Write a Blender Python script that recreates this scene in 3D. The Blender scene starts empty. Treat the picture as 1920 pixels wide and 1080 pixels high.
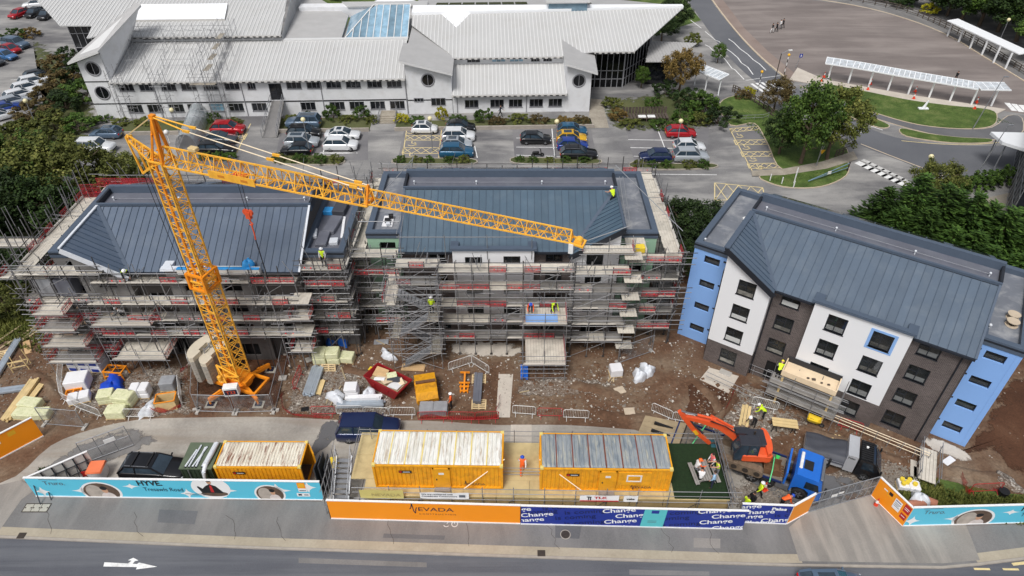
import bpy,bmesh,math,random
from mathutils import Vector,Matrix
V=Vector
ST='scaffold_tube'
STD='scaffold_tube_dark'
cos,sin,PI=math.cos,math.sin,math.pi
MTr,MRo=Matrix.Translation,Matrix.Rotation
R=math.radians
rnd=random.Random(11)
ru=rnd.uniform
scene=bpy.context.scene
COL=scene.collection
# ---------------------------------------------------------------- camera, sky, sun, exposure
CAM_H,PITCH,FPX=42.,R(38.8),1280.
cam_data=bpy.data.cameras.new('camera')
cam_data.sensor_width=36.
cam_data.lens=36.*FPX/1920.
cam_data.clip_start=.5
cam_data.clip_end=2000.
cam=bpy.data.objects.new('camera',cam_data)
cam.location=(0,0,CAM_H)
cam.rotation_euler=(PI/2-PITCH,0,0)
COL.objects.link(cam)
scene.camera=cam
SUN_EL,SUN_AZ=R(58),R(205)
world=bpy.data.worlds.new('World')
scene.world=world
world.use_nodes=True
wn=world.node_tree.nodes
wl=world.node_tree.links
sky=wn.new('ShaderNodeTexSky')
sky.sky_type='NISHITA'
sky.sun_disc=False
sky.sun_elevation=SUN_EL
sky.sun_rotation=SUN_AZ
sky.air_density=1.
sky.dust_density=4.
sky.ozone_density=1.
hs=wn.new('ShaderNodeHueSaturation')
hs.inputs['Saturation'].default_value=.4
wl.new(sky.outputs[0],hs.inputs['Color'])
wl.new(hs.outputs[0],wn['Background'].inputs['Color'])
wn['Background'].inputs['Strength'].default_value=.08
sun_data=bpy.data.lights.new('sun','SUN')
sun_data.energy=1.5
sun_data.angle=R(18)
sun_data.color=(1.,.985,.96)
sun=bpy.data.objects.new('sun',sun_data)
sd=V((sin(SUN_AZ)*cos(SUN_EL),cos(SUN_AZ)*cos(SUN_EL),sin(SUN_EL)))
sun.rotation_euler=(-sd).to_track_quat('-Z','Y').to_euler()
COL.objects.link(sun)
scene.view_settings.view_transform='Standard'
scene.view_settings.look='None'
scene.view_settings.gamma=1.
scene.view_settings.exposure=.5
scene.render.engine='CYCLES'
scene.cycles.max_bounces=4
scene.cycles.transparent_max_bounces=8
scene.cycles.use_denoising=True
# ---------------------------------------------------------------- helpers
def G(px,py,z=0.):
 s,c=sin(PITCH),cos(PITCH)
 u,v=(px-960.)/FPX,(py-540.)/FPX
 d=(CAM_H-z)/(s+v*c)
 return V((u*d,d*(c-v*s),z))
def lin(r,g,b):
 f=lambda t:t/12.92 if t<=.04045 else((t+.055)/1.055)**2.4
 return(f(r/255),f(g/255),f(b/255),1.)
MATS={}
def nmat(name):
 m=bpy.data.materials.new(name)
 m.use_nodes=True
 MATS[name]=m
 nt=m.node_tree
 return m,nt.nodes,nt.links,nt.nodes['Principled BSDF']
def ramp(N,stops,interp='LINEAR'):
 n=N.new('ShaderNodeValToRGB')
 e=n.color_ramp.elements
 n.color_ramp.interpolation=interp
 while len(e)<len(stops):
  e.new(.5)
 for el,(p,c) in zip(e,stops):
  el.position=p
  el.color=c if len(c)==4 else(*c,1)
 return n
def noise(N,L,src,scale,detail=4,rough=.55,dist=0.):
 n=N.new('ShaderNodeTexNoise')
 n.inputs['Scale'].default_value=scale
 n.inputs['Detail'].default_value=detail
 n.inputs['Roughness'].default_value=rough
 n.inputs['Distortion'].default_value=dist
 if src is not None:
  L.new(src,n.inputs['Vector'])
 return n
def mixc(N,L,fac,a,b,mode='MIX'):
 n=N.new('ShaderNodeMix')
 n.data_type='RGBA'
 n.blend_type=mode
 for sock,val in((0,fac),(6,a),(7,b)):
  if hasattr(val,'is_linked') or hasattr(val,'links'):
   L.new(val,n.inputs[sock])
  elif sock==0:
   n.inputs[0].default_value=val
  else:
   n.inputs[sock].default_value=val
 return n.outputs[2]
def mat(name,col,rough=.7,metal=0.,var=.12,scale=2.,bump=0.,bscale=30.,rand=0.,coat=0.,dirt=None,dirt_amt=.3,dscale=.8):
 m,N,L,P=nmat(name)
 tc=N.new('ShaderNodeTexCoord')
 out=None
 n1=noise(N,L,tc.outputs['Object'],scale,5,.6)
 a=tuple(x*(1-var) for x in col[:3])+(1,)
 b=tuple(min(1,x*(1+var)) for x in col[:3])+(1,)
 out=ramp(N,[(.3,a),(.7,b)])
 L.new(n1.outputs['Fac'],out.inputs['Fac'])
 c=out.outputs['Color']
 if dirt:
  n2=noise(N,L,tc.outputs['Object'],dscale,6,.65,.4)
  r2=ramp(N,[(.48,(0,0,0,1)),(.72,(dirt_amt,dirt_amt,dirt_amt,1))])
  L.new(n2.outputs['Fac'],r2.inputs['Fac'])
  c=mixc(N,L,r2.outputs['Color'],c,dirt)
 if rand:
  oi=N.new('ShaderNodeObjectInfo')
  mr=N.new('ShaderNodeMapRange')
  mr.inputs['To Min'].default_value=1-rand
  mr.inputs['To Max'].default_value=1+rand
  L.new(oi.outputs['Random'],mr.inputs['Value'])
  hv=N.new('ShaderNodeHueSaturation')
  L.new(mr.outputs[0],hv.inputs['Value'])
  L.new(c,hv.inputs['Color'])
  c=hv.outputs['Color']
 L.new(c,P.inputs['Base Color'])
 P.inputs['Roughness'].default_value=rough
 P.inputs['Metallic'].default_value=metal
 if coat:
  P.inputs['Coat Weight'].default_value=coat
  P.inputs['Coat Roughness'].default_value=.08
 if bump:
  n3=noise(N,L,tc.outputs['Object'],bscale,4,.6)
  bp=N.new('ShaderNodeBump')
  bp.inputs['Strength'].default_value=bump
  bp.inputs['Distance'].default_value=.05
  L.new(n3.outputs['Fac'],bp.inputs['Height'])
  L.new(bp.outputs[0],P.inputs['Normal'])
 return m
def M(x):
 return MATS[x] if isinstance(x,str) else x
class MB:
 def __init__(s):
  s.v,s.f,s.m,s.s=[],[],[],[]
 def add(s,vs,fs,mi=0,sm=False):
  o=len(s.v)
  s.v.extend([tuple(v) for v in vs])
  for f in fs:
   s.f.append([o+i for i in f])
   s.m.append(mi)
   s.s.append(sm)
  return s
 def bb(s,x0,x1,y0,y1,z0,z1,mi=0):
  v=[(x0,y0,z0),(x1,y0,z0),(x1,y1,z0),(x0,y1,z0),(x0,y0,z1),(x1,y0,z1),(x1,y1,z1),(x0,y1,z1)]
  return s.add(v,[(3,2,1,0),(4,5,6,7),(0,1,5,4),(1,2,6,5),(2,3,7,6),(3,0,4,7)],mi)
 def box(s,c,d,rz=0,mi=0,rx=0,ry=0):
  m=MTr(c)@MRo(rz,4,'Z')@MRo(ry,4,'Y')@MRo(rx,4,'X')
  h=[t/2 for t in d]
  v=[m@V((x*h[0],y*h[1],z*h[2])) for z in(-1,1) for x,y in((-1,-1),(1,-1),(1,1),(-1,1))]
  return s.add(v,[(3,2,1,0),(4,5,6,7),(0,1,5,4),(1,2,6,5),(2,3,7,6),(3,0,4,7)],mi)
 def cbox(s,c,d,ch,rz=0,mi=0):
  x,y,z=d[0]/2,d[1]/2,d[2]/2
  m=MTr(c)@MRo(rz,4,'Z')
  def ring(k,zz,ins):
   X,Y=x-ins,y-ins
   return[(X-k,-Y,zz),(X,-Y+k,zz),(X,Y-k,zz),(X-k,Y,zz),(-X+k,Y,zz),(-X,Y-k,zz),(-X,-Y+k,zz),(-X+k,-Y,zz)]
  rings=[ring(ch,-z,ch*.5),ring(ch,-z+ch,0),ring(ch,z-ch,0),ring(ch,z,ch*.7)]
  v=[m@V(p) for r in rings for p in r]
  f=[]
  for k in range(3):
   for i in range(8):
    j=(i+1)%8
    f.append((k*8+i,k*8+j,k*8+8+j,k*8+8+i))
  f.append(tuple(range(24,32)))
  f.append(tuple(range(7,-1,-1)))
  return s.add(v,f,mi)
 def bar(s,p,q,w,h=None,mi=0,up=(0,0,1)):
  p,q=V(p),V(q)
  h=w if h is None else h
  d=q-p
  if d.length<1e-6:
   return s
  d.normalize()
  a=d.cross(V(up))
  if a.length<1e-4:
   a=V((1,0,0))
  a.normalize()
  b=a.cross(d)
  a,b=a*(w/2),b*(h/2)
  v=[p-a-b,p+a-b,p+a+b,p-a+b,q-a-b,q+a-b,q+a+b,q-a+b]
  return s.add(v,[(3,2,1,0),(4,5,6,7),(0,1,5,4),(1,2,6,5),(2,3,7,6),(3,0,4,7)],mi)
 def tube(s,p,q,r,n=6,mi=0,r2=None,sm=True,cap=True):
  p,q=V(p),V(q)
  r2=r if r2 is None else r2
  d=q-p
  if d.length<1e-6:
   return s
  d.normalize()
  a=d.cross(V((0,0,1)))
  if a.length<1e-3:
   a=V((1,0,0))
  a.normalize()
  b=d.cross(a)
  v=[]
  for c,rr in((p,r),(q,r2)):
   for i in range(n):
    t=2*PI*i/n
    v.append(c+a*(rr*cos(t))+b*(rr*sin(t)))
  s.add(v,[(i,(i+1)%n,n+(i+1)%n,n+i) for i in range(n)],mi,sm)
  if cap:
   s.add(v[:n],[tuple(range(n-1,-1,-1))],mi)
   s.add(v[n:],[tuple(range(n))],mi)
  return s
 def path(s,pts,r,n=6,mi=0):
  for a,b in zip(pts[:-1],pts[1:]):
   s.tube(a,b,r,n,mi)
  return s
 def prism(s,poly,z0,z1,mi=0,side=None):
  n=len(poly)
  ar=sum(poly[i][0]*poly[(i+1)%n][1]-poly[(i+1)%n][0]*poly[i][1] for i in range(n))
  if ar<0:
   poly=poly[::-1]
  v=[(p[0],p[1],z0) for p in poly]+[(p[0],p[1],z1) for p in poly]
  s.add(v,[tuple(range(n-1,-1,-1)),tuple(range(n,2*n))],mi)
  return s.add(v,[(i,(i+1)%n,n+(i+1)%n,n+i) for i in range(n)],mi if side is None else side)
 def slab(s,pts,t,mi=0,under=None):
  n=len(pts)
  v=[tuple(p) for p in pts]+[(p[0],p[1],p[2]-t) for p in pts]
  s.add(v,[tuple(range(n))],mi)
  s.add(v,[tuple(range(2*n-1,n-1,-1))],mi if under is None else under)
  return s.add(v,[(i,n+i,n+(i+1)%n,(i+1)%n) for i in range(n)],mi if under is None else under)
 def prof(s,poly,y0,y1,mi=0):
  n=len(poly)
  v=[(p[0],y0,p[1]) for p in poly]+[(p[0],y1,p[1]) for p in poly]
  s.add(v,[tuple(range(n)),tuple(range(2*n-1,n-1,-1))],mi)
  return s.add(v,[(i,n+i,n+(i+1)%n,(i+1)%n) for i in range(n)],mi)
 def sph(s,c,r,nu=10,nv=6,mi=0,zmin=-1.):
  rx,ry,rz=(r,r,r) if not hasattr(r,'__len__') else r
  v,f=[],[]
  for j in range(nv+1):
   a=math.asin(max(-1,min(1,zmin+(1-zmin)*j/nv))) if False else(-PI/2 if zmin<=-1 else math.asin(zmin))+(PI/2-(-PI/2 if zmin<=-1 else math.asin(zmin)))*j/nv
   for i in range(nu):
    t=2*PI*i/nu
    v.append((c[0]+rx*cos(a)*cos(t),c[1]+ry*cos(a)*sin(t),c[2]+rz*sin(a)))
  for j in range(nv):
   for i in range(nu):
    k=(i+1)%nu
    f.append((j*nu+i,j*nu+k,j*nu+nu+k,j*nu+nu+i))
  return s.add(v,f,mi,True)
 def loft(s,rings,mi=0,sm=True,cap=True):
  n=len(rings[0])
  v=[p for r in rings for p in r]
  f=[]
  for k in range(len(rings)-1):
   for i in range(n):
    j=(i+1)%n
    f.append((k*n+i,k*n+j,k*n+n+j,k*n+n+i))
  s.add(v,f,mi,sm)
  if cap:
   s.add(rings[0],[tuple(range(n-1,-1,-1))],mi)
   s.add(rings[-1],[tuple(range(n))],mi)
  return s
 def mesh(s,name='piece'):
  me=bpy.data.meshes.new(name)
  me.from_pydata(s.v,[],s.f)
  me.polygons.foreach_set('material_index',s.m)
  me.polygons.foreach_set('use_smooth',s.s)
  me.update()
  return me
 def build(s,name,mats,parent=None,loc=None,rz=0.,kind=None):
  return link(name,s.mesh(name),mats,parent,loc,rz,kind)
def link(name,me,mats=None,parent=None,loc=None,rz=0.,kind=None):
 if mats is not None and not me.materials:
  for m in(mats if isinstance(mats,(list,tuple)) else[mats]):
   me.materials.append(M(m))
 o=bpy.data.objects.new(name,me)
 COL.objects.link(o)
 if loc is not None:
  o.location=loc
 if rz:
  o.rotation_euler=(0,0,rz)
 if parent is not None:
  o.parent=parent
 if kind:
  o['kind']=kind
 return o
def tag(o,label,cat,group=None):
 o['label']=label
 o['category']=cat
 if group:
  o['group']=group
 return o
def thing(name,label,cat,loc=(0,0,0),rz=0.,group=None):
 o=bpy.data.objects.new(name,None)
 o.empty_display_size=.3
 COL.objects.link(o)
 o.location=loc
 o.rotation_euler=(0,0,rz)
 return tag(o,label,cat,group)
def dup(root,loc,rz=0.,label=None,swap=None):
 def cp(o,par):
  c=o.copy()
  COL.objects.link(c)
  c.parent=par
  if swap and o.data is not None:
   for sl in c.material_slots:
    if sl.material and sl.material.name in swap:
     mm=M(swap[sl.material.name])
     sl.link='OBJECT'
     sl.material=mm
  for ch in o.children:
   cp(ch,c)
  return c
 r=cp(root,None)
 r.location=loc
 r.rotation_euler=(0,0,rz)
 if label:
  r['label']=label
 return r
def placed(name,me,mats,parent,mtx):
 o=link(name,me,mats,parent)
 o.matrix_basis=mtx
 return o
UNIT={}
def unit_tube():
 if 'tube' not in UNIT:
  b=MB().tube((0,0,0),(0,0,1),1.,6)
  UNIT['tube']=b.mesh('tube')
 return UNIT['tube']
def unit_box():
 if 'box' not in UNIT:
  UNIT['box']=MB().bb(-.5,.5,-.5,.5,0,1).mesh('bar')
 return UNIT['box']
def aim(p,q,w,h=None):
 p,q=V(p),V(q)
 d=q-p
 rot=d.to_track_quat('Z','Y').to_matrix().to_4x4()
 return MTr(p)@rot@Matrix.Diagonal((w,h or w,d.length,1))
SHARED={}
def shared(key,base,mats):
 k=(key,tuple(mats) if isinstance(mats,(list,tuple)) else mats)
 if k not in SHARED:
  me=base.copy()
  me.materials.clear()
  for m in(mats if isinstance(mats,(list,tuple)) else[mats]):
   me.materials.append(M(m))
  SHARED[k]=me
 return SHARED[k]
def pole(name,p,q,r,m,parent):
 o=link(name,shared('tube',unit_tube(),m),None,parent)
 o.matrix_basis=aim(p,q,r)
 return o
def beam(name,p,q,w,h,m,parent):
 o=link(name,shared('box',unit_box(),m),None,parent)
 o.matrix_basis=aim(p,q,w,h)
 return o
def sheet(name,pts,z,m,kind='structure',parent=None):
 b=MB()
 n=len(pts)
 ar=sum(pts[i][0]*pts[(i+1)%n][1]-pts[(i+1)%n][0]*pts[i][1] for i in range(n))
 if ar<0:
  pts=pts[::-1]
 b.add([(p[0],p[1],z) for p in pts],[tuple(range(n))])
 return b.build(name,m,parent,kind=kind if parent is None else None)
def gp(*pix):
 return[G(*p) for p in pix]
def smooth_line(pts,k=4,closed=False):
 out=[]
 n=len(pts)
 P=[V((p[0],p[1],0)) for p in pts]
 rng=range(n) if closed else range(n-1)
 for i in rng:
  p0,p1,p2,p3=(P[(i-1)%n] if closed or i>0 else P[0]),P[i],P[(i+1)%n],(P[(i+2)%n] if closed or i<n-2 else P[-1])
  for j in range(k):
   t=j/k
   out.append(.5*((2*p1)+(p2-p0)*t+(2*p0-5*p1+4*p2-p3)*t*t+(3*p1-p0-3*p2+p3)*t**3))
 if not closed:
  out.append(P[-1])
 return out
def ribbon(b,pts,w,z0,z1=None,mi=0):
 n=len(pts)
 Lf,Rt=[],[]
 for i in range(n):
  a=pts[max(0,i-1)]
  c=pts[min(n-1,i+1)]
  d=V((c[0]-a[0],c[1]-a[1]))
  d.normalize()
  nn=V((-d.y,d.x))*(w/2)
  Lf.append((pts[i][0]+nn.x,pts[i][1]+nn.y))
  Rt.append((pts[i][0]-nn.x,pts[i][1]-nn.y))
 if z1 is None:
  v=[(p[0],p[1],z0) for p in Rt]+[(p[0],p[1],z0) for p in Lf]
  b.add(v,[(i,i+1,n+i+1,n+i) for i in range(n-1)],mi)
 else:
  for i in range(n-1):
   q=[Rt[i],Rt[i+1],Lf[i+1],Lf[i]]
   v=[(p[0],p[1],z0) for p in q]+[(p[0],p[1],z1) for p in q]
   f=[(4,5,6,7),(0,1,5,4),(2,3,7,6)]
   if i==0:
    f.append((3,0,4,7))
   if i==n-2:
    f.append((1,2,6,5))
   b.add(v,f,mi)
 return b
def text_piece(txt,size,m,parent,mtx,clip=None,bold=0.,name='lettering',shear=0.,depth=0.,sx=1.):
 cu=bpy.data.curves.new('lettering','FONT')
 cu.body=txt
 cu.size=size
 cu.offset=bold
 cu.shear=shear
 cu.resolution_u=3
 cu.align_x='LEFT'
 tmp=bpy.data.objects.new('lettering_tmp',cu)
 me=bpy.data.meshes.new_from_object(tmp)
 bpy.data.objects.remove(tmp)
 bpy.data.curves.remove(cu)
 return me
def text_on(parent,items,mtx,m,rect=None,name='lettering'):
 bm=bmesh.new()
 for(txt,x,y,size,tilt,bold,sx) in items:
  me=text_piece(txt,size,None,None,None,bold=bold)
  me.transform(MTr((x,y,0))@MRo(tilt,4,'Z')@Matrix.Diagonal((sx,1,1,1)))
  bm.from_mesh(me)
  bpy.data.meshes.remove(me)
 if rect:
  x0,x1,y0,y1=rect
  for co,no in(((x0,0,0),(-1,0,0)),((x1,0,0),(1,0,0)),((0,y0,0),(0,-1,0)),((0,y1,0),(0,1,0))):
   bmesh.ops.bisect_plane(bm,geom=bm.verts[:]+bm.edges[:]+bm.faces[:],plane_co=co,plane_no=no,clear_outer=True)
 me=bpy.data.meshes.new(name)
 bm.to_mesh(me)
 bm.free()
 if not me.polygons:
  bpy.data.meshes.remove(me)
  return None
 o=link(name,me,m,parent)
 o.matrix_basis=mtx
 return o
# ---------------------------------------------------------------- materials
def soften(m,scale=.9,amt=1.1):
 N,L=m.node_tree.nodes,m.node_tree.links
 P,out=N['Principled BSDF'],N['Material Output']
 at=N.new('ShaderNodeAttribute');at.attribute_name='edge'
 tc=N.new('ShaderNodeTexCoord')
 n1=noise(N,L,tc.outputs['Object'],scale,8,.7,.3)
 a=N.new('ShaderNodeMath');a.operation='MULTIPLY_ADD'
 L.new(n1.outputs['Fac'],a.inputs[0]);a.inputs[1].default_value=amt*2;L.new(at.outputs['Fac'],a.inputs[2])
 r=ramp(N,[(.55*.5+amt*.5,(0,0,0)),(min(1,.55*.5+amt*.5+.12),(1,1,1))])
 d=N.new('ShaderNodeMath');d.operation='DIVIDE';L.new(a.outputs[0],d.inputs[0]);d.inputs[1].default_value=2.
 L.new(d.outputs[0],r.inputs['Fac'])
 tr=N.new('ShaderNodeBsdfTransparent');mx=N.new('ShaderNodeMixShader')
 L.new(r.outputs['Color'],mx.inputs[0]);L.new(tr.outputs[0],mx.inputs[1]);L.new(P.outputs[0],mx.inputs[2])
 L.new(mx.outputs[0],out.inputs['Surface'])
 return m
def ground_mat(name,stops,scale,fine=(8.,.25),speck=None,rough=.9,bump=.25,patch=None,dist=.3,streak=None):
 m,N,L,P=nmat(name)
 tc=N.new('ShaderNodeTexCoord')
 src=tc.outputs['Object']
 n1=noise(N,L,src,scale,6,.6,dist)
 r1=ramp(N,stops)
 L.new(n1.outputs['Fac'],r1.inputs['Fac'])
 c=r1.outputs['Color']
 n2=noise(N,L,src,fine[0],3,.7)
 r2=ramp(N,[(.25,(1-fine[1],)*3),(.75,(1+fine[1],)*3)])
 L.new(n2.outputs['Fac'],r2.inputs['Fac'])
 c=mixc(N,L,1.,c,r2.outputs['Color'],'MULTIPLY')
 if streak:
  mp=N.new('ShaderNodeMapping')
  mp.inputs['Scale'].default_value=(streak[0],streak[1],1)
  L.new(src,mp.inputs['Vector'])
  n4=noise(N,L,mp.outputs[0],1.,5,.6,.2)
  r4=ramp(N,[(.45,(0,0,0)),(.7,(streak[3],)*3)])
  L.new(n4.outputs['Fac'],r4.inputs['Fac'])
  c=mixc(N,L,r4.outputs['Color'],c,streak[2])
 if patch:
  n3=noise(N,L,src,patch[0],5,.6,.5)
  r3=ramp(N,[(patch[1],(0,0,0)),(patch[1]+.05,(1,1,1))])
  L.new(n3.outputs['Fac'],r3.inputs['Fac'])
  c=mixc(N,L,r3.outputs['Color'],c,patch[2])
 if speck:
  vo=N.new('ShaderNodeTexVoronoi')
  vo.inputs['Scale'].default_value=speck[0]
  L.new(src,vo.inputs['Vector'])
  r5=ramp(N,[(speck[1],(1,1,1)),(speck[1]+.08,(0,0,0))])
  L.new(vo.outputs['Distance'],r5.inputs['Fac'])
  n6=noise(N,L,src,.9,3,.6)
  r6=ramp(N,[(.5,(0,0,0)),(.62,(1,1,1))])
  L.new(n6.outputs['Fac'],r6.inputs['Fac'])
  k=mixc(N,L,1.,r5.outputs['Color'],r6.outputs['Color'],'MULTIPLY')
  c=mixc(N,L,k,c,speck[2])
 L.new(c,P.inputs['Base Color'])
 P.inputs['Roughness'].default_value=rough
 P.inputs['Specular IOR Level'].default_value=.3
 if bump:
  bp=N.new('ShaderNodeBump')
  bp.inputs['Strength'].default_value=bump
  bp.inputs['Distance'].default_value=.08
  L.new(n2.outputs['Fac'],bp.inputs['Height'])
  L.new(bp.outputs[0],P.inputs['Normal'])
 return m
ground_mat('earth_far',[(.3,lin(70,78,46)),(.7,lin(98,100,66))],.15)
ground_mat('grass_turf',[(.3,lin(62,80,36)),(.5,lin(80,100,46)),(.75,lin(112,120,70))],.5,(5,.4),bump=.4)
ground_mat('mud',[(.3,lin(82,59,44)),(.42,lin(104,78,60)),(.54,lin(118,98,80)),(.68,lin(132,116,98)),(.82,lin(156,144,126))],.22,(4,.35),speck=(2.2,.1,lin(212,206,196)),bump=.8,streak=(.5,.9,lin(92,66,49),.7))
ground_mat('wet_soil',[(.3,lin(66,42,28)),(.6,lin(88,58,40)),(.8,lin(104,74,54))],.3,(6,.25),speck=(1.6,.07,lin(190,178,160)),bump=.6,rough=.8)
m_gravel,N,L,P=nmat('gravel')
tc=N.new('ShaderNodeTexCoord')
vo=N.new('ShaderNodeTexVoronoi')
vo.inputs['Scale'].default_value=9.
L.new(tc.outputs['Object'],vo.inputs['Vector'])
sx_=N.new('ShaderNodeSeparateColor')
L.new(vo.outputs['Color'],sx_.inputs[0])
rr=ramp(N,[(0.,lin(84,74,66)),(.4,lin(122,112,102)),(.8,lin(152,144,134)),(1.,lin(196,190,182))])
L.new(sx_.outputs[0],rr.inputs['Fac'])
nb=noise(N,L,tc.outputs['Object'],.5,5,.6)
rb=ramp(N,[(.42,(0,0,0)),(.62,(.6,)*3)])
L.new(nb.outputs['Fac'],rb.inputs['Fac'])
c=mixc(N,L,rb.outputs['Color'],rr.outputs['Color'],lin(110,86,66))
L.new(c,P.inputs['Base Color'])
P.inputs['Roughness'].default_value=.9
bp=N.new('ShaderNodeBump')
bp.inputs['Strength'].default_value=.8
bp.inputs['Distance'].default_value=.06
L.new(vo.outputs['Distance'],bp.inputs['Height'])
L.new(bp.outputs[0],P.inputs['Normal'])
ground_mat('asphalt_road',[(.3,lin(84,86,93)),(.7,lin(102,104,110))],.12,(14,.12),bump=.15,streak=(.05,1.1,lin(118,120,124),.7))
ground_mat('asphalt_footway',[(.3,lin(108,107,106)),(.7,lin(128,126,125))],.15,(12,.16),bump=.15,streak=(.5,.12,lin(144,141,138),.6))
ground_mat('asphalt_patch',[(.3,lin(96,96,98)),(.7,lin(112,112,114))],.3,(12,.12),bump=.15)
ground_mat('car_park_asphalt',[(.32,lin(100,99,101)),(.5,lin(122,121,121)),(.72,lin(152,150,147))],.1,(6,.18),bump=.1,streak=(.1,.3,lin(188,185,180),.6))
ground_mat('bay_asphalt',[(.3,lin(106,105,108)),(.7,lin(134,132,132))],.2,(10,.1),bump=.1)
ground_mat('bus_road',[(.3,lin(94,96,101)),(.7,lin(112,113,117))],.08,(10,.1),bump=.1)
ground_mat('bus_apron',[(.3,lin(112,104,101)),(.55,lin(126,117,113)),(.8,lin(144,135,130))],.08,(6,.1),bump=.1,streak=(.05,.3,lin(166,157,151),.5))
ground_mat('apron_path',[(.3,lin(132,116,108)),(.7,lin(150,136,128))],.2,(8,.1),bump=.1)
ground_mat('site_concrete',[(.3,lin(138,133,127)),(.5,lin(164,159,151)),(.75,lin(190,184,175))],.22,(5,.12),bump=.2,streak=(.08,.9,lin(140,128,114),.6),patch=(.5,.72,lin(112,96,80)))
ground_mat('crossover',[(.3,lin(128,124,119)),(.7,lin(152,147,141))],.25,(9,.1),bump=.15,streak=(.9,.1,lin(176,169,160),.8))
ground_mat('buff_paving',[(.3,lin(160,150,132)),(.7,lin(178,168,150))],.5,(6,.08),bump=.1)
ground_mat('platform_concrete',[(.3,lin(186,176,164)),(.7,lin(206,198,186))],.3,(6,.1),bump=.1)
ground_mat('paving_flags',[(.3,lin(140,132,120)),(.7,lin(172,164,150))],.8,(6,.15),bump=.2)
mat('kerb_stone',lin(164,156,146),.85,var=.12,scale=1.5,bump=.2)
mat('kerb_pale',lin(196,180,158),.85,var=.1,scale=1.5)
mat('white_paint',lin(238,238,236),.7,var=.06,scale=3,dirt=lin(150,148,146),dirt_amt=.5,dscale=2.5)
mat('worn_white_paint',lin(206,205,202),.7,var=.15,scale=3,dirt=lin(150,148,146),dirt_amt=.8,dscale=1.8)
mat('yellow_paint',lin(226,206,150),.7,var=.08,scale=3,dirt=lin(150,146,138),dirt_amt=.5,dscale=2.)
mat('iron',lin(74,66,60),.6,.4,var=.2,scale=5,bump=.2)
mat('cover_concrete',lin(176,172,160),.85,var=.1,scale=4,bump=.2)
# ---------------------------------------------------------------- ground
sheet('ground',[(-400,-120),(400,-120),(400,700),(-400,700)],0.,'earth_far')
sheet('car_park',[(-130,57),(60,57),(60,62),(150,62),(150,230),(-130,230)],.006,'car_park_asphalt')
sheet('site_ground',[(-70,20),(-70,60),(-44,62),(15,62),(19,62),(46,52),(70,45),(70,20)],.011,'mud')
kerb_px=[(-120,1001),(0,1005.5),(480,1026),(960,1042),(1440,1057.5),(1500,1059),(1765,1063),(1832,1057),(1920,1046),(2040,1031)]
kerb=[G(*p) for p in kerb_px]
sheet('street',[(-80,-60),(90,-60),(90,kerb[-1].y+.6),(kerb[-1].x,kerb[-1].y)]+[(p.x,p.y) for p in kerb[::-1][1:]]+[(-80,kerb[0].y)],.016,'asphalt_road')
FT=.11
foot=MB()
back=[G(2040,975),G(1920,984),G(1690,990),G(1650,950),G(1560,935),G(1514,955),G(1480,974),G(1396,974),G(1392,990),G(620,974),G(612,942),G(80,932),G(40,905),G(-60,940)]
foot.prism([(p.x,p.y) for p in kerb]+[(p.x,p.y+0.) for p in back],0.,FT)
foot.build('footway','asphalt_footway',kind='structure')
b=MB()
def off(pts,d):
 o=[]
 n=len(pts)
 for i in range(n):
  a,c=pts[max(0,i-1)],pts[min(n-1,i+1)]
  t=V((c[0]-a[0],c[1]-a[1]))
  t.normalize()
  o.append(V((pts[i][0]-t.y*d,pts[i][1]+t.x*d,0)))
 return o
ribbon(b,off(kerb,-.08),.16,0.,FT+.012)
b.build('kerb','kerb_stone',kind='structure')
ks=off(kerb,.33)
b=MB()
ribbon(b,ks[:5]+[G(1501,1049)],.62,FT+.005)
b.build('buff_paving','buff_paving',kind='structure')
b=MB()
ribbon(b,ks[7:],.62,FT+.005)
b.build('buff_paving','buff_paving',kind='structure')
sheet('crossover',[(p.x,p.y) for p in gp((1498,1054),(1478,991),(1512,962),(1632,930),(1691,988),(1810,986),(1836,1052),(1765,1058))],FT+.008,'crossover')
sheet('crossover_apron',[(p.x,p.y) for p in gp((-120,995),(0,997),(42,938),(70,918),(40,902),(-80,930))],FT+.008,'crossover')
sheet('asphalt_patch',[(p.x,p.y) for p in gp((1041,986),(1090,988),(1086,1012),(1041,1010))],FT+.006,'asphalt_patch')
for nm_,pix_,m_,z_ in(('asphalt_patch',[(300,957),(372,960),(366,985),(296,981)],'asphalt_patch',FT+.006),('asphalt_patch',[(720,1002),(835,1006),(833,1014),(718,1010)],'asphalt_patch',FT+.006),('road_repair',[(560,1046),(800,1055),(800,1064),(560,1056)],'asphalt_footway',.0195),('road_repair',[(1180,1068),(1330,1072),(1330,1080),(1180,1078)],'bay_asphalt',.0195),('asphalt_patch',[(1300,1010),(1350,1012),(1350,1030),(1300,1028)],'crossover',FT+.006)):
 sheet(nm_,[(p.x,p.y) for p in gp(*pix_)],z_,m_)
for i in range(9):
 x_=90+i*160+ru(-50,50)
 b=MB()
 y_=955+.03*x_
 ribbon(b,gp(*[(x_+ru(-6,6)+k*3,y_+k*9) for k in range(6)]),.025,FT+.0075)
 b.build('crack','iron',kind='structure')
def cover(px,py,w,d,m,nm='utility_cover',z=FT+.009,parts=1,lab=''):
 p=G(px,py)
 t=thing(nm,lab,'manhole cover',(p.x,p.y,z))
 fr=MB()
 fr.bb(-w/2-.05,w/2+.05,-d/2-.05,d/2+.05,0,.006)
 fr.build('frame','iron',t)
 for i in range(parts):
  x0=-w/2+i*w/parts+.02
  q=MB().bb(x0,x0+w/parts-.04,-d/2+.02,d/2-.02,.006,.014)
  for sx in(.15,.85):
   q.bb(x0+(w/parts)*sx-.06,x0+(w/parts)*sx+.02,-.05,.05,.014,.018,1)
  q.build('lid',[m,'iron'],t)
 return t
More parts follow.
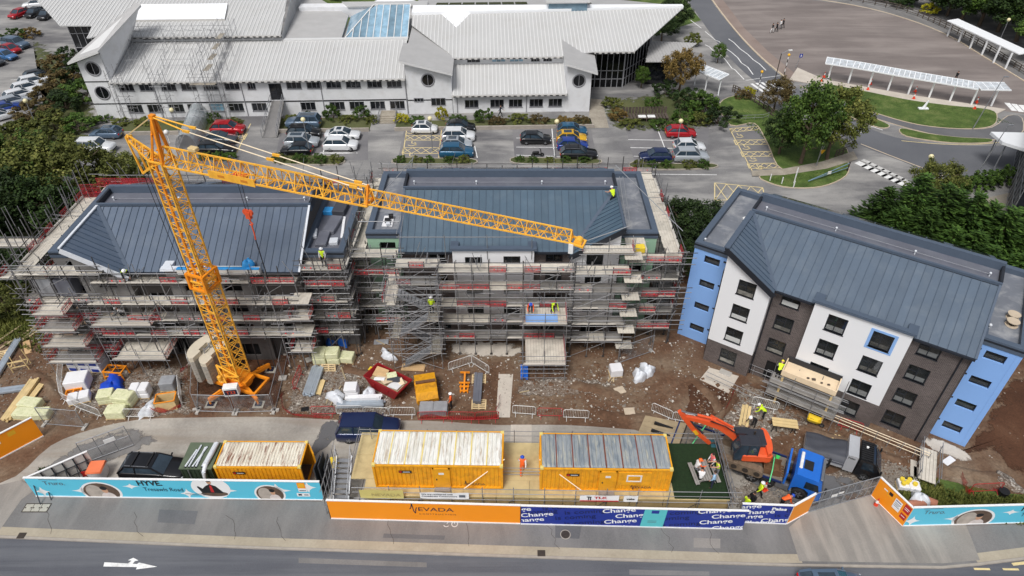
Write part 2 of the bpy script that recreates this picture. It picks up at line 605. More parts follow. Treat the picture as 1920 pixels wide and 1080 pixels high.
cover(70,954,1.7,.62,'cover_concrete',parts=3,lab='pale concrete utility cover of three lids on the pavement')
cover(42,1006,.42,.34,'iron',nm='gully_cover',lab='brown iron gully cover set in the kerb strip by arrow')
cover(1015,1039,.42,.34,'iron',nm='gully_cover',lab='iron gully cover in kerb strip below the blue hoarding')
p=G(1060,1004)
t=thing('manhole_cover','round iron manhole cover in the pavement below the blue hoarding','manhole cover',(p.x,p.y,FT+.009))
MB().tube((0,0,0),(0,0,.008),.36,20).build('frame','kerb_stone',t)
q=MB().tube((0,0,.008),(0,0,.014),.3,20)
for i in range(-3,4):
 q.bb(-.2,.2,i*.07-.015,i*.07+.015,.014,.018)
q.build('lid','iron',t)
def arrow_sheet():
 z=.021
 pix=[(196,1054.5),(240,1056.8),(247,1051.5),(240,1050.8),(250,1046),(260,1051),(253,1052.5),(249,1057.3),(257,1057.8),(261,1055),(295,1062.8),(255,1068),(257,1063.6),(194,1062.4)]
 return sheet('road_arrow',[(p.x,p.y) for p in gp(*pix)],z,'white_paint')
arrow_sheet()
b=MB()
pc=G(845,984)
def ring2(b,c,r,w,z,n=18,a0=0,a1=2*PI):
 pts=[V((c[0]+r*cos(a0+(a1-a0)*i/n),c[1]+r*sin(a0+(a1-a0)*i/n),0)) for i in range(n+1)]
 ribbon(b,pts,w,z)
ring2(b,(pc.x+.28,pc.y-.02),.2,.06,FT+.012)
ring2(b,(pc.x-.28,pc.y-.02),.2,.06,FT+.012,a0=3.6,a1=5.6)
ribbon(b,[V((pc.x-.26,pc.y,0)),V((pc.x-.1,pc.y+.22,0)),V((pc.x+.2,pc.y+.22,0)),V((pc.x+.28,pc.y,0))],.05,FT+.012)
ribbon(b,[V((pc.x+.16,pc.y+.34,0)),V((pc.x+.2,pc.y+.2,0))],.05,FT+.012)
b.build('cycle_symbol','worn_white_paint',kind='structure')
def dash(px0,py0,px1,py1,w,m='white_paint',z=.021,nm='road_marking'):
 b=MB()
 ribbon(b,[G(px0,py0),G(px1,py1)],w,z)
 return b.build(nm,m,kind='structure')
dash(1826,1067,1856,1067.5,.14,'yellow_paint')
dash(1880,1067.5,1910,1068,.14,'yellow_paint')
dash(1898,1058.5,1935,1054,.2,'yellow_paint')
sheet('site_road',[(p.x,p.y) for p in smooth_line(gp((-60,925),(30,893),(95,836),(170,806),(262,787),(380,783),(520,782),(660,789),(800,789),(930,797),(1060,797),(1190,806)),3)]+[(p.x,p.y) for p in gp((1260,830),(1330,850),(1480,950),(1400,990),(615,960),(600,935),(60,922))],.016,'site_concrete')
SOFT={}
def blob(name,pix,m,z,k=5,jit=.25,grow=1.12):
 pts=smooth_line([G(*p) for p in pix],k,True)
 c=sum(pts,V((0,0,0)))/len(pts)
 if m not in SOFT:
  SOFT[m]=soften(M(m).copy())
  MATS[m+'_soft']=SOFT[m]
 n=len(pts)
 v,e=[],[]
 for f,val in((grow,0.),(.82,.75),(.5,1.)):
  for p in pts:
   q=c+(p-c)*f
   v.append((q.x,q.y,z));e.append(val)
 v.append((c.x,c.y,z));e.append(1.)
 b=MB()
 b.add(v,[(r*n+(i+1)%n,r*n+i,(r+1)*n+i,(r+1)*n+(i+1)%n) for r in range(2) for i in range(n)]+[(2*n+(i+1)%n,2*n+i,3*n) for i in range(n)])
 me=b.mesh(name)
 me.attributes.new('edge','FLOAT','POINT').data.foreach_set('value',e)
 return link(name,me,SOFT[m],kind='structure')
blob('asphalt_strip',[(40,905),(120,848),(200,812),(262,800),(300,830),(250,850),(200,870),(140,880),(90,910)],'asphalt_footway',.020,jit=.1)
blob('wet_patch',[(612,787),(660,790),(640,815),(600,850),(575,862),(585,835)],'asphalt_patch',.024,jit=.12)
blob('gravel_patch',[(125,755),(160,690),(250,690),(345,680),(360,760),(380,776),(300,784),(200,792),(140,775)],'gravel',.017)
blob('gravel_patch',[(545,690),(620,675),(690,690),(740,740),(760,770),(690,782),(560,780),(525,770),(540,725)],'gravel',.017)
blob('gravel_patch',[(965,715),(1060,705),(1140,715),(1150,735),(1060,742),(975,745)],'gravel',.017)
blob('gravel_patch',[(1375,745),(1400,712),(1440,735),(1520,790),(1460,830),(1400,850),(1340,800)],'gravel',.017)
blob('gravel_patch',[(1340,920),(1450,880),(1560,885),(1660,850),(1720,880),(1700,930),(1560,930),(1440,960)],'gravel',.021)
blob('entrance_track',[(1330,858),(1420,878),(1500,885),(1600,895),(1640,915),(1560,950),(1480,945),(1400,905)],'asphalt_patch',.026,jit=.1)
blob('soil_bed',[(1255,770),(1290,715),(1315,712),(1372,735),(1352,775),(1320,792),(1275,785)],'wet_soil',.017)
blob('soil_bed',[(1760,860),(1820,830),(1900,700),(1990,720),(1990,900),(1900,890),(1860,850)],'wet_soil',.017)
blob('soil_bed',[(360,690),(535,650),(545,700),(520,765),(400,768)],'wet_soil',.019,jit=.1)
blob('verge',[(1660,905),(1730,890),(1800,905),(1900,925),(1990,930),(1990,975),(1720,975),(1690,940)],'grass_turf',.028)
blob('verge',[(-60,560),(60,560),(95,585),(60,610),(0,640),(-60,650)],'grass_turf',.017)
blob('plaster_splash',[(1725,815),(1760,822),(1810,846),(1830,868),(1790,862),(1740,838)],'platform_concrete',.019,jit=.3)
blob('plaster_splash',[(845,642),(930,640),(985,648),(970,668),(900,672),(850,664)],'platform_concrete',.019,jit=.35)
def slab_at(name,pix,h,m):
 b=MB()
 b.prism([(p.x,p.y) for p in gp(*pix)],0.,h)
 return b.build(name,m,kind='structure')
slab_at('concrete_path',[(935,702),(962,702),(956,783),(930,783)],.045,'platform_concrete')
slab_at('concrete_path',[(958,797),(997,797),(997,860),(955,860)],.045,'platform_concrete')
slab_at('concrete_path',[(1312,712),(1330,690),(1385,706),(1366,738)],.06,'platform_concrete')
# ---------------------------------------------------------------- car park, bus road, apron
for pix in([(345,232),(460,232),(440,300),(330,300)],[(530,230),(690,230),(690,300),(515,300)],[(760,232),(885,232),(890,305),(745,305)],[(960,228),(1105,228),(1120,300),(965,300)],[(1170,228),(1330,232),(1325,305),(1190,305)],[(1367,238),(1432,238),(1478,322),(1408,322)]):
 sheet('bay_surface',[(p.x,p.y) for p in gp(*pix)],.011,'bay_asphalt')
sheet('bus_road',[(p.x,p.y) for p in smooth_line(gp((1270,-40),(1290,0),(1345,80),(1398,138),(1470,190),(1540,232),(1612,272),(1690,302),(1776,334),(1880,334),(2010,318)),3)]+[(p.x,p.y) for p in smooth_line(gp((2010,255),(1900,272),(1790,272),(1700,262),(1640,245),(1590,220),(1540,195),(1480,155),(1425,108),(1375,55),(1330,-5),(1318,-40)),3)],.011,'bus_road')
sheet('bus_apron',[(p.x,p.y) for p in gp((1318,-40),(1330,-5),(1375,55),(1425,108),(1480,152),(1545,160),(1880,208),(2060,235),(2060,180),(1930,155),(1840,102),(1780,66),(1700,34),(1600,8),(1460,-14),(1400,-40))],.014,'bus_apron')
sheet('apron_path',[(p.x,p.y) for p in gp((1318,-40),(1330,-5),(1375,55),(1425,108),(1482,152),(1500,146),(1440,96),(1395,52),(1352,-5),(1340,-40))],.018,'apron_path')
b=MB()
ribbon(b,smooth_line(gp((1322,-30),(1332,-5),(1377,55),(1427,108),(1482,153)),4),.3,0,.1)
b.build('kerb','kerb_pale',kind='structure')
b=MB()
ribbon(b,smooth_line(gp((1452,-12),(1600,10),(1700,36),(1780,68),(1840,104),(1930,158)),4),.25,0,.1)
b.build('kerb','kerb_pale',kind='structure')
sheet('footpath',[(p.x,p.y) for p in gp((1440,-14),(1600,3),(1710,26),(1790,56),(1850,92),(1960,150),(1930,158),(1840,104),(1780,68),(1700,36),(1600,10),(1450,-8))],.019,'asphalt_footway')
slab_at('shelter_platform',[(1495,128),(1545,150),(1700,178),(1885,206),(1870,214),(1690,192),(1560,165),(1480,150)],.12,'platform_concrete')
def kerbed(name,pix,m='grass_turf',h=.13,k=4,kw=.22):
 pts=smooth_line(gp(*pix),k,True)
 b=MB()
 b.prism([(p.x,p.y) for p in pts],0,h)
 o=b.build(name,m,kind='structure')
 b=MB()
 ribbon(b,pts+[pts[0]],kw,0,h-.02)
 b.build('kerb','kerb_pale',kind='structure')
 return o
kerbed('lawn',[(1545,160),(1600,168),(1700,188),(1780,199),(1855,207),(1868,222),(1855,238),(1800,242),(1720,234),(1640,212),(1580,190)])
kerbed('footpath',[(1500,160),(1560,182),(1640,213),(1720,235),(1800,243),(1860,240),(1890,218),(1915,222),(1910,255),(1840,262),(1740,250),(1640,222),(1570,200)],'asphalt_patch',.09,3)
kerbed('lawn',[(1575,200),(1620,216),(1665,235),(1650,240),(1600,222)])
kerbed('lawn',[(1690,242),(1740,252),(1800,259),(1855,262),(1850,268),(1780,268),(1700,256)])
kerbed('lawn',[(1350,195),(1390,180),(1440,200),(1500,232),(1560,255),(1590,290),(1560,312),(1470,320),(1440,270),(1415,232),(1370,235)])
kerbed('lawn',[(1428,330),(1500,322),(1560,308),(1588,305),(1585,330),(1540,350),(1480,352),(1440,342)])
sheet('footpath',[(p.x,p.y) for p in gp((1408,322),(1470,318),(1540,305),(1600,285),(1608,300),(1550,318),(1470,330),(1410,332))],.15,'paving_flags')
def line(pix,w,m='white_paint',z=.022,nm='road_marking',sm=0):
 pts=gp(*pix)
 if sm:
  pts=smooth_line(pts,sm)
 b=MB()
 ribbon(b,pts,w,z)
 return b.build(nm,m,kind='structure')
line([(1322,84),(1330,88),(1340,98),(1346,97),(1360,112),(1372,128),(1378,131),(1395,149)],.16)
line([(1340,75),(1348,78),(1362,92),(1370,97),(1383,108),(1390,118),(1402,126),(1412,140)],.16)
line([(1366,73),(1376,80),(1388,92),(1402,102),(1412,112),(1424,120),(1436,132)],.16)
for a in(((1255,2),(1268,13)),((1295,38),(1315,53)),((1322,59),(1342,76))):
 line(a,.15)
for i in range(7):
 x=1409+i*9.5
 line([(x,157-i*1.2),(x+22,172-i*1.2)],.5)
line([(1398,151),(1432,146),(1462,142)],.12)
line([(1478,172),(1490,168)],.15)
line([(1582,214),(1603,222),(1620,233),(1655,244)],.14)
line([(1592,236),(1612,248)],.14)
line([(1612,249),(1618,247)],.2)
line([(1690,264),(1760,270),(1830,271),(1920,262)],.12,'yellow_paint',sm=4)
line([(1614,270),(1690,300),(1770,330)],.2,'kerb_pale',sm=3)
for i in range(6):
 x=1888+i*13
 line([(x,193+i*2),(x+14,208+i*2)],.75)
for i in range(7):
 x,y=1613+i*12.5,308+i*6
 line([(x+9,y-3.6),(x+14.5,y-6.3)],1.2,'worn_white_paint')
 line([(x-3,y+2),(x+6.5,y-2)],1.3,'white_paint')
W_='white_paint'
Y_='yellow_paint'
for pix in([(620,233),(605,290)],[(600,250),(640,250)],[(560,290),(668,287)],[(600,286),(670,287)],[(222,253),(250,253)],[(1034,232),(1040,300)],[(968,259),(1090,261)],[(968,276),(1090,277)],[(968,291),(1110,296)],[(1230,235),(1248,282)],[(1178,262),(1305,264)],[(1182,277),(1290,279)],[(1188,293),(1320,297)],[(890,274),(895,296)],[(878,258),(892,258)],[(1150,326),(1344,328)],[(20,150),(60,147)],[(345,284),(372,284)]):
 line(pix,.12,W_)
def hatch(quad,n=6,m='yellow_paint'):
 a,b_,c_,d_=[G(*p) for p in quad]
 mb=MB()
 for p,q in((a,b_),(b_,c_),(c_,d_),(d_,a)):
  ribbon(mb,[p,q],.12,.022)
 for i in range(n):
  t0,t1=i/n,(i+1)/n
  ribbon(mb,[a.lerp(b_,t0),d_.lerp(c_,t1)],.09,.026)
  ribbon(mb,[a.lerp(b_,t1),d_.lerp(c_,t0)],.09,.030)
 mb.build('bay_hatching',m,kind='structure')
def wheelchair(px,py,s=.55,m='yellow_paint'):
 p=G(px,py)
 mb=MB()
 ring2(mb,(p.x,p.y),s,.12,.022,12,-2.6,1.)
 ribbon(mb,[p+V((-.1*s,1.5*s,0)),p+V((0,.3*s,0)),p+V((.8*s,.2*s,0)),p+V((1.1*s,-.7*s,0))],.12,.022)
 mb.build('wheelchair_symbol',m,kind='structure')
hatch([(762,254),(828,254),(827,263),(760,263)],4)
hatch([(757,277),(825,277),(824,288),(754,288)],4)
line([(763,240),(754,300)],.12,Y_);line([(828,242),(822,300)],.12,Y_)
wheelchair(772,270);wheelchair(770,247);wheelchair(768,294)
line([(470,232),(444,286)],.12,Y_)
hatch([(444,251),(464,251),(458,262),(439,262)],2)
hatch([(1369,241),(1427,237),(1430,243),(1371,248)],5)
for k in range(3):
 x,y=1376+k*12.5,263+k*22
 hatch([(x+0,y),(x+62,y-1),(x+66,y+8),(x+4,y+9)],4)
 wheelchair(x+9,y-8,.5)
line([(1368,242),(1410,320)],.12,Y_);line([(1428,238),(1476,318)],.12,Y_)
wheelchair(1422,314,.5)
hatch([(1340,343),(1430,352),(1434,372),(1340,376)],4)
# ---------------------------------------------------------------- building helpers
class Frame:
 def __init__(s,ox,oy,ang):
  s.o,s.a=(ox,oy),R(ang)
 def uz(s,px,py,v=0.):
  a=s.a
  sn,cs=sin(PITCH),cos(PITCH)
  U,V=(px-960)/FPX,(py-540)/FPX
  d=(U,cs-V*sn,-(sn+V*cs))
  n=(-sin(a),cos(a))
  t=(v+n[0]*s.o[0]+n[1]*s.o[1])/(n[0]*d[0]+n[1]*d[1])
  x,y,z=d[0]*t,d[1]*t,CAM_H+d[2]*t
  return((x-s.o[0])*cos(a)+(y-s.o[1])*sin(a),z)
 def uv(s,px,py,z=0.):
  p=G(px,py,z)
  dx,dy=p.x-s.o[0],p.y-s.o[1]
  return(dx*cos(s.a)+dy*sin(s.a),-dx*sin(s.a)+dy*cos(s.a))
 def w(s,u,v,z=0.):
  return V((s.o[0]+u*cos(s.a)-v*sin(s.a),s.o[1]+u*sin(s.a)+v*cos(s.a),z))
def wallgrid(b,u0,u1,z0,z1,holes,v,depth=.18,mi=0,flip=1):
 us=sorted({u0,u1}|{t for h in holes for t in h[:2] if u0<t<u1})
 zs=sorted({z0,z1}|{t for h in holes for t in h[2:] if z0<t<z1})
 inside=lambda u,z:any(h[0]<u<h[1] and h[2]<z<h[3] for h in holes)
 for i in range(len(us)-1):
  for j in range(len(zs)-1):
   if not inside((us[i]+us[i+1])/2,(zs[j]+zs[j+1])/2):
    b.add([(us[i],v,zs[j]),(us[i+1],v,zs[j]),(us[i+1],v,zs[j+1]),(us[i],v,zs[j+1])],[(0,1,2,3)],mi)
 for(a,c,e,g) in holes:
  w=v+depth
  b.add([(a,v,e),(c,v,e),(c,v,g),(a,v,g),(a,w,e),(c,w,e),(c,w,g),(a,w,g)],[(0,4,5,1),(1,5,6,2),(2,6,7,3),(3,7,4,0)],mi)
 return b
WIN={}
def window(parent,u0,u1,z0,z1,v,bars=(1,),fr='frame_dark',fw=.07,glass='pane_dark',sill=None,trans=None,name='window'):
 w,h=u1-u0,z1-z0
 key=(round(w,2),round(h,2),tuple(bars),fr,fw,trans)
 if key not in WIN:
  b=MB()
  b.bb(0,w,0,.07,0,fw);b.bb(0,w,0,.07,h-fw,h)
  b.bb(0,fw,0,.07,fw,h-fw);b.bb(w-fw,w,0,.07,fw,h-fw)
  tot=float(sum(bars))
  x=fw
  panes=[]
  inner=w-2*fw
  for i,k in enumerate(bars):
   x2=x+inner*k/tot
   if i<len(bars)-1:
    b.bb(x2-fw/2,x2+fw/2,.005,.075,fw,h-fw)
   panes.append((x,x2,fw,h-fw))
   if trans:
    zz=fw+(h-2*fw)*trans
    if i==0:
     b.bb(x,x2,.003,.068,zz-fw/2,zz+fw/2)
   x=x2
  me=b.mesh('window')
  me.materials.append(M(fr))
  pm=[]
  for(a,c,e,g) in panes:
   q=MB().bb(a,c,.03,.045,e,g).mesh('pane')
   q.materials.append(M(glass))
   pm.append(q)
  WIN[key]=(me,pm)
 me,pm=WIN[key]
 o=link(name,me,None,parent,(u0,v,z0))
 for q in pm:
  p=link('pane',q,None,o)
  if q.materials[0]!=M(glass):
   p.material_slots[0].link='OBJECT'
   p.material_slots[0].material=M(glass)
 if sill:
  MB().bb(-.05,w+.05,-.14,.02,-.06,0).build('sill',sill,o)
 return o
def clip_half(poly,a,sgn,ax=0):
 out=[]
 n=len(poly)
 for i in range(n):
  p,q=poly[i],poly[(i+1)%n]
  dp,dq=sgn*(p[ax]-a),sgn*(q[ax]-a)
  if dp>=0:
   out.append(p)
  if(dp>0 and dq<0) or(dp<0 and dq>0):
   t=dp/(dp-dq)
   out.append((p[0]+t*(q[0]-p[0]),p[1]+t*(q[1]-p[1])))
 return out
def ribbed_roof(b,poly,zf,step,ax=0,rw=.09,rh=.06,t=.12,mi=0,rmi=0):
 n=len(poly)
 ar=sum(poly[i][0]*poly[(i+1)%n][1]-poly[(i+1)%n][0]*poly[i][1] for i in range(n))
 if ar<0:
  poly=poly[::-1]
 b.slab([(p[0],p[1],zf(*p)) for p in poly],t,mi)
 lo,hi=min(p[ax] for p in poly),max(p[ax] for p in poly)
 x=lo+step/2
 while x<hi:
  s=clip_half(clip_half(poly,x-rw/2,1,ax),x+rw/2,-1,ax)
  if len(s)>=3:
   o=1-ax
   mn,mx=min(p[o] for p in s),max(p[o] for p in s)
   a=(x,mn) if ax==0 else(mn,x)
   c=(x,mx) if ax==0 else(mx,x)
   p,q=V((*a,zf(*a)+rh/2)),V((*c,zf(*c)+rh/2))
   if(q-p).length>.1:
    b.bar(p,q,rw,rh,rmi)
  x+=step
 return b
mat('render_white',lin(232,232,232),.85,var=.03,scale=.5,dirt=lin(196,194,190),dirt_amt=.35,dscale=.6)
mat('college_wall',lin(224,225,227),.85,var=.05,scale=.6,dirt=lin(188,186,182),dirt_amt=.4,dscale=.7)
mat('college_roof',lin(186,186,185),.6,var=.04,scale=.3,dirt=lin(170,166,160),dirt_amt=.3,dscale=.35)
mat('college_rib',lin(212,212,211),.6,var=.04)  # paler than the roof sheet, so groove shade is put into the colours
mat('felt_grey',lin(176,175,174),.8,var=.06,scale=.6,bump=.1)
mat('white_sheet',lin(244,246,248),.5,var=.02)
mat('fascia_grey',lin(196,194,190),.6,var=.05)
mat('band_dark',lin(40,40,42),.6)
mat('frame_grey',lin(150,150,154),.5,.1,var=.06)
mat('frame_dark',lin(44,47,53),.45,.1,var=.06)
mat('frame_white',lin(228,228,226),.5,var=.04)
def glass_mat(name,col,rough=.08,spec=.6,var=.5,scale=.9):
 m=mat(name,col,rough,0.,var=var,scale=scale,rand=.35)
 m.node_tree.nodes['Principled BSDF'].inputs['Specular IOR Level'].default_value=spec
 return m
glass_mat('pane_dark',lin(36,38,42),var=.6)
glass_mat('pane_hall',lin(20,22,26),var=.5)
glass_mat('pane_blue',lin(120,158,178),.12,var=.2)
glass_mat('pane_sky',lin(138,170,190),.1,var=.25)
mat('galvanised',lin(160,162,166),.45,.5,var=.12,scale=4)
mat('scaffold_tube',lin(150,150,152),.5,.45,var=.15,scale=3,rand=.25)
mat('scaffold_tube_dark',lin(84,82,82),.55,.4,var=.15,scale=3,rand=.25)
mat('timber_dark',lin(84,74,66),.85,var=.2,scale=3,rand=.15)
mat('black_plastic',lin(26,26,28),.5,var=.1)
# ---------------------------------------------------------------- the college
CF=Frame(-57.3,90.7,2.05)
college=thing('college_building','long white college building with ribbed pale roofs, round windows and glass hall','building',CF.w(0,0,0),CF.a)
def zRA(u,v):return 5.55+.235*(v+.2)
def zRB(u,v):return 8.6+.2*(v-8.4)
def zMT(u,v):return 7.95-.258*(u-42.3)
def zRC(u,v):return 3.+.33*(v+.6)
def zRD(u,v):return 6.3+.25*(v-5.4)
def zRT(u,v):return 7.3-.3*(u-64.9)
def px_rect(px0,px1,py0,py1,v=0.):
 u0,z1=CF.uz(px0,py0,v)
 u1,_=CF.uz(px1,py0,v)
 _,z0=CF.uz(px0,py1,v)
 return u0,u1,z0,z1
up_px=[219,258,299,337,379,419,462,536,574,611,648,688,725]
lo_px=[236,274,314,350,391,427,471,563,618,655,694,731]
ups,los=[],[]
for x in up_px:
 u,_=CF.uz(x,156)
 ups.append((u,u+(1.15 if x==462 else 2.05),3.95,5.))
for x in lo_px:
 u,_=CF.uz(x,195)
 los.append((u,u+2.1,.75,1.95))
du,_=CF.uz(503,160)
door=(du,du+1.75,2.35,4.75)
b=MB()
wallgrid(b,2.15,42.5,0,5.5,ups+los+[door],0,.2)
b.bb(2.2,42.45,.25,9,.02,.1);b.bb(2.2,2.4,0.,9,.1,5.4)
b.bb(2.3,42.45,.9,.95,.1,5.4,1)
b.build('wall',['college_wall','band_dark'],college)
for i,h in enumerate(ups):
 window(college,*h,.08,(1,1,1),'frame_grey',.07,'pane_dark','frame_grey')
for i,h in enumerate(los):
 window(college,*h,.08,(1,1,1),'frame_grey',.07,'pane_blue' if i==4 else 'pane_dark','frame_grey')
dd=window(college,*door,.08,(1,1),'frame_dark',.1,'pane_dark',trans=.45,name='door')
MB().bb(2.1,42.5,-.05,-.003,2.1,2.26).build('band','band_dark',college)
for px in(297,459,606,763):
 u,_=CF.uz(px,190)
 pole('downpipe',(u,-.07,0),(u,-.07,5.3),.06,'frame_grey',college)
ribbed_roof(MB(),[(2.2,-.6),(42.5,-.6),(42.1,9),(1.2,9)],zRA,.55,rmi=1,rw=.12,rh=.06).build('roof',['college_roof','college_rib'],college)
def eave_notches(u0,u1,v,z,par,step=.85):
 b=MB()
 b.bb(u0,u1,v-.1,v+.02,z-.28,z-.06)
 u=u0+.2
 while u<u1-.4:
  b.bb(u,u+.42,v-.125,v-.09,z-.24,z-.1,1)
  u+=step
 return b.build('gutter',['fascia_grey','band_dark'],par)
eave_notches(2.2,42.5,-.62,zRA(0,-.6),college)
cl=[(4.+1.45*i,5.2+1.45*i,7.95,8.25) for i in range(14)]
b=MB()
wallgrid(b,1.6,24.2,7.6,8.5,cl,9.,.15)
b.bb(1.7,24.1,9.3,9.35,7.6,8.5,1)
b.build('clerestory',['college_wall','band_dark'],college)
for h in cl:
 window(college,*h,9.05,(1,),'frame_grey',.05,'pane_dark')
ribbed_roof(MB(),[(1.2,8.4),(24.1,8.4),(23.1,19.5),(22.4,30),(-24,30),(-8.6,11.7),(-3.9,11.6),(-3.4,8.2),(-.9,9.2),(.3,13)],zRB,.55,rmi=1,rw=.12,rh=.06).build('roof',['college_roof','college_rib'],college)
eave_notches(1.2,24.1,8.4,zRB(0,8.4),college)
b=MB()
for i,u in enumerate((1.5,)):
 b.slab([(2.2,12.5,zRB(0,12.5)+.32),(15.2,12.5,zRB(0,12.5)+.32),(14.6,17,zRB(0,17)+.32),(1.6,17,zRB(0,17)+.32)],.3,0,1)
b.build('cover_sheet',['white_sheet','fascia_grey'],college)
b=MB()
b.add([(24.2,8.7,7.4),(24.2,8.7,8.5),(23.,30,12.8),(23.,30,7.4)],[(0,1,2,3),(3,2,1,0)])
b.build('gable_wall','college_wall',college)
MB().slab([(24.2,9.1,7.75),(32.6,9.1,7.75),(32.1,19.6,7.9),(24.5,30,8.2),(23,30,8.2)],.25).build('felt_roof','felt_grey',college)
MB().slab([(24.2,8.6,7.86),(42.4,8.6,7.86),(42.4,9.3,7.86),(24.2,9.3,7.86)],.3).build('coping','college_rib',college)
MB().bb(24,44,21.5,23.5,7,8.6).build('rear_wall','college_wall',college)
MB().slab([(31.8,21.3,8.75),(44.5,21.3,8.75),(44.5,23.8,8.75),(30.5,23.8,8.75)],.2).build('rear_roof','college_roof',college)
MB().bb(32.2,42.3,9.4,21.4,6.9,7.3).build('flat_roof','felt_grey',college)
sky_=thing_part=bpy.data.objects.new('skylight',None)
COL.objects.link(sky_);sky_.parent=college
A_,B_,C_,D_=V((33.,10.,7.5)),V((42.2,10.,7.5)),V((41.9,18,9.9)),V((36.6,18,9.9))
n=9
for i in range(n):
 t0,t1=i/n,(i+1)/n
 q=[A_.lerp(B_,t0),A_.lerp(B_,t1),None,None]
 uL,uR=q[0].x,q[1].x
 top=lambda u:(D_.y-A_.y)*min(1,max(0,(u-33.)/(36.6-33.))) if u<36.6 else 8.
 pt=lambda u:V((u,10+top(u),7.5+.3*top(u)))
 b=MB()
 b.slab([q[0],q[1],pt(uR),pt(uL)] if top(uL)>.01 else[q[0],q[1],pt(uR)],.04)
 b.build('pane','pane_sky',sky_)
b=MB()
for i in range(n+1):
 u=33+9.2*i/n
 tp=8.*min(1,(u-33)/3.6)
 b.bar((u,10,7.56),(u,10+tp,7.56+.3*tp),.1,.1)
b.bar((33,10,7.58),(36.6,18,9.98),.14,.12);b.bar((36.6,18,9.98),(42.2,18,9.98),.14,.12);b.bar((33,10,7.56),(42.2,10,7.56),.14,.12)
b.build('glazing_bar','frame_white',sky_)
b=MB()
b.slab([(33,10,7.5),(36.6,18,9.9),(36.4,20.5,7.5),(32.3,20.5,7.5)],.05)
b.build('pane','pane_sky',sky_)
def round_window(u,z,v,r,par):
 n=20
 b=MB()
 prof_=[(r*1.22,0),(r*1.22,-.05),(r*1.,-.05),(r*.96,.06)]
 rings=[[(u+q*cos(2*PI*i/n),v+d,z+q*sin(2*PI*i/n)) for i in range(n)] for q,d in prof_]
 b.loft(rings,0,True,False)
 o=b.build('round_window','frame_grey',par)
 p=MB()
 p.add([(u+r*cos(2*PI*i/n),v-.012,z+r*sin(2*PI*i/n)) for i in range(n)],[tuple(range(n))])
 p.build('pane','pane_hall',o)
 MB().bb(u-.03,u+.03,v-.035,v-.014,z-r,z+r).build('glazing_bar','frame_grey',o)
def tower(poly_front,roof,depth,wins,bands,vfr,name='tower'):
 b=MB()
 n=len(poly_front)
 v0=[(p[0],vfr,p[1]) for p in poly_front]
 v1=[(p[0],vfr+depth,p[1]) for p in poly_front]
 b.add(v0+v1,[tuple(range(n))]+[(i,n+i,n+(i+1)%n,(i+1)%n) for i in range(n)]+[tuple(range(2*n-1,n-1,-1))])
 t=b.build(name,'college_wall',college)
 MB().slab(roof,.28,0,1).build('plate_roof',['felt_grey','college_rib'],t)
 for(u,z,r) in wins:
  round_window(u,z,vfr-.01,r,t)
 for z in bands:
  MB().bb(min(p[0] for p in poly_front),max(p[0] for p in poly_front),vfr-.04,vfr-.004,z-.07,z+.07).build('band','band_dark',t)
 return t
tower([(-1.25,0),(2.15,0),(2.15,9.2),(-1.25,8.1)],[(-2.,-1.,8.4),(2.6,-1.,9.9),(5.6,8.5,13.),(4.6,9.2,13.1),(-.8,8.9,9.6)],8.2,[(.55,7.2,.85),(.55,3.8,.85)],[5.4,2.2],-.05)
b=MB()
b.add([(2.2,0,5.5),(2.2,0,9.4),(5.2,8.3,12.5),(2.3,9,7.7)],[(0,1,2,3),(3,2,1,0)])
b.build('side_wall','college_wall',college)
tower([(42.55,0),(48.85,0),(48.85,5.9),(42.55,7.5)],[(41.9,-.9,zMT(41.9,0)),(49.1,-1.1,zMT(49.1,0)),(49.15,5.3,zMT(49.15,0)),(42.6,14.4,zMT(42.6,0)),(42.6,6.5,zMT(42.6,0)),(41.9,6.3,zMT(41.9,0))],5,[(45.6,5.,.8)],[2.1],-.1)
mw=[px_rect(776,794,183,190),px_rect(808,835,183,197)]
for h in mw:
 window(college,h[0],h[1],h[2],h[3],-.2,(1,1,1),'frame_grey',.06)
tower([(65.05,0),(68.5,0),(68.5,6.),(65.05,7.)],[(64.6,-.95,zRT(64.6,0)),(69.2,-1.05,zRT(69.2,0)),(69.8,7.5,zRT(69.8,0)),(65.2,12,zRT(65.2,0))],8,[(66.75,4.6,.8)],[],-.1)
lw=[]
for x in(871,919,954,993,1029):
 u,_=CF.uz(x,181)
 lw.append((u,u+1.95,.75,1.95))
b=MB()
wallgrid(b,48.9,65.1,0,3.,lw,0.,.2)
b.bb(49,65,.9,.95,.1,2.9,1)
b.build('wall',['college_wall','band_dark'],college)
for h in lw:
 window(college,*h,.08,(1,1,1),'frame_grey',.07,'pane_dark','frame_grey')
for x in(857,987):
 u,_=CF.uz(x,190)
 pole('downpipe',(u,-.07,0),(u,-.07,2.9),.06,'frame_grey',college)
ribbed_roof(MB(),[(48.85,-.7),(65.1,-.7),(65.1,5.6),(48.85,5.6)],zRC,.55,rmi=1,rw=.12,rh=.06).build('roof',['college_roof','college_rib'],college)
eave_notches(48.85,65.1,-.72,zRC(0,-.7),college)
cw=[(51.,52.9,5.25,5.75),(54.6,56.6,5.25,5.75),(57.2,59.2,5.25,5.75),(60.3,61.6,5.25,5.75),(62.1,63.4,5.25,5.75)]
b=MB()
wallgrid(b,48.8,65.3,4.9,6.2,cw,5.6,.15)
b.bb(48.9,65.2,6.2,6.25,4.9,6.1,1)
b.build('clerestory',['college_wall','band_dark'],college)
for i,h in enumerate(cw):
 window(college,*h,5.65,(1,1,1),'frame_white' if i in(1,2) else 'frame_grey',.06,'pane_sky' if i in(1,2) else 'pane_dark')
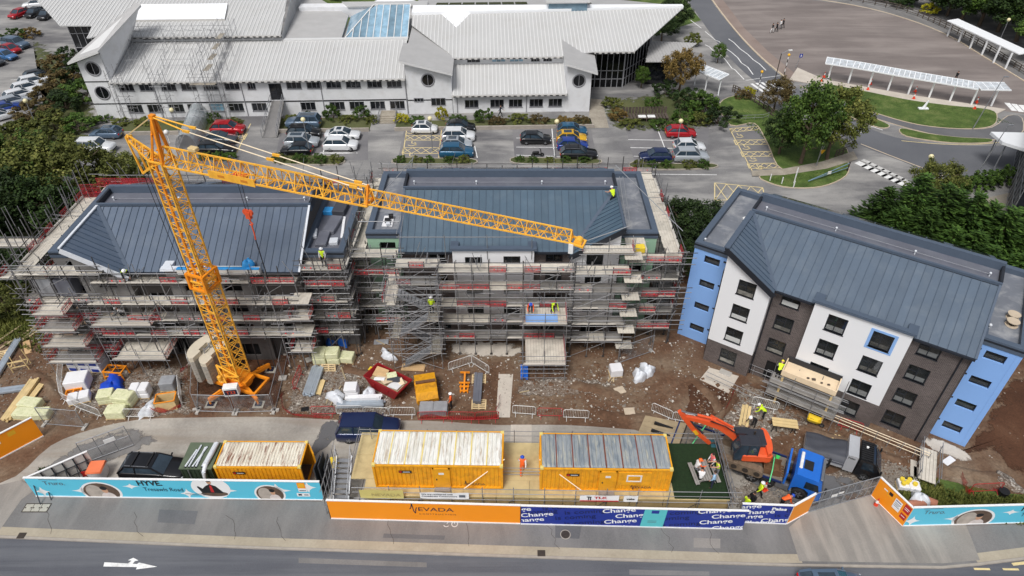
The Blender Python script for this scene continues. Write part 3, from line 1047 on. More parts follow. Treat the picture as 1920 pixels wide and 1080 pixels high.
ribbed_roof(MB(),[(48.9,5.),(64.7,5.),(69.4,6.),(75.5,6.),(84.7,17),(51,16),(49.4,12.9),(47.4,16),(42.6,15.9),(42.6,13.3),(49.,5.4)],zRD,.55,rmi=1,rw=.12,rh=.06).build('roof',['college_roof','college_rib'],college)
eave_notches(48.9,64.9,5.,zRD(0,5.),college)
eave_notches(69.6,75.5,6.,zRD(0,6.),college)
MB().slab([(46.8,16.4,zRD(0,16.4)+.02),(49.4,12.5,zRD(0,12.5)+.02),(51.6,16.4,zRD(0,16.4)+.02)],.1).build('valley_flat','white_sheet',college)
MB().slab([(42.5,15.9,9.3),(84.8,17.1,9.5),(84.8,18.,9.5),(42.5,19.,9.5)],.5).build('ridge_flat','white_sheet',college)
MB().slab([(42.5,19.,9.2),(84.8,18,9.2),(70,34,6.5),(42.5,34,6.5)],.3).build('rear_roof','felt_grey',college)
for i in range(9):
 u=46+i*2.1+(6 if i>6 else 0)
 MB().slab([(u,19.6,9.32),(u+1.9,19.6,9.32),(u+1.9,22.4,8.85),(u,22.4,8.85)],.06).build('solar_panel','pane_hall',college)
pl=MB();pl.bb(63.6,69.6,16.6,19.5,8.8,10.2,1)
ribbed_roof(pl,[(63.2,16.2),(70,16.2),(70,20.2),(63.2,20.2)],lambda u,v:10.4+.14*(v-16),.5)
pl.build('plant_room',['college_roof','pane_sky'],college)
hall=bpy.data.objects.new('glass_hall',None)
COL.objects.link(hall);hall.parent=college
hp=[V((68.6,8.7,0)),V((74.7,8.6,0)),V((79.6,14.6,0)),V((80.5,17.,0))]
mull=MB()
for a,c,n in((hp[0],hp[1],7),(hp[1],hp[2],8),(hp[2],hp[3],3)):
 for i in range(n):
  p,q=a.lerp(c,i/n),a.lerp(c,(i+1)/n)
  zp,zq=zRD(p.x,p.y)-.15,zRD(q.x,q.y)-.15
  pn=MB()
  pn.add([(p.x,p.y,0),(q.x,q.y,0),(q.x,q.y,zq),(p.x,p.y,zp)],[(0,1,2,3),(3,2,1,0)])
  pn.build('pane','pane_hall',hall)
  mull.bar((p.x,p.y-.05,0),(p.x,p.y-.05,zp),.1,.12)
  for z in(1.3,2.6):
   mull.bar((p.x,p.y-.03,z),(q.x,q.y-.03,z),.08,.1)
mull.bar((hp[1].x,hp[1].y-.06,0),(hp[1].x,hp[1].y-.06,6.8),.2,.2)
mull.build('mullion','frame_grey',hall)
b=MB()
ribbed_roof(b,[(77.9,8.6),(82.,8.5),(87.4,15.4),(80.,16.5)],lambda u,v:3.9+.05*(v-8),.5)
b.build('annex_roof','felt_grey',college)
b=MB().prism([(78.3,9.4),(81.8,9.3),(85.5,14.5),(80,15.5)],0,3.8)
b.build('annex_wall','pane_hall',college)
lg=bpy.data.objects.new('glazed_wall',None)
COL.objects.link(lg);lg.parent=college
mull=MB()
for i in range(5):
 u=-8.2+i*.95
 MB().bb(u,u+.9,12.9,12.95,0,9.2).build('pane','pane_hall',lg)
 mull.bb(u-.06,u+.04,12.8,12.9,0,9.2)
for z in(3.5,5.6,7.7):
 mull.bb(-8.3,-3.5,12.78,12.86,z,z+.12)
mull.build('mullion','frame_grey',lg)
b=MB()
c0=CF.uv(738,4,4)
P4=[(c0[0]-6,c0[1]-3,2.6),(c0[0]+6,c0[1]-3,2.6),(c0[0]+6,c0[1]+5,2.6),(c0[0]-6,c0[1]+5,2.6)]
N_=6
vs,fs=[],[]
for i in range(N_+1):
 for j in range(N_+1):
  s_,t_=i/N_,j/N_
  x=P4[0][0]+12*s_+(2*s_-1)*0.
  pin=sin(PI*s_)*sin(PI*t_)
  edge=.8*sin(PI*s_)*(1-2*t_)
  vs.append((x,P4[0][1]+8*t_+edge,2.4+2.6*pin))
for i in range(N_):
 for j in range(N_):
  k=i*(N_+1)+j
  fs.append((k,k+N_+1,k+N_+2,k+1))
b.add([CF.w(*p) for p in vs],fs,0,True)
for p in P4:
 w0=CF.w(p[0],p[1]+(.3 if p[1]<c0[1] else-.3),0)
 b.tube(w0,w0+V((0,0,2.5)),.06)
tag(b.build('tensile_canopy','white_sheet'),'white tensile canopy behind the college roof at top edge','canopy')
sheet('lawn',[CF.w(24,32).to_2d(),CF.w(75,25).to_2d(),CF.w(95,40).to_2d(),CF.w(95,140).to_2d(),CF.w(0,140).to_2d(),CF.w(24,36).to_2d()],.012,'grass_turf')
def railing(b,pts,h,r=.03,n=None):
 for p,q in zip(pts[:-1],pts[1:]):
  p,q=V(p),V(q)
  m=max(1,int((q-p).length/1.1))
  for i in range(m+1):
   t=p.lerp(q,i/m)
   b.tube(t,t+V((0,0,h)),r,5)
  for z in(h,h*.55):
   b.tube(p+V((0,0,z)),q+V((0,0,z)),r,5)
rp=thing('access_ramp','grey access ramp with tubular railings up to the college door','ramp',CF.w(du+.87,0,0),CF.a)
b=MB()
b.add([(-.85,-.05,2.3),(.85,-.05,2.3),(1.,-7.,.05),(-1.,-7.,.05),(-.85,-.05,2.),(.85,-.05,2.),(1.,-7,0),(-1,-7,0)],[(3,2,1,0),(4,5,6,7),(0,4,7,3),(1,2,6,5)])
b.build('deck','asphalt_footway',rp)
for s_ in(-1,1):
 b=MB()
 railing(b,[(s_*.82,-.3,2.25),(s_*1.,-7,.05)],1.1,.035)
 b.build('railing','galvanised',rp)
w0=CF.w(*CF.uv(726,232,0))
st=thing('entrance_steps','short flight of grey steps with handrails below the college windows','steps',w0,CF.a)
for i in range(4):
 MB().bb(-1.1,1.1,i*.45,3.2,i*.14,(i+1)*.14-.002).build('step','paving_flags',st)
for s_ in(-1,1):
 b=MB()
 railing(b,[(s_*1.2,-.2,.1),(s_*1.2,2.6,.55)],.95,.03)
 b.build('railing','galvanised',st)
cs=thing('access_scaffold','thin tube access scaffold standing on the left wing of the white college','scaffold',CF.w(0,0,0),CF.a)
zr=lambda v:zRA(0,v)+.1 if v>-.5 else .1
for iu,u in enumerate((2.9,4.4,8.6,10.,13.9,15.6,17.4)):
 for v in(-2.1,-.9):
  pole('standard',(u,v,.1),(u+ru(-.1,.1),v,7.6+ru(0,1.2)),.028,ST,cs)
 for z in(1.9,3.6,5.4,7.):
  pole('transom',(u,-2.3,z),(u,-.5,z),.026,ST,cs)
 pole('brace',(u,-2.1,.4),(u,-.9,3.6),.024,ST,cs)
 pole('brace',(u,-2.1,5.4),(u+.4,1.4,7.4),.024,ST,cs)
for z in(1.9,3.6,5.4,6.6):
 for a,c in((2.6,5.),(8.2,10.6),(13.5,18.2)):
  for v in(-2.1,-.9):
   pole('ledger',(a,v,z),(c,v,z),.026,ST,cs)
for v,u0,u1 in((2.2,4.2,6.3),(2.2,9.,13.),(6.,3.5,8.),(6.,9.5,13.)):
 z0=zRA(0,v)
 for u in(u0,u1):
  pole('standard',(u,v,z0),(u,v,z0+2.2),.028,ST,cs)
  pole('standard',(u,v+1.2,z0+.3),(u,v+1.2,z0+2.5),.028,ST,cs)
  pole('brace',(u,v-1,z0-.1),(u,v+1.2,z0+1.6),.024,ST,cs)
 for z in(.6,1.4):
  pole('ledger',(u0-.3,v,z0+z),(u1+.3,v,z0+z),.026,ST,cs)
for u in[3.+i*1.5 for i in range(10)]:
 pole('standard',(u,8.,7.6),(u,8.,10.6),.028,ST,cs)
 pole('brace',(u,8.,9.8),(u+.7,9.3,9.1),.024,ST,cs)
for z in(8.6,9.5,10.2):
 pole('ledger',(2.6,8.,z),(17.4,8.,z),.026,ST,cs)
for u in(15.6,16.3,17.2,17.9):
 for v in(-1.8,1.5,5,8.5):
  z0=zr(v)
  pole('standard',(u,v,z0),(u,v,10.2+.1*v),.028,ST,cs)
for z in(7.2,8.4,9.6):
 for u in(15.6,17.9):
  pole('ledger',(u,-2,z),(u,9,z+1.2),.026,ST,cs)
for k in range(4):
 b=MB()
 for i in range(3):
  b.bb(15.75+i*.24,15.97+i*.24,-1.6+k*2.4,.7+k*2.4,7.3+k*.6,7.34+k*.6)
 b.build('board','paving_flags',cs)
b=MB()
for i in range(3):
 b.bb(13.6,17.,-2.+i*.24,-1.79+i*.24,5.5,5.54)
b.build('board','paving_flags',cs)
cp=G(352,282)
ce=G(375,222)
sa=math.atan2(ce.y-cp.y,ce.x-cp.x)
sh=thing('cycle_shelter','curved clear plastic cycle shelter beside the red hatchback','cycle shelter',((cp.x+ce.x)/2,(cp.y+ce.y)/2,0),sa)
SL=(ce-cp).length/2
m_clear,N,L,P=nmat('clear_plastic')
tr=N.new('ShaderNodeBsdfTransparent')
mx=N.new('ShaderNodeMixShader')
mx.inputs[0].default_value=.55
P.inputs['Base Color'].default_value=lin(196,204,208)
P.inputs['Roughness'].default_value=.15
L.new(tr.outputs[0],mx.inputs[1])
L.new(P.outputs[0],mx.inputs[2])
L.new(mx.outputs[0],N['Material Output'].inputs['Surface'])
arc=[(-1.35+0*k,0,0) for k in()]
ap=[(1.35*cos(t),2.3*sin(t)) for t in[PI*(.12+.76*i/8) for i in range(9)]]
ap=[(1.3,.1)]+ap+[(-1.3,.1)]
nb_=5
for i in range(nb_):
 x0,x1=-SL+2*SL*i/nb_+.04,-SL+2*SL*(i+1)/nb_-.04
 b=MB()
 for(y0,z0),(y1,z1) in zip(ap[:-1],ap[1:]):
  b.add([(x0,y0,z0),(x1,y0,z0),(x1,y1,z1),(x0,y1,z1)],[(0,1,2,3)],0,True)
 b.build('roof_sheet','clear_plastic',sh)
for i in range(nb_+1):
 x=-SL+2*SL*i/nb_
 b=MB().path([(x,y,z) for y,z in ap],.04,5)
 b.build('hoop','galvanised',sh)
# ---------------------------------------------------------------- the three apartment blocks
mat('roof_metal',lin(84,98,114),.45,0.,var=.06,scale=.6,rand=.07,dirt=lin(106,116,126),dirt_amt=.5,dscale=.5)
mat('roof_metal_mid',lin(72,92,108),.45,0.,var=.06,scale=.6,rand=.07,dirt=lin(94,110,122),dirt_amt=.5,dscale=.5)
mat('roof_metal_left',lin(84,97,115),.45,0.,var=.06,scale=.6,rand=.07,dirt=lin(106,116,128),dirt_amt=.5,dscale=.5)
mat('seam_dark',lin(58,74,92),.5,0.)  # darker than the panels: shade along the thin seams put into the colour
mat('flashing',lin(80,92,108),.5,0.,var=.05)
mat('fascia_black',lin(34,38,46),.5,var=.08)
mat('membrane',lin(116,120,128),.45,var=.1,scale=.8,dirt=lin(186,186,186),dirt_amt=.6,dscale=.7)
mat('membrane_dark',lin(104,106,116),.5,var=.12,scale=.8,dirt=lin(120,124,130),dirt_amt=.5,dscale=.6)
mat('render_blue',lin(134,176,234),.8,var=.03,scale=.4)
mat('render_blue_trim',lin(138,178,230),.8,var=.02)
mat('render_green',lin(150,186,160),.8,var=.05,scale=.5)
mat('render_bright',lin(232,233,235),.8,var=.015,scale=.4)
mat('blockwork',lin(118,116,114),.9,var=.12,scale=1.2,bump=.2)  # both blockworks darkened: unlit walls behind the scaffold put into the colour
mat('blockwork_dark',lin(84,80,78),.9,var=.15,scale=1.2,bump=.2)
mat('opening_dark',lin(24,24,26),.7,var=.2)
mat('pv_cell',lin(26,32,46),.15,.1,var=.2)
mat('white_wrap',lin(214,218,224),.45,var=.04,scale=3,bump=.3,bscale=6)
mat('blue_sheet',lin(52,148,214),.45,var=.12,scale=2,bump=.3,bscale=5)
def brick_mat(name,c1,c2,mortar):
 m,N,L,P=nmat(name)
 tc=N.new('ShaderNodeTexCoord')
 sp=N.new('ShaderNodeSeparateXYZ')
 L.new(tc.outputs['Object'],sp.inputs[0])
 ad=N.new('ShaderNodeMath');ad.operation='ADD'
 L.new(sp.outputs['X'],ad.inputs[0]);L.new(sp.outputs['Y'],ad.inputs[1])
 cb=N.new('ShaderNodeCombineXYZ')
 L.new(ad.outputs[0],cb.inputs['X']);L.new(sp.outputs['Z'],cb.inputs['Y'])
 br=N.new('ShaderNodeTexBrick')
 br.inputs['Color1'].default_value=c1
 br.inputs['Color2'].default_value=c2
 br.inputs['Mortar'].default_value=mortar
 br.inputs['Scale'].default_value=1.
 br.inputs['Mortar Size'].default_value=.011
 br.inputs['Mortar Smooth'].default_value=.2
 br.inputs['Brick Width'].default_value=.225
 br.inputs['Row Height'].default_value=.075
 L.new(cb.outputs[0],br.inputs['Vector'])
 n2=noise(N,L,tc.outputs['Object'],.6,5)
 r2=ramp(N,[(.3,(.8,)*3),(.7,(1.2,)*3)])
 L.new(n2.outputs['Fac'],r2.inputs['Fac'])
 L.new(mixc(N,L,1.,br.outputs['Color'],r2.outputs['Color'],'MULTIPLY'),P.inputs['Base Color'])
 P.inputs['Roughness'].default_value=.9
 bp=N.new('ShaderNodeBump');bp.inputs['Strength'].default_value=.5;bp.inputs['Distance'].default_value=.02;bp.invert=True
 L.new(br.outputs['Fac'],bp.inputs['Height']);L.new(bp.outputs[0],P.inputs['Normal'])
brick_mat('brick_dark',lin(92,82,80),lin(70,60,59),lin(132,125,121))
glass_mat('pane_flat',lin(34,40,44),.04,.9,var=.5,scale=1.3)
def see_in(name,clear):
 m=M(name);N,L=m.node_tree.nodes,m.node_tree.links
 tr=N.new('ShaderNodeBsdfTransparent');mx=N.new('ShaderNodeMixShader')
 mx.inputs[0].default_value=1-clear
 L.new(tr.outputs[0],mx.inputs[1]);L.new(N['Principled BSDF'].outputs[0],mx.inputs[2]);L.new(mx.outputs[0],N['Material Output'].inputs['Surface'])
see_in('pane_flat',.55)
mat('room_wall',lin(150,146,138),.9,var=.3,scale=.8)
mat('blind_white',lin(196,198,196),.7,var=.05)
mat('room_clutter',lin(120,118,112),.8,var=.6,scale=2.,rand=.4)
def panels(par,poly,zf,step,ax,m,name='roof_panel',start=None,seam='seam_dark'):
 n=len(poly)
 ar=sum(poly[i][0]*poly[(i+1)%n][1]-poly[(i+1)%n][0]*poly[i][1] for i in range(n))
 if ar<0:
  poly=poly[::-1]
 lo,hi=min(p[ax] for p in poly),max(p[ax] for p in poly)
 k=max(1,round((hi-lo)/step))
 step=(hi-lo)/k
 for i in range(k):
  a,c=lo+i*step,lo+(i+1)*step
  s=clip_half(clip_half(poly,a,1,ax),c,-1,ax)
  if len(s)<3:
   continue
  q=[]
  for p in s:
   if not q or abs(p[0]-q[-1][0])+abs(p[1]-q[-1][1])>1e-4:
    q.append(p)
  if len(q)<3:
   continue
  b=MB()
  b.slab([(p[0],p[1],zf(*p)) for p in q],.03,0)
  o=1-ax
  e=[p for p in q if abs(p[ax]-a)<1e-4]
  if len(e)>=2:
   mn,mx=min(t[o] for t in e),max(t[o] for t in e)
   A=(a,mn) if ax==0 else(mn,a)
   C=(a,mx) if ax==0 else(mx,a)
   b.bar((*A,zf(*A)+.02),(*C,zf(*C)+.02),.032,.05,1)
  b.build(name,[m,seam],par)
def block(label,fr,wl,wm,wr,mirror,mt,finished=True):
 W=wl+wm+wr
 t=thing('apartment_block',label,'building',fr.w(0,0,0),fr.a)
 mu=(lambda u:W-u) if mirror else(lambda u:u)
 def bb(b,u0,u1,*r):
  a,c=sorted((mu(u0),mu(u1)))
  return b.bb(a,c,*r)
 def hl(hs):
  return[(*sorted((mu(h[0]),mu(h[1]))),h[2],h[3]) for h in hs]
 uA,uB=wl,wl+wm
 D=10.2
 lev=[0.,2.45,4.9,7.35]
 g0,g1=uA+.15,uA+3.95
 w0,w1=uA+7.1,uA+13.75
 brk0,brk1=g1,uB-.1
 for(a,c,nm) in((0,wl,'left'),(uB-.05,W,'right')):
  x0=a+(.95 if nm=='left' else .75)
  holes=[(x0,x0+1.28,z+1.05,z+1.78) for z in lev]
  b=MB()
  wallgrid(b,*sorted((mu(a),mu(c))),0,10.,hl(holes),0,.22)
  A,C=sorted((mu(a),mu(c)))
  for x in(A,C):
   b.add([(x,0,0),(x,D,0),(x,D,10.),(x,0,10.)],[(0,1,2,3)])
  b.add([(A,D,0),(C,D,0),(C,D,10),(A,D,10)],[(3,2,1,0)])
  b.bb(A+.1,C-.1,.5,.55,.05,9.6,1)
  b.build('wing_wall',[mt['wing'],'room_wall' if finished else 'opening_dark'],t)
  b=MB()
  b.bb(A+.3,C-.3,.3,D-.3,9.5,9.72)
  b.build('wing_roof',mt['flat'],t)
  b=MB()
  for(x0_,x1_,y0_,y1_) in((A-.06,C+.06,-.06,.42),(A-.06,C+.06,D-.42,D+.06),(A-.06,A+.42,.42,D-.42),(C-.42,C+.06,.42,D-.42)):
   b.bb(x0_,x1_,y0_,y1_,9.55,10.15)
  b.bb(A-.07,C+.07,-.075,-.06,9.85,10.,1)
  b.build('parapet',['flashing','fascia_black'],t)
  for h in hl(holes):
   if finished:
    window(t,*h,.14,(1,),'frame_dark',.06,'pane_flat')
    MB().bb(h[0]+.08,h[1]-.08,.26,.3,h[2]+.06,h[2]+.3).build('blind','blind_white',t)
  if finished:
   for z in lev:
    xx=mu(a+2.72 if nm=='left' else a+.25)
    MB().bb(xx-.2,xx+.2,-.05,-.003,z+1.7,z+1.82).build('vent_grille','frame_dark',t)
   xx=mu(a+(.45 if nm=='left' else 2.45))
   MB().bb(xx-.02,xx+.02,-.02,-.004,.2,9.8).build('render_joint','render_blue_trim',t)
 zg=lambda u:12.-.634*(u-uA)
 wins=[(uA+1.42,uA+2.8,z+.64,z+2.06) for z in lev]
 b=MB()
 wallgrid(b,*sorted((mu(g0),mu(g1))),0,2.5,hl(wins[:1]),-1.9,.2,1)
 wallgrid(b,*sorted((mu(g0),mu(g1))),2.5,zg(g1)-.1,hl(wins[1:]),-1.93,.2,0)
 zt=zg(g1)-.1
 top=[w for w in wins if w[3]>=zt]
 def tri(poly):
  b.add([(mu(p[0]),-1.93,p[1]) for p in poly],[tuple(range(len(poly)))],0)
 if top:
  tw=top[0]
  wallb=[(g0,zt),(tw[0],zt),(tw[0],zg(tw[0])-.1),(g0,zg(g0)-.1)]
  tri(wallb)
  tri([(tw[0],tw[3]),(tw[1],tw[3]),(tw[1],zg(tw[1])-.1),(tw[0],zg(tw[0])-.1)])
  tri([(tw[1],zt),(g1,zt),(tw[1],zg(tw[1])-.1)])
 else:
  tri([(g0,zt),(g1,zt),(g0,zg(g0)-.1)])
 for x in(mu(g0),mu(g1)):
  zz=zg(g0 if x==mu(g0) else g1)-.15
  b.add([(x,-1.9,0),(x,.2,0),(x,.2,2.5),(x,-1.9,2.5)],[(0,1,2,3)],1)
  b.add([(x,-1.93,2.5),(x,3,2.5),(x,3,zz),(x,-1.93,zz)],[(0,1,2,3)],0)
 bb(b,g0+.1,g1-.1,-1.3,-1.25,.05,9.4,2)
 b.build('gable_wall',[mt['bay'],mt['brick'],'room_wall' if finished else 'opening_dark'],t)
 r1=[(uA+4.7,uA+6.1,z+.62,z+2.) for z in lev[1:]]+[(uA+5.1,uA+6.3,.1,2.1)]
 b=MB()
 wallgrid(b,*sorted((mu(g1-.05),mu(w0+.05))),0,9.45,hl(r1),-1.3,.2,0)
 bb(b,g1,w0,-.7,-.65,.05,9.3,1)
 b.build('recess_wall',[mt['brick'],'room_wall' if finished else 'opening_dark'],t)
 r2=[(uA+14.35,uA+15.75,z+.55,z+1.95) for z in lev]
 b=MB()
 wallgrid(b,*sorted((mu(w1-.05),mu(uB+.05))),0,9.45,hl(r2),-1.42,.2,0)
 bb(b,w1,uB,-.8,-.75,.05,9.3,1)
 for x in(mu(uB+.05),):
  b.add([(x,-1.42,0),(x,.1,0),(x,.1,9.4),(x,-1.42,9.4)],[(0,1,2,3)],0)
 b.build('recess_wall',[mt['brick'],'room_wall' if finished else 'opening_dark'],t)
 b1=[(uA+8.22,uA+9.6,z+.3,z+1.8) for z in lev[1:]]
 b2=[(uA+11.35,uA+12.75,z+.25,z+1.72) for z in lev[1:]]
 b3=[(uA+11.15,uA+12.6,.5,1.9),(uA+8.2,uA+9.5,.1,2.1)]
 b=MB()
 wallgrid(b,*sorted((mu(w0),mu(w1))),2.5,9.85,hl(b1+b2),-2.03,.2,0)
 wallgrid(b,*sorted((mu(w0),mu(w1))),0,2.5,hl(b3),-2.,.2,1)
 for u in(w0,w1):
  x=mu(u)
  b.add([(x,-2.03,2.5),(x,-1,2.5),(x,-1,9.85),(x,-2.03,9.85)],[(0,1,2,3)],0)
  b.add([(x,-2.,0),(x,-1,0),(x,-1,2.5),(x,-2.,2.5)],[(0,1,2,3)],1)
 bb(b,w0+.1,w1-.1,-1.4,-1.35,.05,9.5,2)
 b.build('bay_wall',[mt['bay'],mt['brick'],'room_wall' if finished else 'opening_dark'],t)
 if finished:
  for h in hl(wins):
   window(t,*h,-1.83,(1,1.25),'frame_dark',.065,'pane_flat','frame_dark',trans=.6)
  for h in hl(r1[:3]):
   window(t,*h,-1.2,(1.25,1),'frame_dark',.065,'pane_flat','frame_dark',trans=.6)
  for h in hl(r2):
   window(t,*h,-1.32,(1,1.1),'frame_dark',.065,'pane_flat','frame_dark',trans=.6)
  for h in hl(b1+b2+b3[:1]):
   window(t,*h,-1.93,(1,1.2),'frame_dark',.065,'pane_flat','frame_dark',trans=.6)
  for h in hl([wins[0],wins[1],wins[2],wins[3]]+r1[:3]+r2+b1+b2+b3[:1]):
   vv={True:-1.}[True]
   k=rnd.random()
   MB().bb(h[0]+.1,h[1]-.1,-1.28-(.62 if h in hl(wins+b1+b2+b3) else 0),-1.25-(.62 if h in hl(wins+b1+b2+b3) else 0),h[2]+.05,h[2]+.05+.3+.2*k).build('blind','blind_white' if k>.3 else 'room_clutter',t)
  hb=hl([b2[2]])[0]
  b=MB()
  for(x0_,x1_,z0_,z1_) in((hb[0]-.2,hb[1]+.2,hb[3],hb[3]+.18),(hb[0]-.2,hb[1]+.2,hb[2]-.2,hb[2]),(hb[0]-.2,hb[0],hb[2],hb[3]),(hb[1],hb[1]+.2,hb[2],hb[3])):
   b.bb(x0_,x1_,-2.06,-2.034,z0_,z1_)
  b.build('window_surround','render_blue_trim',t)
  for u,v in((g1+.1,-1.4),(uB-.55,-1.52)):
   pole('downpipe',(mu(u),v,.1),(mu(u),v,9.35),.05,'fascia_black',t)
  MB().bb(*sorted((mu(uA+5.1),mu(uA+6.3))),-1.2,-1.12,.1,2.1).build('door','opening_dark',t)
 else:
  for hs,v in((wins,-1.75),(r1,-1.1),(r2,-1.25),(b1+b2+b3,-1.85)):
   for h in hl(hs):
    if mt.get('glazed'):
     window(t,*h,v,(1,1.2),'frame_dark',.065,'pane_flat')
 # ---- roof
 zM=lambda u,v:12.-.4727*(3.8-v)
 zG=lambda u,v:12.-.634*((u if not mirror else W-u)-uA)
 mp=lambda poly:[(mu(p[0]),p[1]) for p in poly]
 main=mp([(uA,3.8),(uA+4.1,-1.75),(uB+.12,-1.75),(uB+.12,3.8)])
 gab=mp([(uA-.12,-2.3),(uA+4.2,-2.3),(uA+4.1,-1.75),(uA,3.8),(uA-.12,3.8)])
 b=MB()
 b.slab([(p[0],p[1],zM(*p)-.035) for p in main],.2,0,1)
 roof=b.build('roof',['flashing','fascia_black'],t)
 panels(roof,main,lambda u,v:zM(u,v),.58,0,mt['metal'])
 b=MB()
 b.slab([(p[0],p[1],zG(*p)-.035) for p in gab],.22,0,1)
 groof=b.build('gable_roof',['flashing','fascia_black'],t)
 panels(groof,gab,lambda u,v:zG(u,v),.5,1,mt['metal'])
 vm='flashing' if finished else mt['trim']
 MB().bar((mu(uA),-2.32,12.05),(mu(uA),3.8,12.05),.42 if finished else .2,.1).build('verge_flashing',vm,roof)
 MB().bar((mu(uA-.02),-2.33,zg(uA)-.15),(mu(uA+4.25),-2.33,zg(uA+4.25)-.15),.06,.46).build('barge_board',mt.get('verge','fascia_black'),roof)
 MB().bar((mu(uA+.05),3.75,12.06),(mu(uA+4.1),-1.75,9.42),.3,.06).build('valley_flashing','flashing',roof)
 MB().bar((mu(uB+.1),-1.78,zM(0,-1.75)+.03),(mu(uB+.1),3.8,12.05),.16,.1).build('verge_flashing',vm,roof)
 b=MB()
 bb(b,w0-.2,w1+.15,-2.2,-1.75,9.82,10.)
 bb(b,w0-.2,w0+.5,-1.75,-1.,9.5,9.95)
 bb(b,w1-.5,w1+.15,-1.75,-1.,9.5,9.95)
 bb(b,w0-.22,w1+.17,-2.23,-2.2,9.8,9.9)
 b.build('eaves_kicker',['flashing' if finished or mt.get('kick') is None else mt['kick']],roof)
 for(a_,c_) in((g1+.3,w0-.2),(w1+.15,uB+.1)):
  b=MB()
  bb(b,a_,c_,-1.92,-1.75,9.25,9.4)
  b.build('gutter','fascia_black',roof)
 b=MB()
 bb(b,uA-.1,uB+.2,3.8,4.,11.5,12.2)
 bb(b,uA-.1,uB+.2,6.2,6.55,11.4,12.45)
 b.build('ridge_upstand','flashing',roof)
 b=MB()
 bb(b,uA-.1,uB+.2,3.74,3.8,11.86,12.)
 bb(b,uA-.12,uA+.06,4.,6.2,11.5,12.25)
 bb(b,uB+.02,uB+.2,4.,6.2,11.5,12.25)
 b.build('ridge_shadow_gap','fascia_black',roof)
 b=MB()
 bb(b,uA+.06,uB+.02,4.,6.2,11.6,11.8)
 b.build('ridge_trough','membrane_dark',roof)
 b=MB().tube((mu(uA+.8),5.,12.),(mu(uB-.6),5.,12.),.014,4)
 b.build('safety_line','galvanised',roof)
 for u in(uA+.8,uA+6.3,uA+12,uB-.6):
  q=MB().tube((mu(u),5.,11.78),(mu(u),5.,12.05),.05,6)
  q.sph((mu(u),5.,12.08),.1,8,4)
  q.build('anchor_post','white_wrap',roof)
 b=MB()
 zb=lambda v:12.2-.4727*(v-6.5)
 b.slab([(mu(uA),6.5,12.2),(mu(uB),6.5,12.2),(mu(uB),11.8,zb(11.8)),(mu(uA),11.8,zb(11.8))],.2)
 rs=b.build('rear_roof',mt['metal'],t)
 for i in range(12):
  u=uA+1.+i*1.3+(1.2 if i>3 else 0)+(.6 if i>8 else 0)
  if u+1.2>uB-.3:
   break
  for v in(6.9,8.8):
   b=MB()
   b.slab([(mu(u),v,zb(v)+.1),(mu(u+1.2),v,zb(v)+.1),(mu(u+1.2),v+1.75,zb(v+1.75)+.1),(mu(u),v+1.75,zb(v+1.75)+.1)],.04,0,1)
   b.build('solar_panel',['pv_cell','galvanised'],rs)
 b=MB()
 bb(b,uA,uB,11.,11.2,0,9.9)
 for u in(uA,uB):
  x=mu(u)
  b.add([(x,-1.4,0),(x,11.2,0),(x,11.2,10.),(x,6.5,11.9),(x,3.8,11.9),(x,-1.6,9.4)],[(0,1,2,3,4,5)],0)
 b.build('rear_wall',mt['brick'],t)
 return t,mu,W
FR=Frame(14.99,45.68,-33.25)
FM=Frame(-12.1,47.,0)
FL=Frame(-37.,44.3,0)
blk_r,muR,WR=block('finished apartment block with blue ends, white bays and slate-blue metal roof',FR,3.,17.55,2.72,False,dict(wing='render_blue',bay='render_bright',brick='brick_dark',flat='membrane',metal='roof_metal',trim='flashing'))
blk_m,muM,WM=block('middle apartment block with green ends and teal metal roof behind scaffolding',FM,3.2,18.,3.,True,dict(wing='render_green',bay='render_bright',brick='brick_dark',flat='membrane',metal='roof_metal_mid',trim='flashing',glazed=True),False)
blk_l,muL,WL=block('left apartment block of bare grey blockwork under new metal roof, wrapped in scaffolding',FL,2.8,17.4,3.3,False,dict(wing='blockwork',bay='blockwork',brick='blockwork_dark',flat='membrane_dark',metal='roof_metal_left',trim='white_wrap',verge='white_wrap',kick='white_wrap'),False)
def cowl(par,u,v,z,r=.22):
 b=MB().tube((u,v,z),(u,v,z+.3),r*.7,10)
 b.tube((u,v,z+.3),(u,v,z+.42),r,12)
 b.tube((u,v,z+.42),(u,v,z+.46),r*.5,8)
 b.build('vent_cowl','frame_white',par)
cowl(blk_r,2.3,5.6,9.72,.3)
for v in(3.,3.9):
 p=FR.w(22.3,v,9.72)
 t=thing('cable_drum','wooden cable drum on flat roof of the blue block, '+('nearer the street' if v<3.5 else 'farther from the street'),'cable drum',p,R(20))
 for z in(0.,.36):
  MB().tube((0,0,z),(0,0,z+.05),.42,16).build('flange','kerb_pale',t)
 MB().tube((0,0,.05),(0,0,.36),.16,10).build('core','black_plastic',t)
for u,v in((.55,.6),):
 q=MB().tube((u,v,9.72),(u,v,10.2),.03,6)
 q.sph((u,v,10.25),.1,8,4)
 q.build('anchor_post','white_wrap',blk_r)
q=MB().tube((20.9,1.2,9.72),(20.9,1.2,10.4),.03,6)
q.sph((20.9,1.2,10.4),.12,8,4)
q.build('anchor_post','white_wrap',blk_r)
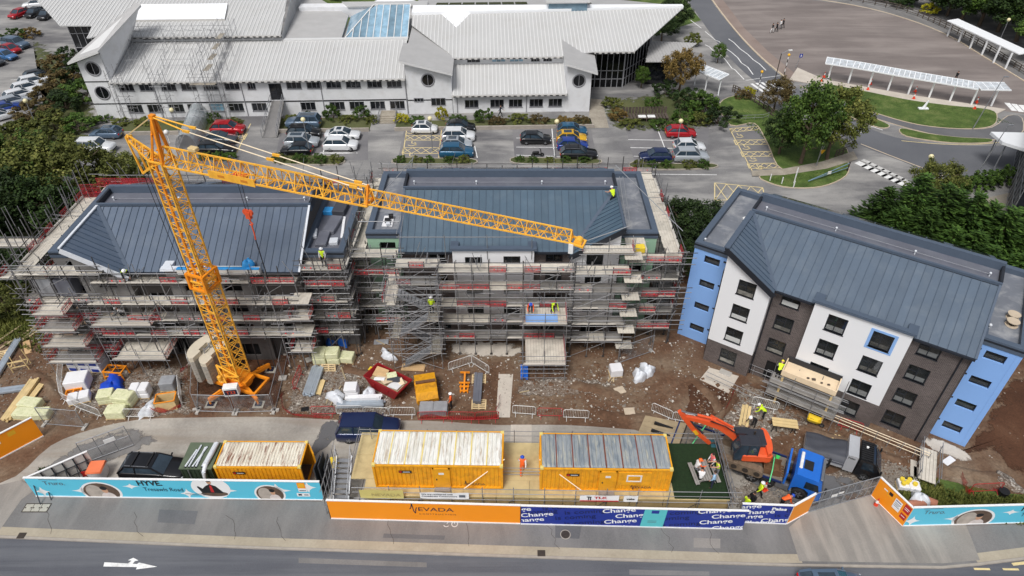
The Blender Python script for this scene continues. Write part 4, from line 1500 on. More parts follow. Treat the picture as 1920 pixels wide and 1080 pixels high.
# ---------------------------------------------------------------- scaffolding
mat('board_pale',lin(206,199,186),.85,var=.14,scale=1.5,rand=.12,dirt=lin(140,130,116),dirt_amt=.4,dscale=1.2)
mat('board_grey',lin(150,146,141),.85,var=.15,scale=1.5,rand=.15,dirt=lin(110,104,98),dirt_amt=.4,dscale=1.2)
mat('toe_board',lin(196,190,180),.85,var=.12,scale=1.5,rand=.12)
def net_mat(name,col,opacity,cell=18.):
 m,N,L,P=nmat(name)
 tc=N.new('ShaderNodeTexCoord')
 n1=noise(N,L,tc.outputs['Object'],1.4,3)
 r1=ramp(N,[(.35,(max(0,opacity-.2),)*3),(.7,(min(1,opacity+.2),)*3)])
 L.new(n1.outputs['Fac'],r1.inputs['Fac'])
 tr=N.new('ShaderNodeBsdfTransparent')
 mx=N.new('ShaderNodeMixShader')
 P.inputs['Base Color'].default_value=col
 P.inputs['Roughness'].default_value=.6
 L.new(r1.outputs['Color'],mx.inputs[0])
 L.new(tr.outputs[0],mx.inputs[1])
 L.new(P.outputs[0],mx.inputs[2])
 L.new(mx.outputs[0],N['Material Output'].inputs['Surface'])
 return m
net_mat('guard_red',lin(170,44,58),.42)
net_mat('guard_pale',lin(206,186,184),.38)
net_mat('mesh_grey',lin(150,152,154),.22)
net_mat('net_red',lin(176,30,38),.6)
mat('clip_red',lin(240,40,50),.5)
mat('rail_red',lin(186,52,62),.6)
mat('steel_dark',lin(70,74,80),.5,.5,var=.15)
DECK={}
def deck_mesh(ln,nb,m):
 k=(round(ln,2),nb,m)
 if k not in DECK:
  b=MB()
  for i in range(nb):
   y=i*.235
   b.bb(0.,ln-.01,y,y+.222,0,.04)
  me=b.mesh('board_deck')
  me.materials.append(M(m))
  DECK[k]=me
 return DECK[k]
GUARD={}
def guard_mesh(ln,m,h=.55):
 k=(round(ln,2),m,h)
 if k not in GUARD:
  b=MB()
  b.add([(.05,0,0),(ln-.05,0,0),(ln-.05,0,h),(.05,0,h)],[(0,1,2,3)],0)
  n=max(2,int(ln/.55))
  for i in range(n+1):
   x=.05+(ln-.1)*i/n
   b.bb(x-.012,x+.012,-.012,.012,0,h,1)
  for z in(0,h/3,2*h/3,h):
   b.bb(.05,ln-.05,-.01,.01,z-.012,z+.012,1)
  b.box((ln*.3,-.03,h*.45),(.1,.03,.1),0,2)
  b.box((ln*.75,-.03,h*.4),(.1,.03,.1),0,2)
  me=b.mesh('brick_guard')
  for x in(m,'rail_red' if m=='guard_red' else ST,'clip_red'):
   me.materials.append(M(x))
  GUARD[k]=me
 return GUARD[k]
def srun(par,p0,p1,width,levels,side=1,bay=2.,ztop=None,red=.55,pale=.2,boards=5,seed=1,base=0.,over=.5,toe=.8,mat_low='board_grey',mat_top='board_pale',braces=True,extra_rails=True,lower_skip=0,inner=True):
 r=random.Random(seed)
 p0,p1=V((*p0,0)),V((*p1,0))
 d=p1-p0
 Ln=d.length
 d.normalize()
 nrm=V((-d.y,d.x,0))*side
 n=max(1,round(Ln/(bay*.66)))
 bl=Ln/n
 ztop=ztop or levels[-1]+1.3
 ang=math.atan2(d.y,d.x)
 for i in range(n+1):
  for k in((0,1) if inner else(0,)):
   q=p0+d*(bl*i)+nrm*(width*k)
   top=ztop+r.uniform(-.1,1.) if k==0 else levels[-1]+r.uniform(0.,.5)
   pole('standard',q+V((0,0,base)),q+V((r.uniform(-.05,.05),r.uniform(-.05,.05),top)),.042,ST if r.random()<.3 else STD,par)
   if base<.2:
    o=link('base_plate',shared('box',unit_box(),'iron'),None,par)
    o.matrix_basis=MTr(q+V((0,0,.01)))@Matrix.Diagonal((.22,.22,.04,1))
  for z in levels:
   a=p0+d*(bl*i)-nrm*r.uniform(.1,.35)+V((0,0,z-.06))
   pole('transom',a,p0+d*(bl*i)+nrm*(width+r.uniform(.05,.2))+V((0,0,z-.06)),.027,ST,par)
 for li,z in enumerate(levels):
  segs=max(1,round(Ln/6.))
  for sgi in range(segs):
   a,c=Ln*sgi/segs-(over if sgi==0 else .15),Ln*(sgi+1)/segs+(over*r.uniform(.5,1.6) if sgi==segs-1 else .15)
   for k,dz in([(0,-.12)]+([(1,-.12)] if inner else[])+[(0,.55),(0,1.05)]):
    j=V((0,0,r.uniform(-.02,.02)))
    pole('ledger' if dz<0 else 'guard_rail',p0+d*a+nrm*(width*k-(.05 if dz>0 else 0))+V((0,0,z+dz))+j,p0+d*c+nrm*(width*k-(.05 if dz>0 else 0))+V((0,0,z+dz))+j,.033,ST if r.random()<.6 else STD,par)
  for i in range(n):
   q=p0+d*(bl*i)
   m=mat_top if li>=len(levels)-1 or r.random()<.22 else mat_low  # lower lifts mostly get grey boards, their shade put into the colour
   if li>=lower_skip:
    o=link('board_deck',deck_mesh(bl,boards,m),None,par)
    o.matrix_basis=MTr(q+V((0,0,z))+(nrm*.06 if side>0 else nrm*(.06+boards*.235)))@MRo(ang,4,'Z')
    if r.random()<toe:
     beam('toe_board',q+nrm*.03+V((0,0,z+.15)),q+d*(bl-.02)+nrm*.03+V((0,0,z+.15)),.22,.035,'toe_board',par).matrix_basis
   g=r.random()
   if g<(red+pale)*.75:
    o=link('brick_guard',guard_mesh(bl,'guard_red' if g<red*.75 else 'guard_pale'),None,par)
    o.matrix_basis=MTr(q-nrm*.02+V((0,0,z+.12)))@MRo(ang,4,'Z')
  for _ in range(int(Ln*1.5)):
   x=r.uniform(-.3,Ln+.3);zz=z+r.uniform(-.25,1.15)
   k=r.random()
   c0=p0+d*x+V((0,0,zz))
   if k<.45:
    pole('loose_tube',c0-nrm*r.uniform(.1,.5),c0+nrm*r.uniform(.4,width+.2)+V((0,0,r.uniform(-.1,.1))),.026,ST,par)
   elif k<.75:
    ln_=r.uniform(.8,2.2)
    pole('loose_tube',c0-nrm*.08,c0-nrm*.08+d*ln_,.026,ST,par)
   else:
    pole('brace',c0-nrm*.1,c0-nrm*.05+d*r.uniform(-.8,.8)+V((0,0,r.uniform(1.,1.9))),.025,ST,par)
  if braces and r.random()<.8:
   i=r.randrange(max(1,n-2)) if n>2 else 0
   zlow=levels[li-1] if li else base
   c=min(n,i+2)
   pole('brace',p0+d*(bl*i)-nrm*.06+V((0,0,zlow+.1)),p0+d*(bl*c)-nrm*.06+V((0,0,z-.1)),.026,ST,par)
def bay_deck(par,x0,x1,y0,y1,z,m='board_pale',guards=True,seed=0,up=True):
 r=random.Random(seed)
 n=int((x1-x0)/.235)
 o=link('board_deck',deck_mesh(y1-y0,n,m),None,par)
 o.matrix_basis=MTr((x1,y0,z))@MRo(PI/2,4,'Z')
 for y in(y0,(y0+y1)/2,y1):
  pole('transom',(x0-.3,y,z-.06),(x1+.3,y,z-.06),.03,ST,par)
 if guards:
  for zz in(.5,1.):
   pole('guard_rail',(x0-.3,y0,z+zz),(x1+.4,y0,z+zz),.027,ST,par)
   for x in(x0,x1):
    pole('guard_rail',(x,y0-.2,z+zz),(x,y1,z+zz),.027,ST,par)
  beam('toe_board',(x0,y0+.02,z+.15),(x1,y0+.02,z+.15),.22,.035,'toe_board',par)
  for x in(x0,x1):
   o=link('brick_guard',guard_mesh(y1-y0,'guard_red'),None,par)
   o.matrix_basis=MTr((x,y0,z+.1))@MRo(PI/2,4,'Z')
 if up:
  for x in(x0,(x0+x1)/2,x1):
   for y in(y0,y1):
    pole('standard',(x,y,0),(x,y,z+1.2+r.uniform(0,.5)),.03,ST,par)
LV=[1.8,3.65,5.4,7.15,8.95]
sm_=thing('building_scaffold','tube scaffold with red mesh guards round the middle block with green ends','scaffold',(0,0,0))
srun(sm_,(-5.9,43.),(5.,43.),1.25,LV,1,2.,ztop=9.6,red=.45,pale=.4,seed=3)
srun(sm_,(5.,42.7),(9.4,42.7),1.25,LV,1,2.1,ztop=9.6,red=.4,pale=.2,seed=5)
srun(sm_,(9.4,44.3),(13.7,44.3),1.25,[1.8,3.65,5.4,7.15,8.95],1,2.1,ztop=9.8,red=.7,pale=.1,seed=7,over=1.)
srun(sm_,(13.9,44.6),(13.7,57.8),1.3,[3.65,5.4,7.15,8.95],1,2.2,ztop=9.9,red=.45,pale=.05,seed=9)
srun(sm_,(13.6,58.9),(-12.6,58.9),1.2,[5.4,8.95],1,2.2,ztop=9.9,red=.75,pale=.05,seed=13,base=0)
srun(sm_,(-13.4,58),(-13.4,45.6),1.1,[3.65,5.4,7.15,8.95],1,2.1,ztop=9.8,red=.3,pale=.05,seed=15)
srun(sm_,(-13.2,45.),(-9.4,45.),1.2,LV,1,1.9,ztop=9.6,red=.5,pale=.1,seed=17)
srun(sm_,(-9.4,43.6),(-5.9,43.6),1.25,[7.15,8.95],1,1.75,ztop=9.6,red=.2,pale=.1,seed=19,base=0)
for z in(1.3,3.1,4.95,6.7,8.5,10.1):
 x0=8.2+z*0.
 o=link('board_deck',deck_mesh(1.05,6,'board_pale'),None,sm_)
 o.matrix_basis=MTr((8.9+1.4,43.2 if z>9 else 42.6-.3,z))@MRo(PI/2,4,'Z')
bay_deck(sm_,5.6,9.6,43.6,44.7,10.4,'board_pale',True,21,False)
for x in(5.6,7.6,9.6):
 pole('standard',(x,43.6,8.9),(x,43.6,11.9),.03,ST,sm_)
bay_deck(sm_,9.3,11.,44.4,48.6,9.6,'board_pale',False,22,False)
bay_deck(sm_,.9,4.4,39.8,42.9,1.85,'board_pale',True,23)
bay_deck(sm_,.9,4.4,40.8,42.9,5.4,'board_pale',True,24)
o=link('sheet_cover',MB().bb(1.1,3.7,40.9,42.,5.46,5.5).mesh('sheet_cover'),['render_blue'],sm_)
for x in(.9,2.,3.1,4.4):
 for z in(.5,1.1):
  pole('ledger',(x,39.8,z),(x,42.9,z),.026,STD,sm_)
for z in(.35,.9,1.4):
 pole('ledger',(.7,39.8,z),(4.6,39.8,z),.026,ST,sm_)
pole('guard_rail',(-9.2,44.9,11.1),(5.2,44.9,11.1),.035,ST,sm_)
for x in(-9,-5.4,-2,1.6,5):
 pole('standard',(x,44.9,8.9),(x,44.9,11.3),.03,ST,sm_)
pole('guard_rail',(5.3,44.6,10.7),(9.3,44.6,12.4),.035,ST,sm_)
for(p,q) in(((9.,45.,12.3),(9.1,51,13.1)),((9.3,45.,12.3),(9.4,51,13.1)),((-8.9,45.5,11.2),(-9.1,57,12.2)),((9.,53,13.1),(14,46.5,10.6)),((-9.3,45.5,11.),(-9.4,56,11.6)),((-12.6,47.,11.2),(-9.2,47,11.2)),((-12.3,51,10.2),(-9.,56,12.2))):
 pole('guard_rail',p,q,.032,'galvanised',sm_)
stt=thing('stair_tower','scaffold stair tower of zigzag metal flights against middle block left end','stair',(0,0,0))
X0,X1,Y0,Y1=-10.,-5.9,41.2,43.4
for x in(X0,X0+.75,X1-.75,X1):
 for y in(Y0,Y1):
  pole('standard',(x,y,0),(x,y,8.3+ru(0,.6)),.03,ST,stt)
fl=[.1,1.9,3.7,5.5,7.2]
for i in range(4):
 za,zb_=fl[i],fl[i+1]
 xa,xb=(X0+.8,X1-.9) if i%2==0 else(X0+.8,X1-.9)
 ya=Y0+.1 if i%2==0 else Y0+1.1
 if i%2:
  xa,xb=xb,xa
 b=MB()
 for y in(ya,ya+.8):
  b.bar((xa,y,za),(xb,y,zb_),.05,.2)
 st_=b.build('stringer','galvanised',stt)
 ns=9
 for k in range(ns):
  t_=(k+.7)/ns
  x,z=xa+(xb-xa)*t_,za+(zb_-za)*t_
  o=link('tread',shared('box',unit_box(),'galvanised'),None,stt)
  o.matrix_basis=MTr((x,ya+.4,z))@Matrix.Diagonal((.26,.76,.035,1))
 for y in(ya-.02,ya+.84):
  for dz in(.5,.95):
   pole('handrail',(xa,y,za+dz),(xb,y,zb_+dz),.025,ST,stt)
 for(x,w) in((X0,.78),(X1-.85,.85)):
  zz=zb_ if(x>X0)==(i%2==0) else(za if i else None)
  if zz is None:
   continue
  o=link('landing_boards',deck_mesh(2.3,3 if x==X0 else 4,'board_pale'),None,stt)
  o.matrix_basis=MTr((x+w,Y0-.1,zz))@MRo(PI/2,4,'Z')
for z in fl[1:]+[8.3]:
 for y in(Y0,Y1):
  for dz in(0,.55,1.05):
   pole('ledger',(X0-.35,y,z+dz-.1),(X1+.4,y,z+dz-.1),.026,ST,stt)
 for x in(X0,X1):
  for dz in(0,.55,1.05):
   pole('transom',(x,Y0-.3,z+dz-.1),(x,Y1+.3,z+dz-.1),.026,ST,stt)
 pole('brace',(X0,Y0-.05,z-1.8),(X1,Y0-.05,z),.025,ST,stt)
 pole('brace',(X1,Y0-.05,z-1.8),(X0,Y0-.05,z),.025,ST,stt)
o=link('landing_boards',deck_mesh(4.6,4,'board_pale'),None,stt)
o.matrix_basis=MTr((-9.3,41.4,7.25))@MRo(PI/2,4,'Z')
o=link('brick_guard',guard_mesh(2.2,'guard_red'),None,stt)
o.matrix_basis=MTr((-10.25,41.4,7.3))@MRo(PI/2,4,'Z')
sl=thing('building_scaffold','tube scaffold with red mesh guards round the bare left block beside the crane','scaffold',(0,0,0))
LL=[1.8,3.6,5.3,7.,8.7]
srun(sl,(-33.6,41.3),(-17.6,41.3),1.25,[3.7,5.3,7.],1,2.,ztop=7.6,red=.55,pale=.15,seed=31,over=.7)
srun(sl,(-33.,41.9),(-20.6,41.9),1.3,[8.7],1,2.,ztop=9.6,red=.05,pale=.1,seed=33,base=7,toe=1)
srun(sl,(-20.4,41.9),(-17.,41.9),1.3,[8.7],1,1.7,ztop=9.6,red=1,pale=0,seed=34,base=7)
srun(sl,(-16.6,42.8),(-13.4,42.8),1.25,[2.6,4.3,6.,7.7,9.3],1,1.6,ztop=10,red=.45,pale=.2,seed=35)
srun(sl,(-13.2,43.),(-13.,50),1.1,[4.3,6,7.7,9.3],1,2.2,ztop=10,red=.3,pale=0,seed=36)
srun(sl,(-39.,53.6),(-39.,42.2),1.3,[3.6,5.3,7.,9.5],1,2.,ztop=11.4,red=.6,pale=0,seed=37)
srun(sl,(-38.6,41.6),(-33.4,41.6),1.3,[1.8,3.6,5.3,7.],1,1.8,ztop=8.2,red=.5,pale=.1,seed=39,over=.9)
srun(sl,(-38.6,41.9),(-32.,41.9),1.2,[9.5],1,2.,ztop=10.4,red=0,pale=0,seed=40,base=8,toe=1)
srun(sl,(-13,55.9),(-38,55.9),1.1,[5.3,9.4],1,2.3,ztop=10.6,red=.5,pale=0,seed=41)
bay_deck(sl,-43.2,-39.1,46.2,47.4,9.2,'board_pale',True,42,False)
for x in(-43,-41.6,-40.2):
 for y in(46.2,47.4):
  pole('standard',(x,y,4.5),(x,y,12.2+ru(0,1)),.03,ST,sl)
bay_deck(sl,-40.2,-36.6,42.3,43.4,8.9,'board_pale',True,43,False)
for i,z in enumerate((1.8,3.6,5.3,7.)):
 bay_deck(sl,-38.2+.3*i,-34.3-.2*i,40.1,41.5,z,'board_pale' if i%2 else 'board_grey',True,60+i,i==0)
 bay_deck(sl,-18.4+.3*i,-16.6+.2*i,41.,42.4,z+.4,'board_pale',i%2==0,70+i,i==0)
bay_deck(sl,-33.,-28.6,40.3,43.3,1.95,'board_pale',True,45)
bay_deck(sl,-33.6,-28.9,40.7,43.2,5.35,'board_pale',True,46)
for i in range(14):
 x,y=-39+ru(-1.2,1.),43+i*.85
 pole('standard',(x,y,7.6),(x+ru(-.2,.2),y+ru(-.1,.3),11.6+ru(0,1.6)),.03,ST,sl)
for x in(-32.2,-29.2,-26.2,-23.2,-20.2):
 pole('standard',(x,42.,6.6),(x,42.,10.6),.03,ST,sl)
for i in range(26):
 x=-32.8+i*.6
 pole('brace',(x,41.+ru(0,.3),6.2+(i%2)*-1.75),(x+ru(.1,.5),41.6,8.1+(i%2)*-1.75),.022,ST,sl)
pole('guard_rail',(-16.9,44.2,10.2),(-16.75,49.4,12.6),.034,'galvanised',sl)
for(x,y,w,h,a) in((-38.9,53.4,1.8,1.3,.1),(-38.4,55.3,3.,.9,0),(-35.4,55.3,3.2,.9,0)):
 o=link('brick_guard',guard_mesh(w,'guard_red',h),None,sl)
 o.matrix_basis=MTr((x,y,9.6))@MRo(a,4,'Z')
def lscaf(par,fr,u0,u1,v0,v1,levels,ztop,seed):
 r=random.Random(seed)
 n=max(1,round((u1-u0)/1.8))
 for i in range(n+1):
  u=u0+(u1-u0)*i/n
  for v in(v0,v1):
   a=fr.w(u,v,0)
   pole('standard',a,a+V((0,0,ztop+r.uniform(-.2,.8))),.03,ST,par)
  for z in levels:
   pole('transom',fr.w(u,v0-.3,z-.05),fr.w(u,v1+.2,z-.05),.027,ST,par)
 for z in levels:
  for v in(v0,v1):
   for dz in((-.1,.5,1.) if v==v0 else(-.1,)):
    pole('ledger',fr.w(u0-.5,v,z+dz),fr.w(u1+.5,v,z+dz),.027,ST,par)
  for i in range(n):
   u=u0+(u1-u0)*i/n
   o=link('board_deck',deck_mesh((u1-u0)/n,5,'board_grey'),None,par)
   o.matrix_basis=MTr(fr.w(u,v0+.05,z))@MRo(fr.a,4,'Z')
ps=thing('porch_scaffold','small tube scaffold in front of timber porch on the finished block','scaffold',(0,0,0))
lscaf(ps,FR,9.,14.2,-4.1,-2.7,[1.3,2.5],3.7,4)
for z in(.9,1.7):
 pole('guard_rail',FR.w(4.2,-4.2,z*.6),FR.w(9,-4.5,z*.6),.027,ST,ps)
pr=thing('timber_porch','pale timber porch canopy fixed to white bay of the finished block','porch',FR.w(9.6,-2.1,0),FR.a)
mat('plywood',lin(228,206,174),.75,var=.08,scale=1.2,rand=.05)
mat('timber_new',lin(216,190,138),.75,var=.12,scale=2,rand=.1)
b=MB()
b.bb(.1,4.,-1.6,-.05,3.45,3.52)
b.build('deck','plywood',pr)
for(a,c,y0,y1) in((0,4.1,-1.68,-1.6),(0,.08,-1.6,-.05),(4.02,4.1,-1.6,-.05)):
 MB().bb(a,c,y0,y1,3.35,3.85).build('fascia','plywood',pr)
MB().bb(0,4.1,-.05,0.,3.35,4.05).build('fascia','fascia_black',pr)
for x in(.2,3.9):
 MB().bb(x-.08,x+.08,-1.5,-1.34,0,3.4).build('post','timber_new',pr)
for(x,y,s_) in((1.9,-1.1,.14),(2.3,-1.,.2),(2.9,-1.05,.12),(3.4,-.95,.14)):
 MB().cbox((x,y,3.58),(s_*1.4,s_,.1),.02,.4).build('offcut','timber_dark',pr)
# ---------------------------------------------------------------- crane
mat('crane_yellow',lin(250,184,62),.5,var=.1,scale=2,dirt=lin(186,116,40),dirt_amt=.4)
mat('crane_orange',lin(240,146,28),.5,var=.1,scale=2,dirt=lin(150,84,30),dirt_amt=.45)
mat('ballast_concrete',lin(158,152,142),.9,var=.1,scale=1.2,bump=.3)
mat('ballast_top',lin(206,196,176),.9,var=.08,scale=1.,bump=.2)
mat('cable_black',lin(30,30,32),.6)
mat('sign_white',lin(232,232,230),.5)
mat('sign_navy',lin(24,28,56),.5)
mat('red_paint',lin(212,84,48),.5,var=.1)
CB=V((-22.35,39.,0))
CA=R(-20.68)
crane=thing('tower_crane','yellow self-erecting tower crane with lattice mast and long level jib','crane',CB,CA)
def lattice(par,p,q,w0,w1,h0,h1,n,mname,chord=.07,web=.045,tri=False,name='jib_section',m='crane_yellow'):
 b=MB()
 p,q=V(p),V(q)
 d=(q-p).normalized()
 side=d.cross(V((0,0,1)))
 if side.length<.1:
  side=V((0,1,0));upv=V((1,0,0))
 else:
  side.normalize();upv=side.cross(d)
 def corner(t,k):
  w,h=w0+(w1-w0)*t,h0+(h1-h0)*t
  c=p.lerp(q,t)
  if tri:
   return[c-side*w/2-upv*h/2,c+side*w/2-upv*h/2,c+upv*h/2][k]
  return[c-side*w/2-upv*h/2,c+side*w/2-upv*h/2,c+side*w/2+upv*h/2,c-side*w/2+upv*h/2][k]
 K=3 if tri else 4
 for k in range(K):
  b.bar(corner(0,k),corner(1,k),chord,chord)
 for i in range(n):
  a,c=i/n,(i+1)/n
  mid=(a+c)/2
  for k in range(K):
   k2=(k+1)%K
   b.bar(corner(a,k),corner(mid,k2),web,web)
   b.bar(corner(mid,k2),corner(c,k),web,web)
   if i%2==0:
    b.bar(corner(a,k),corner(a,k2),web,web)
 for k in range(K):
  b.bar(corner(1,k),corner(1,(k+1)%K),chord,chord)
 return b.build(name,m,par)
mast=lattice(crane,(0,0,1.6),(0,0,11.6),1.3,1.3,1.3,1.3,11,None,.1,.042,name='mast_section')
lattice(crane,(0,0,11.),(0,0,21.2),1.08,1.08,1.08,1.08,12,None,.1,.042,name='mast_section')
b=MB()
for x in(-.7,.7):
 for y in(-.7,.7):
  b.bar((x,y,10.9),(x,y,12.3),.2,.2)
for z in(10.95,12.25):
 for(p,q) in(((-.7,-.7),(.7,-.7)),((.7,-.7),(.7,.7)),((.7,.7),(-.7,.7)),((-.7,.7),(-.7,-.7))):
  b.bar((*p,z),(*q,z),.16,.16)
b.build('mast_collar','crane_orange',crane)
b=MB().bar((0.,-.52,1.6),(0,-.52,21.),.16,.12)
b.build('hoist_guide','crane_orange',crane)
lattice(crane,(.6,0,21.6),(15.2,0,21.75),.95,.85,1.15,1.05,15,None,.09,.05,True,'jib_section')
lattice(crane,(15.,0,21.75),(27.2,0,21.9),.72,.6,.82,.62,15,None,.07,.035,True,'jib_section')
b=MB().bar((15.2,-.4,21.3),(15.2,0.,22.4),.12,.12);b.bar((15.2,.4,21.3),(15.2,0,22.4),.12,.12);b.bar((15.2,-.4,21.3),(15.2,.4,21.3),.12,.12)
b.build('jib_joint','crane_orange',crane)
b=MB().bar((27.2,-.32,21.6),(27.9,-.3,21.5),.1,.1);b.bar((27.2,.32,21.6),(27.9,.3,21.5),.1,.1);b.bar((27.9,-.35,21.5),(27.9,.35,21.5),.1,.1)
b.tube((27.6,-.2,21.6),(27.6,.2,21.6),.22,12)
b.build('jib_tip','crane_yellow',crane)
b=MB().box((27.3,-.38,21.3),(.25,.05,.6),.2)
b.build('tip_sign','sign_white',crane)
b=MB()
for y in(-.45,.45):
 b.bar((.55,y,21.),(.55,0+y*.2,24.1),.16,.16)
 b.bar((-.3,y,21.),(.55,y*.2,24.1),.12,.12)
for z in(22.,23.):
 b.bar((.3,-.35,z),(.3,.35,z),.08,.08)
b.box((.55,0,24.15),(.35,.3,.25))
b.build('head_frame','crane_orange',crane)
lattice(crane,(-.2,0,21.1),(-2.2,0,22.4),.8,.25,.7,.2,4,None,.09,.05,True,'rear_strut')
b=MB()
for y in(-.2,.2):
 b.bar((-2.1,y,22.4),(-1.8,y,19.9),.1,.1)
 b.bar((-1.8,y,19.9),(-.5,y,20.8),.14,.14)
b.build('rear_strut','crane_yellow',crane)
b=MB().bar((-2.15,0,22.45),(.5,0,24.15),.07,.07)
b.build('rear_pendant','timber_new',crane)
mat('pendant_pale',lin(244,226,196),.4,var=.04)
for y in(-.28,.28):
 b=MB().tube((.6,y*.3,24.15),(3.2,y,23.75),.05,6,1)
 b.tube((3.2,y,23.75),(15.,y,22.2),.035,6,0)
 for s_ in(3.2,9.,14.4):
  t_=(s_-3.2)/11.8
  b.box((s_,y,23.75+(22.2-23.75)*t_),(.5,.12,.14),0,1)
 b.build('pendant_bar',['pendant_pale','crane_yellow'],crane)
b=MB().bb(4.2,7.6,-.56,-.52,20.98,21.5)
b.build('name_plate','crane_yellow',crane)
mat('lettering_faded',lin(206,130,40),.6)
b=MB()
for x in(4.9,6.6):
 b.bb(x,x+.5,-.575,-.562,21.15,21.32)
b.build('name_plate_mark','lettering_faded',crane)
b=MB().tube((.9,.3,22.3),(.9,.3,23.),.03);b.sph((.9,.3,23.05),.16,8,5)
b.build('beacon','sign_white',crane)
b=MB().cbox((2.9,.1,22.35),(.6,.4,.25),.04)
b.build('floodlight','timber_new',crane)
hk=G(424,360,19.)
loc=MRo(-CA,4,'Z')@(V((hk.x,hk.y,0))-CB)
xh=5.9
b=MB().box((xh,0,21.),(1.,.8,.12))
for y in(-.35,.35):
 for x in(xh-.4,xh+.4):
  b.tube((x,y,21.05),(x,y+.08,21.05),.1,8)
b.build('trolley','red_paint',crane)
b=MB()
for dx in(-.15,.15):
 b.tube((xh+dx,0,21.),(xh+dx*.8,0,18.6),.02,5)
b.build('hoist_rope','cable_black',crane)
b=MB()
b.tube((xh-.16,-.07,18.5),(xh-.16,.07,18.5),.22,12);b.tube((xh+.16,-.07,18.5),(xh+.16,.07,18.5),.22,12)
b.box((xh,0,18.3),(.35,.24,.5))
b.path([(xh,0,18.05),(xh,0,17.8),(xh+.14,0,17.65),(xh+.04,0,17.5),(xh-.12,0,17.58)],.05)
b.path([(xh,0,17.6),(xh+.04,0,16.9),(xh,0,16.4)],.05)
b.build('hook_block','red_paint',crane)
b=MB().tube((xh,0,16.4),(xh+.1,0,13.2),.035,6)
b.build('sling','cable_black',crane)
b=MB().tube((xh+.1,0,13.2),(xh+.5,-1.2,9.9),.012,5)
b.build('tag_line','cable_black',crane)
b=MB().tube((-1.85,-.15,19.9),(-1.3,-.2,2.2),.022,5);b.tube((-1.85,.15,19.9),(-1.3,.2,2.2),.022,5)
b.build('guy_rope','cable_black',crane)
b=MB().tube((0,0,.75),(0,0,1.1),1.,18);b.box((0,0,1.3),(2.2,1.1,.35));b.box((-1.4,0,1.35),(1.4,.9,.3))
b.build('turntable','crane_orange',crane)
for(dx,dy) in((-2.,-1.85),(1.85,-1.85),(1.75,2.05),(-2.,2.05)):
 e=MRo(-CA,4,'Z')@V((dx,dy,0))
 b=MB().bar((e.x*.22,e.y*.22,.75),(e.x,e.y,.62),.26,.3);b.bar((e.x*.6,e.y*.6,.95),(e.x,e.y,.75),.16,.12)
 b.tube((e.x,e.y,.1),(e.x,e.y,.75),.09,8)
 lg_=b.build('outrigger','crane_orange',crane)
 MB().box((e.x,e.y,.09),(.5,.42,.14),-CA).build('foot_pad','sign_navy',lg_)
 MB().box((e.x,e.y,.03),(.85,.75,.06),-CA).build('spreader_board','cover_concrete',lg_)
b=MB()
for(p,q) in(((-2.6,-.9),(2.2,-.9)),((-2.6,.9),(2.2,.9))):
 b.bar((*p,.95),(*q,.95),.2,.22)
for x in(-2.4,2.1):
 b.bar((x,-.9,.95),(x,.9,.95),.18,.2)
b.build('base_frame','crane_orange',crane)
for k,(x0,x1,zt,hw) in enumerate(((-3.3,-2.55,3.9,1.55),(-2.35,-1.55,3.5,1.4))):
 n=10
 tw=[(sin(PI*i/n),-cos(PI*i/n)) for i in range(n+1)]
 poly=[(x0+.55-.95*s_,c_*hw) for s_,c_ in tw]+[(x1,hw*.92),(x1,hw*.35),(x1-.25,hw*.3),(x1-.25,-hw*.3),(x1,-hw*.35),(x1,-hw*.92)]
 blk=bpy.data.objects.new('ballast_stack',None);COL.objects.link(blk);blk.parent=crane
 nl=6
 for i in range(nl):
  za=1.15+(zt-1.15)*i/nl
  zb_=1.15+(zt-1.15)*(i+1)/nl-.03
  MB().prism(poly,za,zb_).build('ballast_slab','ballast_top' if i==nl-1 else 'ballast_concrete',blk)
b=MB()
for y in(-.5,.5):
 b.bar((-2.5,y,1.2),(-2.4,y*.6,4.),.1,.1)
b.bar((-2.45,-.3,3.7),(-2.45,.3,3.7),.1,.1)
b.build('ballast_clamp','galvanised',crane)
b=MB().tube((-.7,-1.15,1.5),(-.7,-.6,1.9),.28,12);b.tube((-.7,-1.2,1.95),(-.7,-1.2,2.25),.2,12);b.sph((-.7,-1.2,2.25),(.2,.2,.1),12,4)
b.build('winch_motor','crane_yellow',crane)
b=MB()
for(p,q) in(((-1.2,-.7,1.6),(.9,-.8,2.4)),((-1.2,-.7,2.9),(.9,-.8,2.4)),((-1.2,-.7,1.6),(-1.2,-.7,2.9)),((-1.2,-.7,2.9),(-.2,-1.2,1.6))):
 b.bar(p,q,.1,.1)
b.build('bracing_frame','crane_yellow',crane)
cabn=bpy.data.objects.new('control_cabinet',None);COL.objects.link(cabn);cabn.parent=crane
cabn.location=(.55,-1.55,1.1);cabn.rotation_euler=(0,0,-CA+R(8))
MB().cbox((0,0,.45),(1.15,.6,.95),.04).build('case','sign_white',cabn)
MB().bb(-.48,.48,-.325,-.302,.2,.72).build('sign_panel','sign_navy',cabn)
text_on(cabn,[('T33',-.36,.28,.46,0,.01,1.)],MTr((0,-.332,.02))@MRo(PI/2,4,'X'),'red_paint')
